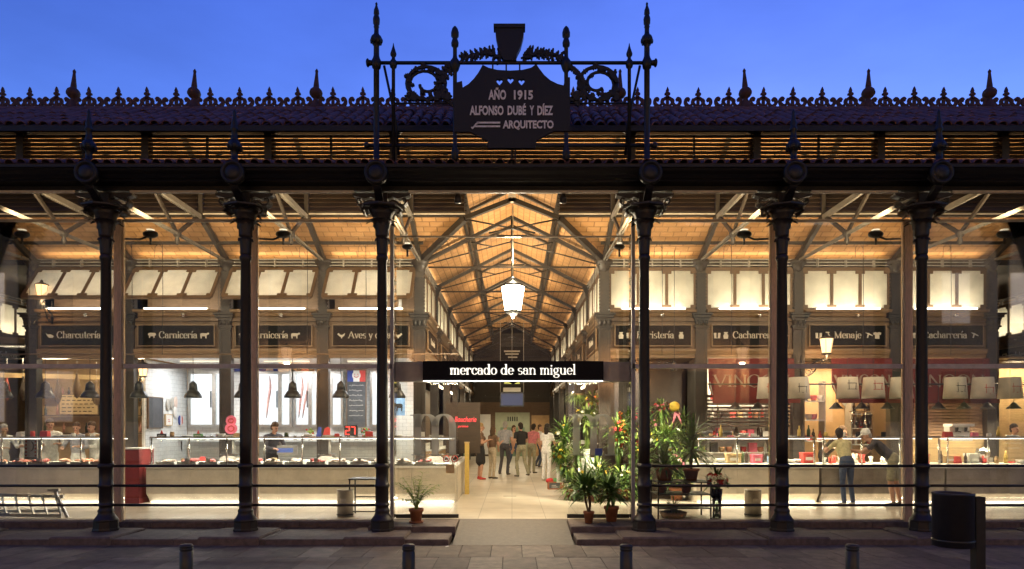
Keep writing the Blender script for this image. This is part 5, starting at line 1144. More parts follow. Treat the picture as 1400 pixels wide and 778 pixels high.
# hanging hams, wires, utensils and other clutter
for i in range(9):
    x = -12.9 + i * .47 + rr.uniform(-.05, .05); t = thing('hanging_ham', 'cured ham hanging from the rail at the back of the far left stall', 'ham', (x, 6.3 + rr.uniform(-.15, .15), 2.55 + rr.uniform(-.1, .1)), rr.uniform(0, 3), 'hanging hams'); b = MB()
    b.lathe([(.01, -.12), (.07, -.06), (.11, .06), (.10, .18), (.06, .32), (.03, .44), (.035, .5), (.01, .52)], 10, sq=(1, .7)); b.build('ham_body', rr.choice(['sausage', 'wood_dark', 'wood_front']), t); MB().lathe([(.004, .5), (.004, .98)], 4).build('string', 'chalk', t)
t = thing('ham_rail', 'steel rail carrying hams in the far left stall', 'rail', (-11, 6.3, 3.53)); b = MB(); b.tube([(-2.2, 0, 0), (2.2, 0, 0)], .015, 6); b.build('rail_tube', 'chrome', t)
for px, lb in ((38, 'small black bell lamp in the second row, left of the far left inner column'), (85, 'small black bell lamp in the second row, right of the far left inner column'), (112, 'small black bell lamp in the second row near the price list')):
    pass
for k, px in enumerate((40, 180, 222, 298, 352, 420, 500, 905, 1000, 1180, 1300)):
    p = at(px, 345, 3.6); t = thing('hanging_wire', ['first', 'second', 'third', 'fourth', 'fifth', 'sixth', 'seventh', 'eighth', 'ninth', 'tenth', 'last'][k] + ' thin dark wire hanging from the vault, counted from the left', 'wire', (p.x, 3.6, 3.35), 0, 'thin hanging wires'); b = MB()
    b.tube([(0, 0, 0), (.01, 0, 1.4), (0, 0, 2.45)], .006, 5); b.tube([(0, 0, 2.3), (-.08, 0, 2.42), (-.16, 0, 2.32), (-.17, .0, 2.1)], .005, 5); b.build('wire_strand', 'black_metal', t)
t = thing('utensil_rack', 'rack of hanging black utensils on the ochre wall behind the couple', 'rack', at(1190, 566, 5.6)); MB().bx(-.5, .5, 0, .03, .04, .07).build('rack_bar', 'chrome', t)
for i in range(9):
    b = MB(); x = -.45 + i * .11; b.tube([(x, 0, .05), (x, 0, -.16 - .03 * (i % 3))], .008, 5); b.ball((x, 0, -.2 - .03 * (i % 3)), (.035, .02, .05 + .01 * (i % 2)), 8, 5); b.build('utensil', 'black_metal' if i % 3 else 'chrome', t)
def clutter(x0, x1, y, z, kinds, where, step=(.12, .3)):
    x = x0
    while x < x1:
        kd = rr.choice(kinds)
        if kd == 'jar': nm, cat = 'preserve_jar', 'jar'; b = MB(); h_ = rr.uniform(.09, .15); b.lathe([(.045, 0), (.047, h_ * .8), (.035, h_ * .88), (.04, h_ * .9), (.04, h_)], 10); mm = rr.choice(['print_red', 'print_yellow', 'bottle_green', 'wicker', 'paper'])
        elif kd == 'pack': nm, cat = 'paper_pack', 'pack'; b = MB(); w_ = rr.uniform(.05, .1); h_ = rr.uniform(.04, .16); b.add([(-w_, -.05, 0), (w_, -.05, 0), (w_, .05, 0), (-w_, .05, 0), (-w_ * .9, -.04, h_), (w_ * .85, -.04, h_ * .95), (w_ * .9, .04, h_), (-w_ * .85, .04, h_ * 1.02)], ((3, 2, 1, 0), (4, 5, 6, 7), (0, 1, 5, 4), (1, 2, 6, 5), (2, 3, 7, 6), (3, 0, 4, 7))); mm = rr.choice(['paper', 'print_pink', 'wood_pale', 'white_enamel', 'print_sky', 'print_red'])
        elif kd == 'card': nm, cat = 'price_card', 'price tag'; b = MB(); b.bx(-.05, .05, -.004, .004, .02, .12); b.bx(-.008, .008, -.006, .006, 0, .02); mm = rr.choice(['paper', 'print_black', 'print_yellow'])
        elif kd == 'bottle': nm, cat = 'bottle', 'bottle'; b = MB(); h_ = rr.uniform(.2, .3); b.lathe([(.035, 0), (.037, h_ * .6), (.014, h_ * .78), (.014, h_)], 9); mm = rr.choice(['bottle_green', 'bottle_dark', 'print_yellow'])
        else: nm, cat = 'plate_stack', 'plates'; b = MB(); h_ = rr.uniform(.03, .1); b.lathe([(.05, 0), (.1, h_ * .6), (.11, h_), (.1, h_), (.01, h_ * .6)], 14); mm = 'white_enamel'
        o = b.build(nm, mm); o.location = (x, y + rr.uniform(-.05, .05), z); o.rotation_euler = (0, 0, rr.uniform(-.4, .4)); tag(o, {'jar': 'small preserve jar', 'pack': 'small wrapped pack', 'card': 'small price card', 'bottle': 'slim bottle', 'plate': 'white plate stack'}[kd] + ' ' + where, cat, kd + ' ' + where); x += rr.uniform(*step)
clutter(-12.2, -8.5, 3.52, 1.577, ['jar', 'pack', 'plate', 'card'], 'on top of the far left glass case')
clutter(-7.3, -1.4, 3.52, 1.577, ['pack', 'card', 'jar', 'plate'], 'on top of the butcher glass case', (.3, .8))
clutter(-7.3, -1.5, 4.08, .985, ['pack', 'plate', 'jar'], 'at the rear of the butcher counter', (.2, .5))
clutter(4.0, 6.4, 3.52, 1.577, ['plate', 'jar', 'bottle', 'pack'], 'on top of the housewares case', (.12, .3))
clutter(4.0, 6.4, 3.9, 1.015, ['plate', 'jar', 'pack', 'bottle'], 'inside the housewares case', (.1, .2))
clutter(6.7, 9.0, 3.52, 1.577, ['card', 'jar', 'bottle'], 'on top of the case by the couple', (.25, .6))
clutter(9.3, 12.4, 3.52, 1.577, ['pack', 'plate', 'jar', 'bottle'], 'on top of the far right case', (.15, .4))
clutter(9.3, 12.4, 3.72, 1.015, ['pack', 'plate', 'jar', 'bottle'], 'inside the far right case', (.12, .25))
for px, lb in ((626, 'left of two small spotlights under the lintel over the entrance'), (770, 'right of two small spotlights under the lintel over the entrance')):
    p = at(px, 272, 0); t = thing('lintel_spot', lb, 'lamp', (p.x, 0, 5.45)); b = MB(); b.lathe([(.05, 0), (.06, .01), (.055, .1), (.03, .15), (.03, .18)], 12); b.build('spot_body', 'iron', t)

# ================================================================ pendant lamps
def pendant(x, y, z, label, s=1., top=3.38, e=1.6, col=WHITE, grp='black pendant lamps on the left', shape=0):
    t = thing('pendant_lamp', label, 'lamp', (x, y, z), 0, grp); b = MB()
    if shape == 0: b.lathe([(.2 * s, 0), (.205 * s, .01), (.19 * s, .07 * s), (.13 * s, .16 * s), (.1 * s, .19 * s), (.105 * s, .2 * s), (.09 * s, .34 * s), (.05 * s, .38 * s), (.02, .41 * s), (.004, .41 * s)], 20)
    else: b.lathe([(.2 * s, 0), (.205 * s, .012), (.12 * s, .1 * s), (.07 * s, .17 * s), (.04 * s, .2 * s), (.004, .21 * s)], 18)
    b.build('lamp_shade', 'black_metal', t)
    b = MB(); b.lathe([(.004, .025), (.17 * s, .024), (.17 * s, .02), (.004, .019)], 14); b.build('bulb_glow', 'lit_panel', t)
    b = MB(); b.lathe([(.006, .4 * s if shape == 0 else .2 * s), (.006, top - z)], 5); b.build('cord', 'black_metal', t)
    lamp('pendant_light', 'SPOT', (0, 0, .01), e * 8, col, .12 * s, parent=t, spot=R(140))
for px, lb in ((5, 'leftmost black bell pendant lamp at the picture edge'), (62, 'black bell pendant lamp in front of the bearded far left column'), (123, 'black bell pendant lamp beside the first column'), (190, 'black bell pendant lamp under the small lantern'), (264, 'black bell pendant lamp before the leftmost cold window'), (332, 'black bell pendant lamp half hidden by the second column'), (400, 'black bell pendant lamp above the butcher in grey'), (466, 'black bell pendant lamp left of the menu board'), (543, 'black bell pendant lamp right of the third column')):
    p = at(px, 544, 3.9); pendant(p.x, 3.9, p.z, lb.replace('bearded ', ''), .9, e=1.0)
t = thing('lamp_rail', 'thin dark rail carrying the left pendant lamps', 'rail', (-7.2, 3.9, 3.4)); b = MB(); b.tube([(-5.6, 0, 0), (6.0, 0, 0)], .018, 6); b.build('rail_tube', 'wood_front', t)
for px, lb in ((1005, 'small black cone lamp, left of two above the housewares'), (1036, 'small black cone lamp, right of two above the housewares'), (1143, 'small black cone lamp above the stooping vendor'), (1178, 'small black cone lamp behind the middle paper shades'), (1213, 'black cone lamp with its lit underside above the man in the cap'), (1283, 'black cone lamp with lit underside right of the rightmost column'), (1318, 'black cone lamp before the roller shutter'), (1350, 'black cone lamp second from the right edge'), (1386, 'rightmost black cone lamp at the picture edge')):
    p = at(px, 559, 4.2); pendant(p.x, 4.2, p.z, lb, .72, 2.75, 2.4, NEUT, 'black cone lamps on the right', 1)
t = thing('lamp_rail', 'dark rail carrying the right cone lamps and paper shades', 'rail', (9.0, 4.2, 2.76)); b = MB(); b.tube([(-4.6, 0, 0), (3.6, 0, 0)], .018, 6); b.build('rail_tube', 'black_metal', t)
for px, lb in ((1050, 'white paper lamp shade just left of the fifth column'), (1092, 'white paper lamp shade just right of the fifth column'), (1159, 'white paper shade with a drawn chair above the woman in yellow'), (1194, 'white paper shade above the man in the cap'), (1232, 'white paper shade partly behind the right timber post'), (1306, 'white paper shade before the far right red awning'), (1344, 'white paper shade with a drawn frame, far right'), (1381, 'rightmost white paper shade at the picture edge')):
    p = at(px, 545, 3.7); t = thing('hanging_paper_lamp', lb, 'lampshade', p, 0, 'white paper lamp shades'); b = MB(); 
    b.lathe([(.235, 0), (.20, .46), (.196, .46), (.23, .0)], 22); b.build('shade', 'shade_paper', t)
    b = MB(); z0 = rr.uniform(.1, .2)
    for q in (0, .13): b.tube([(-.1 + i * .05, -.224 + abs(-.1 + i * .05) * .25, z0 + q) for i in range(5)], .006, 4)
    b.tube([(-.07, -.21, z0), (-.08, -.215, z0 + .2)], .006, 4); b.tube([(.07, -.21, z0), (.08, -.21, z0 + .13)], .006, 4); b.build('drawn_lines', 'print_red' if rr.random() < .5 else 'print_black', t)
    MB().lathe([(.005, .44), (.005, 3.3 - p.z)], 5).build('cord', 'black_metal', t)

# ================================================================ right hand stalls: awnings, blind, shutter, shelves
for k, (x0, x1, lb, ta) in enumerate(((4.52, 6.5, 'dark red awning with pale letters above the slatted blind', 'VINÇON'), (7.35, 8.75, 'dark red awning with pale letters above the couple', 'VINÇON'), (8.97, 11.0, 'dark red awning with pale letters at far right', 'VINÇON'))):
    t = thing('awning', lb, 'awning', ((x0 + x1) / 2, 4.62, 0)); W = (x1 - x0) / 2
    b = MB(); n = 24
    vs_ = []
    for i in range(n + 1):
        x = -W + 2 * W * i / n; wv = .006 * math.sin(i * 1.9)
        vs_ += [(x, 0 + wv, 3.38), (x, -.03 + wv, 2.72), (x, -.33 + wv, 2.45 + wv), (x, -.34 + wv, 2.34)]
    b.add(vs_, [(i * 4 + j, i * 4 + j + 1, i * 4 + j + 5, i * 4 + j + 4) for i in range(n) for j in range(3)], 0, True); b.build('cloth', 'red_awning', t)
    b = MB(); word(b, ta, 0, 2.72, .19, -.055, -.045, st=.26, hair=.06, centre=0, fit=min(1.75, 2 * W - .1)); b.build('lettering', 'awning_text', t)
    for sx in (-1, 1): b = MB(); b.bar((sx * W * .97, .03, 2.9), (sx * W * .97, -.3, 2.43), .02, .02); b.build('awning_arm', 'steel_pale', t)
t = thing('slatted_blind', 'bright slatted blind half drawn in front of the housewares', 'blind', (5.5, 4.9, 1.75)); b = MB(); b.bx(-1.0, 1.0, -.02, .02, .74, .8); b.build('head_rail', 'wood_dark', t)
sm_ = MB(); sm_.bx(-1.0, 1.0, -.03, .03, -.018, .018); sm_ = sm_.mesh('slat', 'wood_dark')
for i in range(8): o = obj('slat', sm_, t, (0, 0, .08 + i * .085)); o.rotation_euler = (.3, 0, 0)
for x in (-.7, .7): MB().bx(x - .008, x + .008, -.035, -.03, .05, .75).build('ladder_tape', 'wood_dark', t)
t = thing('roller_shutter', 'closed brown roller shutter at far right', 'shutter', (10.05, 4.85, 1.3))
sm_ = MB(); sm_.prism([(-.0, 0), (-.022, .012), (-.022, .058), (0, .07)], -1.1, 1.1, 'x'); sm_ = sm_.mesh('shutter_slat', 'shutter')
for i in range(17): obj('shutter_slat', sm_, t, (0, 0, i * .07))
for sx in (-1, 1): MB().bx(sx * 1.13 - .03, sx * 1.13 + .03, -.04, .04, -1.1, 1.2).build('guide_rail', 'iron_inside', t)
t = thing('crate_wall', 'pale plank panel behind the far right counter', 'panel', (10.7, 4.75, FL))
for i in range(7): MB().bx(-1.7, 1.9, 0, .025, .55 + i * .115, .655 + i * .115).build('plank', 'wood_pale', t)
# goods shelves (kitchenware)
def goods(label, px0, px1, Y, zs, kinds, grp):
    a = at(px0, 600, Y).x; c_ = at(px1, 600, Y).x
    t = thing('goods_shelf', label, 'shelf', ((a + c_) / 2, Y, FL))
    for z in zs: MB().bx(-(c_ - a) / 2, (c_ - a) / 2, -.16, .16, z - FL, z - FL + .025).build('shelf_board', 'white_enamel', t)
    for sx in (-1, 1): MB().bx(sx * (c_ - a) / 2 - .015, sx * (c_ - a) / 2 + .015, -.16, .16, 0, zs[-1] + .5 - FL).build('upright', 'steel_pale', t)
    for z in zs:
        x = a + .1
        while x < c_ - .08:
            kd = rr.choice(kinds); w_ = .05
            if kd == 'box': w_ = rr.uniform(.05, .12); hh = rr.uniform(.1, .26); o = MB().bx(-w_, w_, -.07, .07, 0, hh).build('goods_box', rr.choice(['print_red', 'paper', 'print_pink', 'wood_pale', 'white_enamel', 'print_black']))
            elif kd == 'bottle': hh = rr.uniform(.22, .3); b = MB(); b.lathe([(.04, 0), (.042, hh * .6), (.016, hh * .78), (.016, hh)], 8); o = b.build('bottle', rr.choice(['bottle_green', 'bottle_dark', 'print_red', 'paper']))
            else: w_ = .07; b = MB(); b.lathe([(.05, 0), (.075, .05), (.08, .13), (.072, .13), (.06, .05), (.01, .02)], 10); o = b.build('bowl', rr.choice(['white_enamel', 'print_red', 'terracotta', 'wicker']))
            o.location = (x + w_, Y + rr.uniform(-.06, .03), z + .027)
            tag(o, {'box': 'small goods box on the ', 'bottle': 'small bottle on the ', 'pot': 'small bowl on the '}[kd] + grp, {'box': 'box', 'bottle': 'bottle', 'pot': 'bowl'}[kd], grp + ' ' + kd); x += 2 * w_ + rr.uniform(.02, .06)
goods('white shelves of small goods left of the stooping vendor', 1094, 1124, 5.3, (1.45, 1.95, 2.4), ['box', 'pot', 'bottle'], 'shelves left of the stooping vendor')
goods('bottle shelves on the ochre wall behind the couple', 1160, 1222, 5.8, (1.35, 1.75, 2.1), ['bottle', 'bottle', 'pot'], 'ochre wall shelves behind the couple')
goods('low shelves of goods behind the slatted blind', 965, 1050, 5.9, (1.15, 1.55, 2.0, 2.4), ['box', 'pot', 'bottle'], 'shelves behind the slatted blind')
t = thing('round_badge', 'small round white and red badge above the bottle shelves', 'sign', at(1160, 548, 5.9)); b = MB(); b.lathe([(.16, 0), (.16, .02), (.12, .03)], 18, ax='y'); b.build('disc', 'paper', t); b = MB(); b.bx(-.13, .13, -.012, -.002, -.03, .03); b.build('band', 'print_red', t)
# things inside and on the right counters
def basket(x, y, z, label, r=.16, mm='wicker'):
    t = thing('basket', label, 'basket', (x, y, z)); b = MB(); b.lathe([(r * .8, 0), (r, .14), (r * .95, .14), (r * .75, .02), (.01, .015)], 16); b.build('basket_body', mm, t)
    b = MB(); b.tube([(r * math.cos(R(a)), 0, .13 + .16 * math.sin(R(a))) for a in range(0, 181, 15)], .01, 6); b.build('handle', mm, t)
for px, lb in ((965, 'left wire basket with round handle on the housewares counter'), (992, 'right wire basket with round handle on the housewares counter')): basket(at(px, 612, 3.9).x, 3.95, 1.58, lb, .17, 'black_metal')
for k, (px, w_, h_, mm, lb) in enumerate(((965, .28, .22, 'grey_wall', 'grey green square box in the housewares case'), (1003, .3, .2, 'wood_pale', 'wooden box with coloured front in the housewares case'), (1035, .2, .18, 'print_pink', 'pink carton in the housewares case'), (1105, .25, .22, 'print_red', 'red patterned tin in the case behind the fifth column'), (1260, .3, .2, 'wicker', 'wicker tray in the far right case'), (1300, .35, .16, 'wood_pale', 'wooden block in the far right case'), (1330, .2, .2, 'white_enamel', 'white jar box in the far right case'))):
    x = at(px, 620, 3.75).x; t = thing('goods_box', lb, 'box', (x, 3.7, 1.015)); b = MB(); b.bx(-w_ / 2, w_ / 2, 0, .2, 0, h_); b.build('carton', mm, t); b = MB(); b.bx(-w_ / 2 - .008, w_ / 2 + .008, -.008, .208, h_ * .82, h_ + .01); b.build('lid', mm, t); MB().bx(-w_ * .3, w_ * .3, -.006, -.001, h_ * .3, h_ * .6).build('label_patch', 'paper', t)
x = 6.75
while x < 9.0:
    t = thing('small_ware', 'small glass and metal ware inside the lit case by the couple', 'ware', (x, 3.6 + rr.uniform(0, .25), 1.015), 0, 'wares in the lit case'); b = MB(); s_ = rr.uniform(.6, 1.3)
    b.lathe([(.05 * s_, 0), (.06 * s_, .03), (.03 * s_, .08 * s_), (.06 * s_, .18 * s_), (.055 * s_, .18 * s_), (.02 * s_, .09 * s_)], 10); b.build('ware_body', rr.choice(['chrome', 'white_enamel', 'print_red', 'bottle_green', 'steel_pale']), t); x += rr.uniform(.1, .2)
t = thing('coffee_machine', 'white and chrome machine on the far right counter', 'machine', at(1316, 603, 3.9)); b = MB(); b.bx(-.22, .22, 0, .3, 0, .08); b.bx(-.22, .22, .1, .3, .08, .32); b.bx(-.24, .24, -.04, .3, .32, .38); b.build('machine_body', 'white_enamel', t); b = MB()
for x in (-.1, .1): b.lathe([(.03, .2), (.035, .3)], 8, (x, .04, 0)); b.tube([(x, .04, .22), (x, -.1, .2)], .012, 6)
b.build('spouts', 'black_metal', t)
t = thing('meat_slicer', 'round-bladed slicer inside the far right glass case', 'slicer', at(1345, 632, 3.8)); b = MB(); b.bx(-.2, .2, 0, .25, 0, .1); b.prism([(-.1, .1), (.15, .1), (.1, .3), (-.02, .3)], .05, .2); b.build('slicer_body', 'aluminium', t); b = MB(); b.lathe([(.13, 0), (.13, .015)], 18, (0, -.03, .2), ax='y'); b.build('blade', 'chrome', t)

# far end of the nave
fw = thing('rear_kiosk', 'pale green kiosk front closing the far end of the central aisle', 'kiosk', (0, 25.6, FL))
MB().bx(-2.3, 2.3, 0, .1, 0, 2.9).build('kiosk_wall', 'wood_front', fw); MB().bx(-.9, .95, -.06, -.002, 0, 2.35).build('green_panel', 'pale_green', fw); MB().bx(-.62, .68, -.1, -.062, 0, 1.55).build('green_door', 'mid_green', fw)
for i in range(5): b = MB(); b.prism([(-.24 + i * .12, 1.88), (-.18 + i * .12, 1.88), (-.18 + i * .12, 2.1), (-.21 + i * .12, 2.14), (-.24 + i * .12, 2.1)], -.075, -.062); b.build('slot', 'print_black', fw)
MB().bx(-1.95, -1.15, -.06, -.002, .1, 2.25).build('white_panel', 'white_enamel', fw); MB().bx(1.05, 2.0, -.06, -.002, .0, 2.2).build('orange_panel', 'warm_wall', fw)
MB().bx(-2.3, 2.3, .0, .1, 2.9, 6.6).build('upper_wall', 'iron_inside', fw)
lamp('kiosk_light', 'AREA', (0, -1.6, 3.1), 12, NEUT, 3.0, .4, (-.45, 0, 0), fw)
MB().bx(-1.5, 1.5, -1.63, -1.57, 3.12, 3.18).build('light_bar', 'iron_inside', fw)
for sx in (-1, 1): MB().bx(sx * 1.4 - .02, sx * 1.4 + .02, -1.6, .02, 3.18, 3.22).build('light_arm', 'iron_inside', fw)
t = thing('hanging_screen', 'dark screen hung on rods over the middle of the aisle', 'screen', (.0, 12.4, 2.48)); MB().bx(-.42, .42, -.04, .04, 0, .5).build('screen_case', 'black_metal', t); MB().bx(-.37, .37, -.046, -.041, .05, .45).build('screen_face', 'screen', t); MB().bx(-.3, .3, -.05, .0, .52, .66).build('caption_bar', 'paper', t)
for x in (-.4, .4): MB().lathe([(.012, .5), (.012, 2.9)], 6, (x, 0, 0)).build('hanger_rod', 'steel_pale', t)
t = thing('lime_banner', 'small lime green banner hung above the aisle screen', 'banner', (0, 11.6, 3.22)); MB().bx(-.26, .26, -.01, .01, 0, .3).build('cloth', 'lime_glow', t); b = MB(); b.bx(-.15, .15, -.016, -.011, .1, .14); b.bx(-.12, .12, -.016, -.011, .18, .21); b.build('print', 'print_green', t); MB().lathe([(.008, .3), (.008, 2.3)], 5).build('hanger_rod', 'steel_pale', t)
t = thing('small_hanging_sign', 'small dark hanging sign with pale lines high in the aisle', 'sign', (0, 14.6, 4.3)); MB().bx(-.45, .45, -.01, .01, 0, .5).build('panel', 'sign_black', t); b = MB(); b.bx(-.3, .3, -.016, -.011, .3, .36); b.bx(-.25, .25, -.016, -.011, .2, .25); b.bx(-.15, .2, -.016, -.011, .08, .13); b.build('print', 'sign_text', t); MB().lathe([(.008, .5), (.008, 1.2)], 5).build('hanger_rod', 'steel_pale', t)
for k in range(3):
    for sx, nm in ((-1, 'left'), (1, 'right')):
        t = thing('aisle_stall_counter', f'dim stall counter lining the {nm} of the far aisle, {ordn[k]} one', 'counter', (sx * 2.0, 9.2 + k * 4.4, FL)); a = sx
        MB().bx(min(0, a * 1.2), max(0, a * 1.2), -1.9, 1.9, 0, .95).build('counter_base', ('warm_wall', 'counter_stone', 'wood_front')[k], t); MB().bx(min(-a * .04, a * 1.2), max(-a * .04, a * 1.2), -1.92, 1.92, .952, .99).build('worktop', 'white_enamel', t)
        MB().bx(min(a * 1.5, a * 1.56), max(a * 1.5, a * 1.56), -1.9, 1.9, 0, 3.1).build('back_panel', ('white_enamel', 'warm_wall', 'wood_front')[k], t)
        lamp('counter_light', 'AREA', (a * .6, 0, 3.0), 5, NEUT, .3, 2.6, parent=t); MB().bx(a * .6 - .05, a * .6 + .05, -1.3, 1.3, 3.02, 3.07).build('light_bar', 'tube_warm', t)

# ================================================================ plants and flowers
def blade(mb, p, d, L, wd, droop, m=0, n=4, fold=.25):
    p = Vector(p); d = Vector(d).normalized(); up = Vector((0, 0, 1)); sd = d.cross(up)
    sd = sd.normalized() if sd.length > .05 else Vector((1, 0, 0)); vs_ = []
    q = p.copy(); dd = d.copy()
    for i in range(n + 1):
        t = i / n; hw = wd * .5 * math.sin(PI * min(1, .12 + t * .88)) ** .7 if i < n else .0008
        nn = sd.cross(dd).normalized()
        vs_ += [q - sd * hw + nn * hw * fold, q, q + sd * hw + nn * hw * fold]
        dd = (dd - up * droop / n).normalized(); q = q + dd * L / n
    mb.add(vs_, [(i * 3 + j, i * 3 + j + 1, i * 3 + j + 4, i * 3 + j + 3) for i in range(n) for j in range(2)], m, True)
def pot(t, r, h, mm='terracotta', saucer=True):
    b = MB(); b.lathe([(r * .68, 0), (r * .92, h * .8), (r * 1.04, h * .8), (r * 1.06, h), (r * .95, h), (r * .88, h * .85), (.01, h * .84)], 18)
    if saucer: b.lathe([(r * .95, -.0), (r * 1.05, .03), (r * .98, .03), (r * .7, .01)], 18)
    b.build('pot', mm, t); b = MB(); b.lathe([(r * .9, h * .86), (r * .5, h * .9), (.01, h * .91)], 14); b.build('soil', 'soil', t)
def palm_tuft(t, base, n, L, wd, mm, rnd, droop=(.5, 1.6), up=(.1, 1.2), name='leaves'):
    b = MB()
    for i in range(n):
        a = rnd.uniform(0, 2 * PI); e = rnd.uniform(*up); b_ = Vector(base) + Vector((0, 0, rnd.uniform(-.06, .05)))
        blade(b, b_, (math.cos(a) * math.cos(e), math.sin(a) * math.cos(e), math.sin(e)), L * rnd.uniform(.7, 1.1), wd * rnd.uniform(.8, 1.2), rnd.uniform(*droop), rnd.randint(0, 1), 5)
    b.build(name, [mm, 'leaf_a' if mm != 'leaf_a' else 'leaf_c'], t)
rn = random.Random(21)
# feathery palm, left of the entrance
t = thing('potted_palm', 'feathery green palm in a terracotta pot on the steps left of the entrance', 'plant', (at(569, 713, .45).x, .45, FL)); pot(t, .12, .24)
b = MB(); st_ = MB()
for i in range(20):
    a = i * 2.4 + rn.uniform(-.3, .3); lean = rn.uniform(.25, 1.15); L = rn.uniform(.38, .70)
    pts = [(math.cos(a) * (.02 + lean * L * s * s * .7), math.sin(a) * (.02 + lean * L * s * s * .7), .2 + L * s - lean * .16 * s * s) for s in [q / 8 for q in range(9)]]
    st_.tube(pts, [.007 - .0005 * q for q in range(9)], 5)
    for q in range(2, 9):
        d = Vector(pts[q]) - Vector(pts[q - 1]); d.normalize(); sd = d.cross(Vector((0, 0, 1))).normalized() if abs(d.z) < .99 else Vector((-math.sin(a), math.cos(a), 0))
        for sg in (-1, 1): blade(b, pts[q], d * .7 + sd * sg + Vector((0, 0, .2)), rn.uniform(.12, .2), .022, .9, rn.randint(0, 1), 3)
st_.build('stems', 'leaf_c', t); b.build('leaflets', ['leaf_a', 'leaf_c'], t)
# two yuccas, right of the entrance
for px, Y, lb, hh, rr_, sd_ in ((805, .40, 'small yucca in a slim terracotta pot, left of the two by the right glass', .34, .09, 4), (836, .62, 'bushy yucca in a wide terracotta pot, right of the two by the right glass', .30, .125, 9)):
    q = random.Random(sd_); t = thing('potted_yucca', lb, 'plant', (at(px, 718, Y).x, Y, FL)); pot(t, rr_, .2 if rr_ < .1 else .26, saucer=False)
    b = MB(); z0 = .16; b.tube(smoothpath([(0, 0, z0), (.02, 0, z0 + hh * .5), (.0, .01, z0 + hh)], 4), .022, 7); b.tube(smoothpath([(0, 0, z0), (-.05, .02, z0 + hh * .6), (-.08, .0, z0 + hh * 1.3)], 4), .018, 7); b.build('trunk', 'bark', t)
    palm_tuft(t, (0, .01, z0 + hh), 60, .44, .052, 'leaf_b', q, (.2, 1.3), (-.2, 1.45)); palm_tuft(t, (-.08, 0, z0 + hh * 1.3), 54, .42, .05, 'leaf_b', q, (.2, 1.3), (-.2, 1.45))
# flowers
def flowers(t, c, rx, ry, rz, n, petals, leaves=('leaf_a', 'leaf_b', 'leaf_c'), fs=.045, nl=None, stems=None, rnd=rn, spike=.3):
    c = Vector(c); b = MB()
    if stems is not None:
        for i in range(12): b.tube([(stems[0] + rnd.uniform(-.02, .02), stems[1] + rnd.uniform(-.02, .02), stems[2]), (c.x + rnd.uniform(-.5, .5) * rx, c.y + rnd.uniform(-.5, .5) * ry, c.z)], .005, 4)
        b.build('stems', 'leaf_c', t)
    b = MB(); nl = nl or n * 3
    for i in range(nl):
        d = Vector((rnd.gauss(0, 1), rnd.gauss(0, 1), rnd.gauss(0.2, .9))).normalized(); r_ = rnd.uniform(.2, .95)
        p = c + Vector((d.x * rx * r_, d.y * ry * r_, d.z * rz * r_)); blade(b, p, d + Vector((0, 0, .4)), rnd.uniform(.10, .27), rnd.uniform(.025, .06), rnd.uniform(.3, 1.5), rnd.randint(0, 2), 3)
    b.build('foliage', list(leaves), t)
    b = MB()
    for i in range(int(n * (.6 if ('orange' in petals or 'pink' in petals or 'red' in petals) else .2))):
        d = Vector((rnd.gauss(0, 1), rnd.gauss(-.3, 1), rnd.gauss(.3, .8))).normalized(); r_ = rnd.uniform(.75, 1.08)
        p = c + Vector((d.x * rx * r_, d.y * ry * r_, d.z * rz * r_)); m = rnd.randrange(len(petals)); s_ = fs * rnd.uniform(.7, 1.3)
        u = d.orthogonal().normalized(); v = d.cross(u)
        for k in range(6):
            a = k * PI / 3 + rnd.random() * .3; e = u * math.cos(a) + v * math.sin(a); f = u * math.cos(a + .5) + v * math.sin(a + .5); g_ = u * math.cos(a - .5) + v * math.sin(a - .5)
            b.add([p, p + g_ * s_ * .7 + d * s_ * .35, p + e * s_ * 1.15 + d * s_ * .25, p + f * s_ * .7 + d * s_ * .35], [(0, 1, 2, 3)], m, True)
        b.ball(p + d * s_ * .18, s_ * .3, 6, 4, m)
    b.build('blossoms', ['petal_' + q for q in petals], t)
def vase(t, r, h, mm='bottle_clear'):
    b = MB(); b.lathe([(r * .8, 0), (r * .75, h * .3), (r, h), (r * .93, h), (r * .66, h * .3), (.01, .015)], 14); b.build('vase', mm, t)
# spots added over the flower stall to brighten the flowers
for x, y, lb in ((1.75, 3.4, 'left added spotlight over the flower display'), (2.75, 3.4, 'right added spotlight over the flower display'), (3.4, 3.2, 'added spotlight over the plant stand')):
    t = thing('flower_fill_spot', lb, 'lamp', (x, y, 3.0)); b = MB(); b.lathe([(.05, -.02), (.06, .0), (.05, .14), (.02, .17)], 12); b.build('spot_can', 'black_metal', t); b = MB(); b.lathe([(.045, -.015), (.04, -.012)], 12); b.build('spot_lens', 'case_light', t); MB().lathe([(.006, .16), (.006, 2.5)], 5).build('cord', 'black_metal', t)
    lamp('spot_beam', 'SPOT', (0, 0, -.05), 48, (1, .88, .60), .05, rot=(.45, 0, 0), parent=t, spot=R(95), blend=.8)
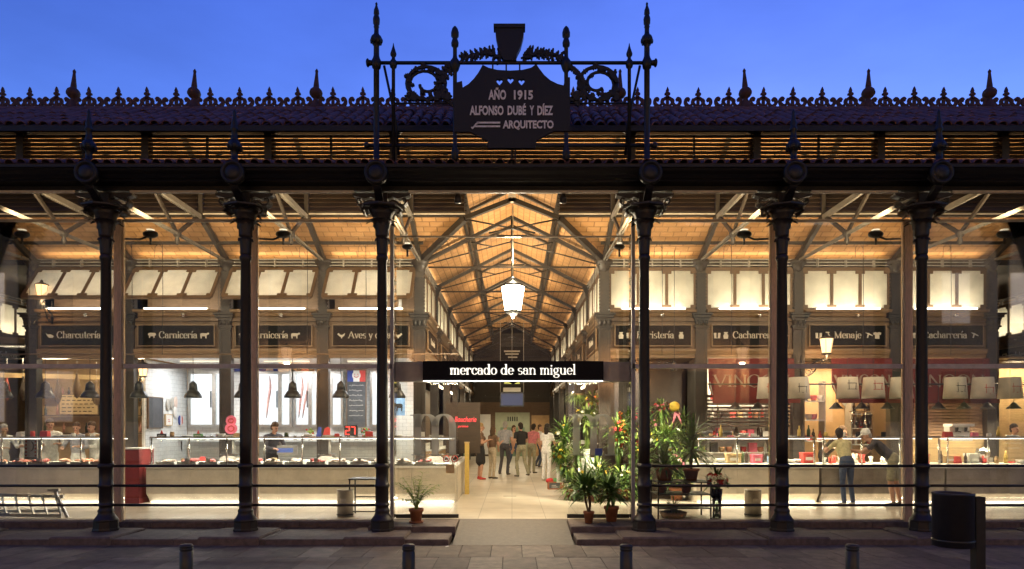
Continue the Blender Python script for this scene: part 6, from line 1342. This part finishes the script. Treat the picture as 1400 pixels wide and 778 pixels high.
# flower stall at the right of the aisle
tb = thing('flower_bench', 'stepped display bench holding flower vases right of the aisle', 'bench', (2.35, 4.2, FL))
MB().bx(-.85, 1.2, 0, .45, 0, .35).build('low_step', 'wood_dark', tb); MB().bx(-.85, 1.2, .452, .9, 0, .75).build('middle_step', 'wood_dark', tb); MB().bx(-.85, 1.2, .902, 1.3, 0, 1.2).build('high_step', 'wood_dark', tb)
FB = [(815, 650, 3.7, .36, .34, 80, ['yellow', 'white'], 'big bright leafy bush with yellow heads behind the right etched letter', 0),
      (852, 660, 3.9, .30, .30, 50, ['white', 'yellow'], 'pale green tufted plant at the right edge of the porch glass', 0),
      (783, 662, 4.0, .22, .24, 36, ['white'], 'low silvery fern left of the bright leafy bush', 0),
      (772, 600, 4.6, .26, .40, 60, ['white', 'yellow'], 'tall white lilies at the left end of the flower display', 1),
      (802, 575, 4.9, .36, .30, 70, ['white', 'white', 'yellow'], 'broad spray of white flowers behind the white bucket', 1),
      (845, 595, 4.4, .22, .36, 90, ['orange', 'red', 'orange'], 'orange and red gladioli at the right of the porch glass', 1),
      (812, 552, 5.3, .24, .22, 50, ['pink', 'orange', 'violet', 'yellow'], 'high mixed bouquet of pink and orange flowers over the etched letter', 1),
      (765, 622, 4.4, .13, .12, 34, ['yellow', 'orange'], 'round yellow bouquet in paper beside the person in white', 1),
      (774, 640, 4.3, .15, .12, 34, ['pink', 'white', 'yellow'], 'bouquet of pink and white flowers below the yellow bouquet', 1),
      (878, 655, 4.0, .14, .22, 26, ['red', 'pink'], 'small red flowers in pots left of the fourth column', 0),
      (905, 560, 5.0, .26, .16, 50, ['pink', 'red'], 'row of pink potted flowers on the upper flower shelf', 1),
      (915, 600, 4.7, .48, .30, 110, ['white', 'yellow', 'yellow'], 'wide mass of white and yellow flowers behind the plant stand', 1),
      (945, 612, 4.5, .30, .28, 60, ['white', 'yellow'], 'pale flowers at the right end of the flower stall', 1),
      (790, 545, 5.6, .3, .22, 0, ['white'], 'hanging green fern at the top left of the flower stall', 0)]
FB += [(868, 610, 4.5, .24, .26, 20, ['red', 'orange'], 'leafy bunch with red buds left of the fourth column', 1), (790, 622, 4.3, .2, .2, 14, ['white'], 'leafy greens below the white spray', 1),
       (860, 575, 5.2, .30, .26, 26, ['orange', 'red'], 'dark leafy bunch with orange heads high behind the porch glass', 1), (895, 585, 5.2, .26, .24, 14, ['pink'], 'dark leafy bunch on the rear flower shelf', 1), (935, 575, 5.2, .26, .24, 10, ['white'], 'dark leafy bunch at the right rear of the flower stall', 1),
       (880, 625, 4.2, .22, .22, 18, ['yellow', 'white'], 'tufted greens just left of the fourth column foot', 1), (925, 640, 3.9, .30, .26, 20, ['white', 'pink'], 'leafy potted greens behind the metal plant stand', 0), (960, 645, 3.9, .24, .24, 12, ['yellow'], 'leafy potted greens behind the flower vase', 0)]
for k, (px, py, Y, rx, rz, n, pe, lb, vs__) in enumerate(FB):
    p = at(px, py, Y); base = FL
    for (y_, z_) in ((4.2, .35), (4.652, .75), (5.102, 1.2)):
        if Y >= y_ and Y < 5.5 and p.z - rz > FL + z_: base = FL + z_
    if k in (0, 1, 2, 9, 20, 21): base = FL
    t = thing('flower_arrangement', lb, 'flowers', (p.x, Y, base)); h_ = p.z - base
    if k == 13:
        b = MB(); 
        for i in range(160): a = rn.uniform(0, 6.3); blade(b, (0, 0, h_ + .1), (math.cos(a), math.sin(a), rn.uniform(-.2, .7)), rn.uniform(.25, .5), .03, rn.uniform(.8, 2), rn.randint(0, 1), 4)
        b.build('fronds', ['leaf_a', 'leaf_c'], t); b = MB(); b.lathe([(.1, h_), (.15, h_ + .12)], 12); b.build('basket', 'wicker', t); MB().lathe([(.008, h_ + .1), (.008, 3.2)], 5).build('hanging_cord', 'black_metal', t); continue
    if vs__:
        vh = max(.15, min(.34, h_ - rz * .5)); vase(t, .085, vh, rn.choice(['bottle_clear', 'white_enamel', 'steel_bin']))
        if h_ - rz > vh:
            b = MB(); b.lathe([(.03, vh * .5), (.05, h_)], 8); b.build('stem_bundle', 'leaf_a', t)
        flowers(t, (0, 0, h_), rx, rx * .7, rz, n, pe, fs=.042, nl=int(n * 3) + 50, stems=(0, 0, .06))
    else:
        pot(t, min(.16, rx * .7), max(.12, min(.28, h_ - rz * .4)), saucer=False); palm_tuft(t, (0, 0, max(.1, h_ - rz * .6)), 110, rx * 1.7, .03, 'leaf_a', rn, (.6, 2.0), (-.1, 1.4)); flowers(t, (0, 0, h_), rx, rx * .8, rz, n, pe, fs=.04, nl=200)
t = thing('white_bucket', 'large white flower bucket behind the right etched letter', 'bucket', (at(806, 622, 4.5).x, 4.43, FL + .352)); b = MB(); b.lathe([(.2, 0), (.26, .55), (.25, .55), (.19, .03), (.01, .02)], 20); b.build('bucket_body', 'white_enamel', t)
t = thing('flower_box', 'small box of red, green and white bouquets on the aisle floor', 'box', (at(760, 671, 6.4).x, 6.55, FL), .08); MB().bx(-.2, .2, -.12, .12, 0, .2).build('box_body', 'terracotta', t); MB().bx(-.18, .1, -.126, -.121, .03, .17).build('price_slate', 'board_grey', t)
b = MB()
for i, m in enumerate((0, 1, 2)): b.ball((-.14 + i * .14, 0, .22), (.12, .11, .07), 10, 6, m)
b.build('bouquets', ['petal_red', 'print_green', 'petal_white'], t); b = MB(); b.bx(-.12, .04, -.1275, -.1265, .06, .075); b.bx(-.12, .0, -.1275, -.1265, .1, .115); b.build('slate_writing', 'chalk', t)
t = thing('scarecrow_head', 'yellow straw ball on a stand with a pink ribbon above the flower shelf', 'decoration', at(922, 556, 4.9)); b = MB(); b.ball((0, 0, 0), (.13, .13, .12), 14, 9); b.build('straw_ball', 'wicker' if False else 'petal_yellow', t); b = MB(); b.prism([(-.12, -.18), (0, -.12), (.12, -.2), (.06, -.12), (.14, -.42), (.02, -.2), (-.08, -.4), (-.04, -.14)], -.15, -.13); b.build('ribbon', 'petal_pink', t); MB().lathe([(.015, -.5), (.015, -.1)], 6).build('stick', 'bark', t)
# black metal stand with plants, right of the fourth column
t = thing('plant_stand', 'black tubular metal stand with two shelves behind the right railing', 'stand', (3.02, 1.15, FL)); W, D, H = .46, .3, .64
for x in (-W, W):
    for y in (-D, D): b = MB(); b.bx(x - .012, x + .012, y - .012, y + .012, 0, H); b.build('leg', 'black_metal', t)
for z in (.18, .42, H): MB().bx(-W - .012, W + .012, -D - .012, D + .012, z, z + .018).build('shelf', 'black_metal', t)
def pl(px, py, Y, label, kind, z, r, mm='leaf_b', pm='terracotta', n=60, L=.4):
    x = at(px, py, Y).x; t = thing('potted_plant', label, 'plant', (x, Y, z)); pot(t, r, r * 1.5, pm, False); q = random.Random(px)
    if kind == 'palm':
        b = MB(); b.tube([(0, 0, r), (.01, 0, r * 1.5 + .35)], .02, 7); b.build('trunk', 'bark', t); palm_tuft(t, (0, 0, r * 1.5 + .3), n, L, .045, mm, q, (.1, 1.2), (-.3, 1.5)); palm_tuft(t, (.03, 0, r * 1.5 + .55), n // 2, L * .9, .04, mm, q, (.1, 1.0), (.0, 1.5), 'top_leaves')
    else: palm_tuft(t, (0, 0, r * 1.4), n, L, .035, mm, q, (.5, 1.8), (.0, 1.5))
pl(945, 640, 1.15, 'tall dark palm on the plant stand', 'palm', FL + H + .02, .14, n=70, L=.55)
pl(908, 640, 1.15, 'bushy dark plant on the left of the plant stand', 'bush', FL + H + .02, .17, n=120, L=.5)
pl(905, 672, 1.15, 'small pot plant on the middle shelf of the stand', 'bush', FL + .44, .07, n=40, L=.16)
pl(938, 672, 1.15, 'wide terracotta pot on the middle shelf of the stand', 'bush', FL + .44, .1, n=40, L=.14)
t = thing('moss_bowl', 'round mossy bowl on the floor under the plant stand', 'plant', (at(920, 700, 1.12).x, 1.1, FL)); b = MB(); b.lathe([(.2, 0), (.25, .1), (.23, .1), (.01, .08)], 18); b.build('bowl', 'wicker', t); q = random.Random(4); palm_tuft(t, (0, 0, .1), 160, .26, .03, 'leaf_b', q, (.6, 2), (.0, 1.4))
t = thing('flower_vase', 'tall glass vase of red and white flowers behind the right railing', 'flowers', (at(980, 710, 1.0).x, 1.0, FL)); vase(t, .10, .52); b = MB()
for i in range(14): a = i * .45; b.tube([(.04 * math.cos(a), .04 * math.sin(a), .03), (-.03 * math.cos(a), -.03 * math.sin(a), .5), (.12 * math.cos(a), .12 * math.sin(a), .62)], .006, 5)
b.build('stems', 'leaf_a', t); flowers(t, (0, 0, .66), .2, .17, .13, 46, ['red', 'white', 'red'], fs=.05, nl=60)
# ================================================================ bins, table frame, ladder
for px, lb in ((473, 'brushed steel litter bin behind the railing left of the entrance'), (1028, 'brushed steel litter bin behind the railing right of the flower vase')):
    p = at(px, 708, 1.3); t = thing('steel_bin', lb, 'bin', (p.x, 1.25, FL)); b = MB(); b.lathe([(.145, 0), (.145, .46), (.15, .465), (.15, .49), (.13, .49), (.125, .44)], 24); b.build('bin_body', 'steel_bin', t)
    b = MB(); b.lathe([(.152, .03), (.152, .05)], 24); b.build('band', 'black_metal', t)
    for i in range(12):
        for j in range(2): a = i * PI / 6; b = None
    b = MB(); b.bx(-.05, .05, -.149, -.143, .28, .33); b.build('bin_plate', 'aluminium', t)
t = thing('table_frame', 'bare black square-tube table frame behind the railing left of the entrance', 'table', (at(499, 700, 1.5).x + .02, 1.45, FL)); W, D, H = .24, .22, .66
for x in (-W, W):
    for y in (-D, D): MB().bx(x - .012, x + .012, y - .012, y + .012, 0, H).build('leg', 'black_metal', t)
MB().bx(-W - .02, W + .02, -D - .02, D + .02, H, H + .02).build('table_top', 'black_metal', t); b = MB(); b.bx(-W, W, -D - .01, -D + .01, .08, .1); b.bx(-W, W, D - .01, D + .01, .3, .32); b.build('stretcher', 'black_metal', t)
t = thing('folded_ladder', 'aluminium step ladder lying on its side behind the far left railing', 'ladder', (at(40, 700, .95).x, .98, FL)); LL = 1.6
for k, (z, dy) in enumerate(((.06, 0), (.40, .06))):
    b = MB(); b.bar((-LL, dy, z + .03), (.55, dy, z - .02), .03, .06); b.build('side_rail', 'aluminium', t)
for i in range(9): b = MB(); x = -1.5 + i * .24; b.bar((x, .03, .40), (x + .12, .0, .07), .03, .025); b.build('rung', 'aluminium', t)
b = MB(); b.bar((.42, .02, .48), (.66, .0, .02), .035, .05); b.bar((.30, .02, .5), (.5, .02, .5), .06, .05); b.build('foot_frame', 'steel_bin', t)
b = MB(); b.bar((-LL, .12, .1), (.5, .12, .12), .03, .05); b.build('rear_rail', 'aluminium', t)
b = MB(); b.tube([(-.85 + .17 * math.cos(R(a)), -.06, .10 + .09 * math.sin(R(a))) for a in range(0, 360, 24)], .008, 5, 0, True, True); b.build('strap', 'black_metal', t)
t = thing('paper_scrap', 'tiny white paper scrap on the paving left of the ramp', 'litter', (-.98, -.8, .004), .5); b = MB(); b.add([(-.03, -.02, 0), (.03, -.015, .004), (.025, .02, .012), (-.02, .025, .002)], [(0, 1, 2, 3)]); b.build('scrap', 'paper', t)
# ================================================================ street furniture
for x, lb in ((-3.34, 'leftmost black street bollard at the bottom edge'), (-1.06, 'black street bollard left of the ramp'), (1.17, 'black street bollard right of the ramp'), (3.49, 'rightmost black street bollard at the bottom edge')):
    t = thing('bollard', lb, 'bollard', (x, -4.1, 0), 0, 'street bollards'); b = MB(); b.lathe([(.066, 0), (.066, .535), (.06, .54), (.06, .555), (.066, .56), (.066, .575), (.06, .58), (.066, .585), (.066, .6), (.058, .612), (.02, .618)], 20); b.build('bollard_post', 'black_metal', t); b = MB(); b.lathe([(.085, .0), (.085, .02), (.068, .04)], 20); b.build('collar', 'black_metal', t)
t = thing('street_bin', 'black drum-shaped litter bin hung on a square post at lower right', 'bin', (4.78, -3.7, 0))
b = MB(); b.lathe([(.17, .52), (.2, .53), (.2, 1.08), (.205, 1.085), (.205, 1.10), (.18, 1.105), (.17, 1.09), (.165, .56)], 28); b.build('bin_drum', 'black_metal', t)
b = MB(); b.bx(.22, .32, -.05, .05, 0, 1.06); b.build('post', 'black_metal', t); b = MB(); b.bx(.19, .23, -.03, .03, .65, .72); b.bx(.19, .23, -.03, .03, .95, 1.02); b.build('hinge', 'black_metal', t)
b = MB(); b.lathe([(.203, .58), (.206, .585), (.206, .6), (.203, .605)], 28); b.build('rib', 'black_metal', t)

# ================================================================ people
def ring_limb(V, F, p0, p1, r0, r1, side, n=12):
    p0, p1 = Vector(p0), Vector(p1); d = p1 - p0; L = d.length; d = d.normalized() if L > 1e-6 else Vector((0, 0, 1))
    s = Vector(side); s = s - d * s.dot(d); s = s.normalized() if s.length > .01 else d.orthogonal().normalized(); f = d.cross(s)
    rows = []
    for k in (80, 50, 20): rows.append((p0 - d * math.sin(R(k)) * min(r0) , [q * math.cos(R(k)) for q in r0]))
    for k in (0, .5, 1): rows.append((p0.lerp(p1, k), [r0[i] + (r1[i] - r0[i]) * k for i in (0, 1)]))
    for k in (20, 50, 80): rows.append((p1 + d * math.sin(R(k)) * min(r1), [q * math.cos(R(k)) for q in r1]))
    o = len(V)
    for c, r in rows:
        for j in range(n): a = 2 * PI * j / n; V.append(c + s * (math.cos(a) * r[0]) + f * (math.sin(a) * r[1]))
    for i in range(len(rows) - 1):
        for j in range(n): j2 = (j + 1) % n; F.append((o + i * n + j, o + i * n + j2, o + (i + 1) * n + j2, o + (i + 1) * n + j))
    F.append(tuple(o + j for j in range(n - 1, -1, -1))); F.append(tuple(o + (len(rows) - 1) * n + j for j in range(n)))
def union(name, prims, mats, parent, voxel, smooth=4):
    V, F = [], []
    for p in prims: ring_limb(V, F, *p[:5])
    me = bpy.data.meshes.new('u'); me.from_pydata([tuple(v) for v in V], [], F); me.update()
    o = bpy.data.objects.new('u', me); C.objects.link(o)
    r = o.modifiers.new('r', 'REMESH'); r.mode = 'VOXEL'; r.voxel_size = voxel
    s = o.modifiers.new('s', 'SMOOTH'); s.factor = .5; s.iterations = smooth
    m2 = bpy.data.meshes.new_from_object(o.evaluated_get(bpy.context.evaluated_depsgraph_get())); bpy.data.objects.remove(o); m2.name = name
    m2.materials.clear(); zones = []
    for p in prims:
        if p[5] not in zones: zones.append(p[5])
    for z in zones: m2.materials.append(MATS[mats.get(z, z)])
    n_ = len(m2.polygons); cen = np.empty(n_ * 3, dtype=np.float32); m2.polygons.foreach_get('center', cen); cen = cen.reshape(-1, 3)
    best = np.full(n_, 9.); idx = np.zeros(n_, dtype=np.int32)
    for p in prims:
        a_ = np.array(p[0]); d_ = np.array(p[1]) - a_; w_ = cen - a_; t_ = np.clip(w_ @ d_ / max(1e-8, d_ @ d_), 0, 1)
        dd = np.linalg.norm(w_ - t_[:, None] * d_, axis=1) - (sum(p[2]) / 2 + (sum(p[3]) - sum(p[2])) / 2 * t_)
        k_ = dd < best; best[k_] = dd[k_]; idx[k_] = zones.index(p[5])
    idx = idx.tolist()
    m2.polygons.foreach_set('material_index', idx); m2.polygons.foreach_set('use_smooth', [True] * len(idx)); m2.update()
    return obj(name, m2, parent)
def person(label, x, y, rz, H=1.7, z=FL, lean=0., twist=0., arms=None, legs=None, M=None, hair='hair_dark', bald=False, longhair=False, sleeve=.5, bottom='trousers', cap=None, fem=False, head=(0, 0), low=False, voxel=.0105, bag=None):
    t = thing('person', label, 'person', (x, y, z), rz); k = H / 1.7; M = dict(dict(top='cloth_white', bottom='cloth_jeans', skin='skin', shoe='shoe'), **(M or {}))
    S = lambda v: Vector(v) * k
    pel = S((0, 0, .94)); ca, sa = math.cos(lean), math.sin(lean); ct, s_t = math.cos(twist), math.sin(twist)
    def UP(v):          # upper body: twist, then lean forward (towards -Y) about the pelvis
        v = Vector(v); v = Vector((v.x * ct - v.y * s_t, v.x * s_t + v.y * ct, v.z)); q = v.z - .94
        return S((v.x, v.y * ca - q * sa, .94 + q * ca + v.y * sa))
    sw = .165 if fem else .19; P = []
    def L_(a, b, r0, r1, zone, side=(1, 0, 0)):
        r0 = r0 if isinstance(r0, tuple) else (r0, r0); r1 = r1 if isinstance(r1, tuple) else (r1, r1)
        P.append((a, b, tuple(q * k for q in r0), tuple(q * k for q in r1), side, zone))
    sd = UP((1, 0, .94)) - UP((0, 0, .94))
    hipw = .165 if fem else .155
    L_(pel + S((0, .005, -.03)), pel + S((0, 0, .03)), (hipw, .115), (hipw * .98, .11), 'bottom')
    L_(UP((0, 0, 1.0)), UP((0, 0, 1.12)), (.138 if fem else .15, .10), (.14 if fem else .16, .105), 'top', sd)
    L_(UP((0, -.01, 1.15)), UP((0, 0, 1.32)), (.15 if fem else .168, .115 if fem else .112), (.15 if fem else .17, .10), 'top', sd)
    L_(UP((-sw * .75, 0, 1.385)), UP((sw * .75, 0, 1.385)), .062, .062, 'top', (0, 0, 1))
    L_(UP((-sw * .3, .01, 1.41)), UP((sw * .3, .01, 1.41)), .055, .055, 'top', (0, 0, 1))
    if fem:
        for q in (-1, 1): L_(UP((q * .07, -.085, 1.27)), UP((q * .068, -.1, 1.25)), .055, .05, 'top')
    hx, hy = head; nb = UP((0, .0, 1.40)); hc = UP((0, -.02, 1.585)); L_(nb, hc - S((0, -.01, .05)), .052, .05, 'skin')
    ch, sh = math.cos(hx), math.sin(hx); cp, sp = math.cos(hy), math.sin(hy)
    def HD(v): v = Vector(v) * k; v = Vector((v.x, v.y * cp + v.z * sp, -v.y * sp + v.z * cp)); return hc + Vector((v.x * ch - v.y * sh, v.x * sh + v.y * ch, v.z))
    hs_ = HD((1, 0, 0)) - hc
    L_(HD((0, .012, .03)), HD((0, .0, .04)), (.075, .092), (.073, .088), 'skin', hs_); L_(HD((0, -.02, -.045)), HD((0, -.012, .0)), (.05, .06), (.066, .075), 'skin', hs_); L_(HD((0, -.055, -.082)), HD((0, -.045, -.06)), (.024, .02), (.04, .03), 'skin', hs_)
    L_(HD((0, -.09, .012)), HD((0, -.108, -.022)), .010, .014, 'skin'); 
    for q in (-1, 1):
        L_(HD((q * .074, .01, .015)), HD((q * .076, .014, -.02)), .012, .01, 'skin'); L_(HD((q * .03, -.082, .012)), HD((q * .031, -.083, .012)), .011, .011, 'eye')
    L_(HD((-.02, -.085, -.052)), HD((.02, -.085, -.052)), .009, .009, 'lip')
    A = arms or {}
    for q, nm in ((-1, 'r'), (1, 'l')):
        sh_ = UP((q * sw, 0, 1.375)); e_d, w_d = A.get(nm, ((q * .06, .04, -.27), (q * .0, -.10, -.23)))
        el = sh_ + S(e_d); wr = el + S(w_d); cut = sh_.lerp(el, min(1, sleeve * 2)) if sleeve < .5 else el
        L_(sh_, sh_.lerp(el, .55), .056, .047, 'top'); L_(sh_.lerp(el, .5), el, .046, .04, 'top' if sleeve >= .5 else 'skin')
        L_(el, el.lerp(wr, .5), .041, .037, 'top' if sleeve > .7 else 'skin'); L_(el.lerp(wr, .5), wr, .036, .027, 'top' if sleeve > .9 else 'skin')
        d = (wr - el).normalized(); sd2 = d.cross(Vector((0, 0, 1))); sd2 = sd2.normalized() if sd2.length > .1 else Vector((1, 0, 0)); nn = sd2.cross(d)
        pc = wr + d * .06 * k; L_(wr, pc + d * .02 * k, (.027, .018), (.038, .016), 'skin', sd2)
        for fi, (o_, ln) in enumerate(((-.029, .060), (-.0095, .072), (.0105, .068), (.029, .052))):
            b0 = pc + d * .02 * k + sd2 * o_ * k; m_ = b0 + d * ln * .55 * k - nn * .01 * k; e_ = m_ + d * ln * .4 * k - nn * .028 * k
            L_(b0, m_, .0092, .0088, 'skin'); L_(m_, e_, .0088, .0078, 'skin')
        tb_ = wr + d * .03 * k - sd2 * .03 * k * q; L_(tb_, tb_ + d * .035 * k - sd2 * .03 * q * k - nn * .012 * k, .011, .0095, 'skin'); L_(tb_ + d * .035 * k - sd2 * .03 * q * k - nn * .012 * k, tb_ + d * .062 * k - sd2 * .03 * q * k - nn * .025 * k, .0095, .008, 'skin')
    G_ = legs or {}
    if not low or True:
        for q, nm in ((-1, 'r'), (1, 'l')):
            hp = pel + S((q * .085, 0, -.04)); kn, an = G_.get(nm, ((q * .09, -.015, .50), (q * .095, .03, .085))); kn, an = S(kn), S(an); zt = 'bottom' if bottom in ('trousers', 'shorts', 'skirt') else 'skin'
            zk = 'bottom' if bottom == 'trousers' else 'skin'; fat = .012 if bottom == 'shorts' else 0
            L_(hp, hp.lerp(kn, .5), .085, .073 + fat, zt); L_(hp.lerp(kn, .5), hp.lerp(kn, .85), .072 + fat, .062 + fat * 1.6, zt if bottom != 'skirt' else 'bottom'); L_(hp.lerp(kn, .8), kn, .06, .055, zk)
            L_(kn, kn.lerp(an, .35), .052, .056, zk); L_(kn.lerp(an, .35), an, .054, .038 if zk == 'skin' else .05, zk); L_(an, an + S((0, 0, -.03)), .04, .042, 'shoe')
            fd = Vector((q * .18, -1, 0)).normalized(); L_(an + S((0, .02, -.045)), an + fd * .15 * k + S((0, 0, -.055)), (.038, .036), (.042, .024), 'shoe', (1, 0, 0))
        if bottom == 'skirt':
            L_(pel + S((0, 0, -.06)), pel + S((0, 0, -.38)), (.17, .13), (.19, .15), 'bottom')
    union('body', P, M, t, voxel)
    Hp = []
    def Lh(a, b, r0, r1): Hp.append((a, b, tuple(q * k for q in (r0 if isinstance(r0, tuple) else (r0, r0))), tuple(q * k for q in (r1 if isinstance(r1, tuple) else (r1, r1))), hs_, hair))
    if cap:
        Cp = []
        a = (HD((0, .02, .075)), HD((0, .0, .09)), tuple(q * k for q in (.088, .1)), tuple(q * k for q in (.08, .09)), hs_, cap); Cp.append(a)
        Cp.append((HD((0, -.08, .065)), HD((0, -.16, .05)), (.07 * k, .014 * k), (.055 * k, .011 * k), hs_, cap)); union('cap', Cp, {}, t, voxel)
        Lh(HD((0, .06, .01)), HD((0, .055, -.03)), (.075, .045), (.06, .035)); union('hair', Hp, {}, t, voxel, 2)
    elif not bald:
        Lh(HD((0, .025, .06)), HD((0, .01, .075)), (.083, .096), (.078, .088)); Lh(HD((0, .06, .02)), HD((0, .06, -.04)), (.08, .05), (.065, .04))
        if longhair: Lh(HD((0, .07, .0)), HD((0, .085, -.17)), (.085, .05), (.07, .03)); Lh(HD((-.075, .02, .0)), HD((-.07, .03, -.12)), .028, .024); Lh(HD((.075, .02, .0)), HD((.07, .03, -.12)), .028, .024)
        union('hair', Hp, {}, t, voxel, 2)
    if bag:
        b = MB(); c = UP((-.12, .14, 1.08)); b.ball(c, (.16 * k, .09 * k, .15 * k), 14, 9); b.build('shoulder_bag', bag, t); b = MB(); b.tube(smoothpath([UP((-.16, .10, 1.2)), UP((-.1, .02, 1.44)), UP((.12, -.10, 1.25)), UP((.1, .1, 1.05))], 5), .014, 6); b.build('bag_strap', bag, t)
    return t
# front-right couple and their vendor
pw = at(1157, 690, 3.0)
person('woman in a yellow top and jeans leaning on the right counter', pw.x, 2.98, PI + .12, 1.62, M=dict(top='cloth_yellow', bottom='cloth_jeans', shoe='shoe_white'), hair='hair_dark', fem=True, lean=.42, sleeve=.3, head=(-.35, -.1),
       arms=dict(r=((-.10, -.16, -.20), (.14, -.20, .06)), l=((.10, -.18, -.18), (-.10, -.20, .12))), legs=dict(r=((-.10, -.02, .50), (-.13, .02, .085)), l=((.10, .0, .5), (.11, .08, .085))))
pm = at(1219, 690, 2.9)
person('man in a white cap, dark shirt and khaki shorts bending over the right counter', pm.x, 2.85, PI + 1.0, 1.74, M=dict(top='cloth_grey', bottom='cloth_khaki', shoe='shoe'), hair='hair_grey', cap='cloth_white', lean=.78, sleeve=.3, bottom='shorts', head=(.1, -.45),
       arms=dict(r=((-.04, -.20, -.20), (.10, -.24, .02)), l=((.04, -.22, -.18), (-.08, -.24, .04))), legs=dict(r=((-.10, .04, .50), (-.12, .12, .085)), l=((.09, -.04, .5), (.10, .02, .085))))
pv_ = at(1125, 640, 4.75)
person('vendor in black stooping over goods behind the right counter', pv_.x, 4.72, .95, 1.74, M=dict(top='cloth_black', bottom='cloth_black'), lean=.62, sleeve=.3, hair='hair_brown', head=(0, -.3), arms=dict(r=((-.05, -.12, -.25), (.05, -.2, -.1)), l=((.05, -.12, -.25), (-.05, -.2, -.1))))
pb = at(372, 640, 5.3)
person('butcher in a dark grey jacket looking down behind the long counter', pb.x, 5.25, .9, 1.72, M=dict(top='cloth_grey', bottom='cloth_black'), lean=.2, sleeve=1, hair='hair_brown', head=(.1, -.4), arms=dict(r=((-.05, -.1, -.25), (.05, -.2, -.02)), l=((.05, -.1, -.25), (-.05, -.2, -.02))))
# far left counter staff
for px, Y, H_, hr, lb, mt, rz in ((3, 5.9, 1.66, 'hair_grey', 'grey-haired shopper in white at the left picture edge', 'cloth_white', 1.2), (38, 5.3, 1.76, 'hair_dark', 'dark-haired man in white left of the inner column, far left', 'cloth_white', .9), (69, 5.6, 1.78, 'hair_brown', 'man in a white coat right of the far left inner column', 'cloth_white', .5), (107, 5.2, 1.70, 'hair_brown', 'man in a striped apron facing the street, left of the first column', 'cloth_stripe', .1), (130, 5.5, 1.72, 'hair_brown', 'man in white half hidden by the first column', 'cloth_white', -.5)):
    p = at(px, 640, Y); person(lb, p.x, Y, rz, H_, M=dict(top=mt, bottom='cloth_white'), hair=hr, lean=.1, sleeve=.9, head=(.2, -.1), arms=dict(r=((-.08, -.1, -.25), (.1, -.22, .0)), l=((.08, -.1, -.25), (-.1, -.22, .03))), voxel=.012)
p = at(1384, 640, 5.2); person('person in white behind the counter at the right picture edge', p.x, 5.15, .3, 1.66, M=dict(top='cloth_white', bottom='cloth_black'), fem=True, sleeve=.4, voxel=.012)
# people in the aisle
p = at(657, 655, 9.7); person('blond woman in a brown top and black skirt at the left of the aisle', p.x, 9.7, 1.9, 1.7, M=dict(top='cloth_brown', bottom='cloth_black', shoe='print_red'), hair='hair_blond', fem=True, bottom='skirt', sleeve=.2, bag='cloth_beige', arms=dict(r=((-.06, .02, -.26), (.02, -.2, .08)), l=((.06, .02, -.26), (-.02, -.2, .06))))
p = at(747, 657, 9.2); person('person in white clothes with dark hair beside the flowers', p.x, 9.2, PI - .6, 1.68, M=dict(top='cloth_white', bottom='cloth_white', shoe='shoe_white'), hair='hair_dark', fem=True, longhair=True, sleeve=.3, lean=.08, arms=dict(r=((-.07, -.08, -.26), (.06, -.2, .02)), l=((.07, -.06, -.26), (-.04, -.2, .06))))
step = dict(r=((-.09, -.12, .50), (-.095, .0, .085)), l=((.09, .02, .5), (.095, .22, .11)))
step2 = dict(l=((.09, -.16, .50), (.095, -.06, .085)), r=((-.09, .05, .48), (-.095, .27, .14)))
hold = dict(r=((-.06, -.06, -.26), (.08, -.2, .10)), l=((.06, .02, -.27), (.0, -.10, -.23)))
point = dict(r=((-.08, .02, -.27), (.0, -.1, -.22)), l=((.10, -.16, -.18), (-.02, -.22, .06)))
for px, Y, rz, H_, tp, bt, hr, lb, fm, lg, lh, ln, ar in ((673, 10.0, 2.3, 1.60, 'cloth_brown', 'cloth_beige', 'hair_brown', 'woman in a brown top and pale trousers beside the blond woman', True, None, True, .05, hold), (690, 11.6, PI - .3, 1.76, 'cloth_stripe', 'cloth_grey', 'hair_grey', 'grey-haired man in a striped shirt walking away in the aisle', False, step, False, .08, None),
        (702, 14.5, .5, 1.63, 'cloth_beige', 'cloth_jeans', 'hair_brown', 'woman in beige facing the street in the aisle', True, step2, True, .04, point), (713, 10.7, PI + .5, 1.72, 'cloth_black', 'cloth_khaki', 'hair_dark', 'man in black and khaki walking away near the aisle centre', False, step2, False, .1, hold),
        (727, 12.4, 2.6, 1.7, 'cloth_pink', 'cloth_khaki', 'hair_dark', 'person in a pink shirt bending towards a stall in the aisle', False, None, False, .22, point), (738, 15.8, 1.2, 1.66, 'cloth_white', 'cloth_jeans', 'hair_brown', 'person in a white shirt far back on the right of the aisle', False, step, False, .0, None)):
    p = at(px, 650, Y); person(lb, p.x, Y, rz, H_, M=dict(top=tp, bottom=bt), hair=hr, fem=fm, legs=lg, longhair=lh, sleeve=.3, voxel=.013, lean=ln, arms=ar)
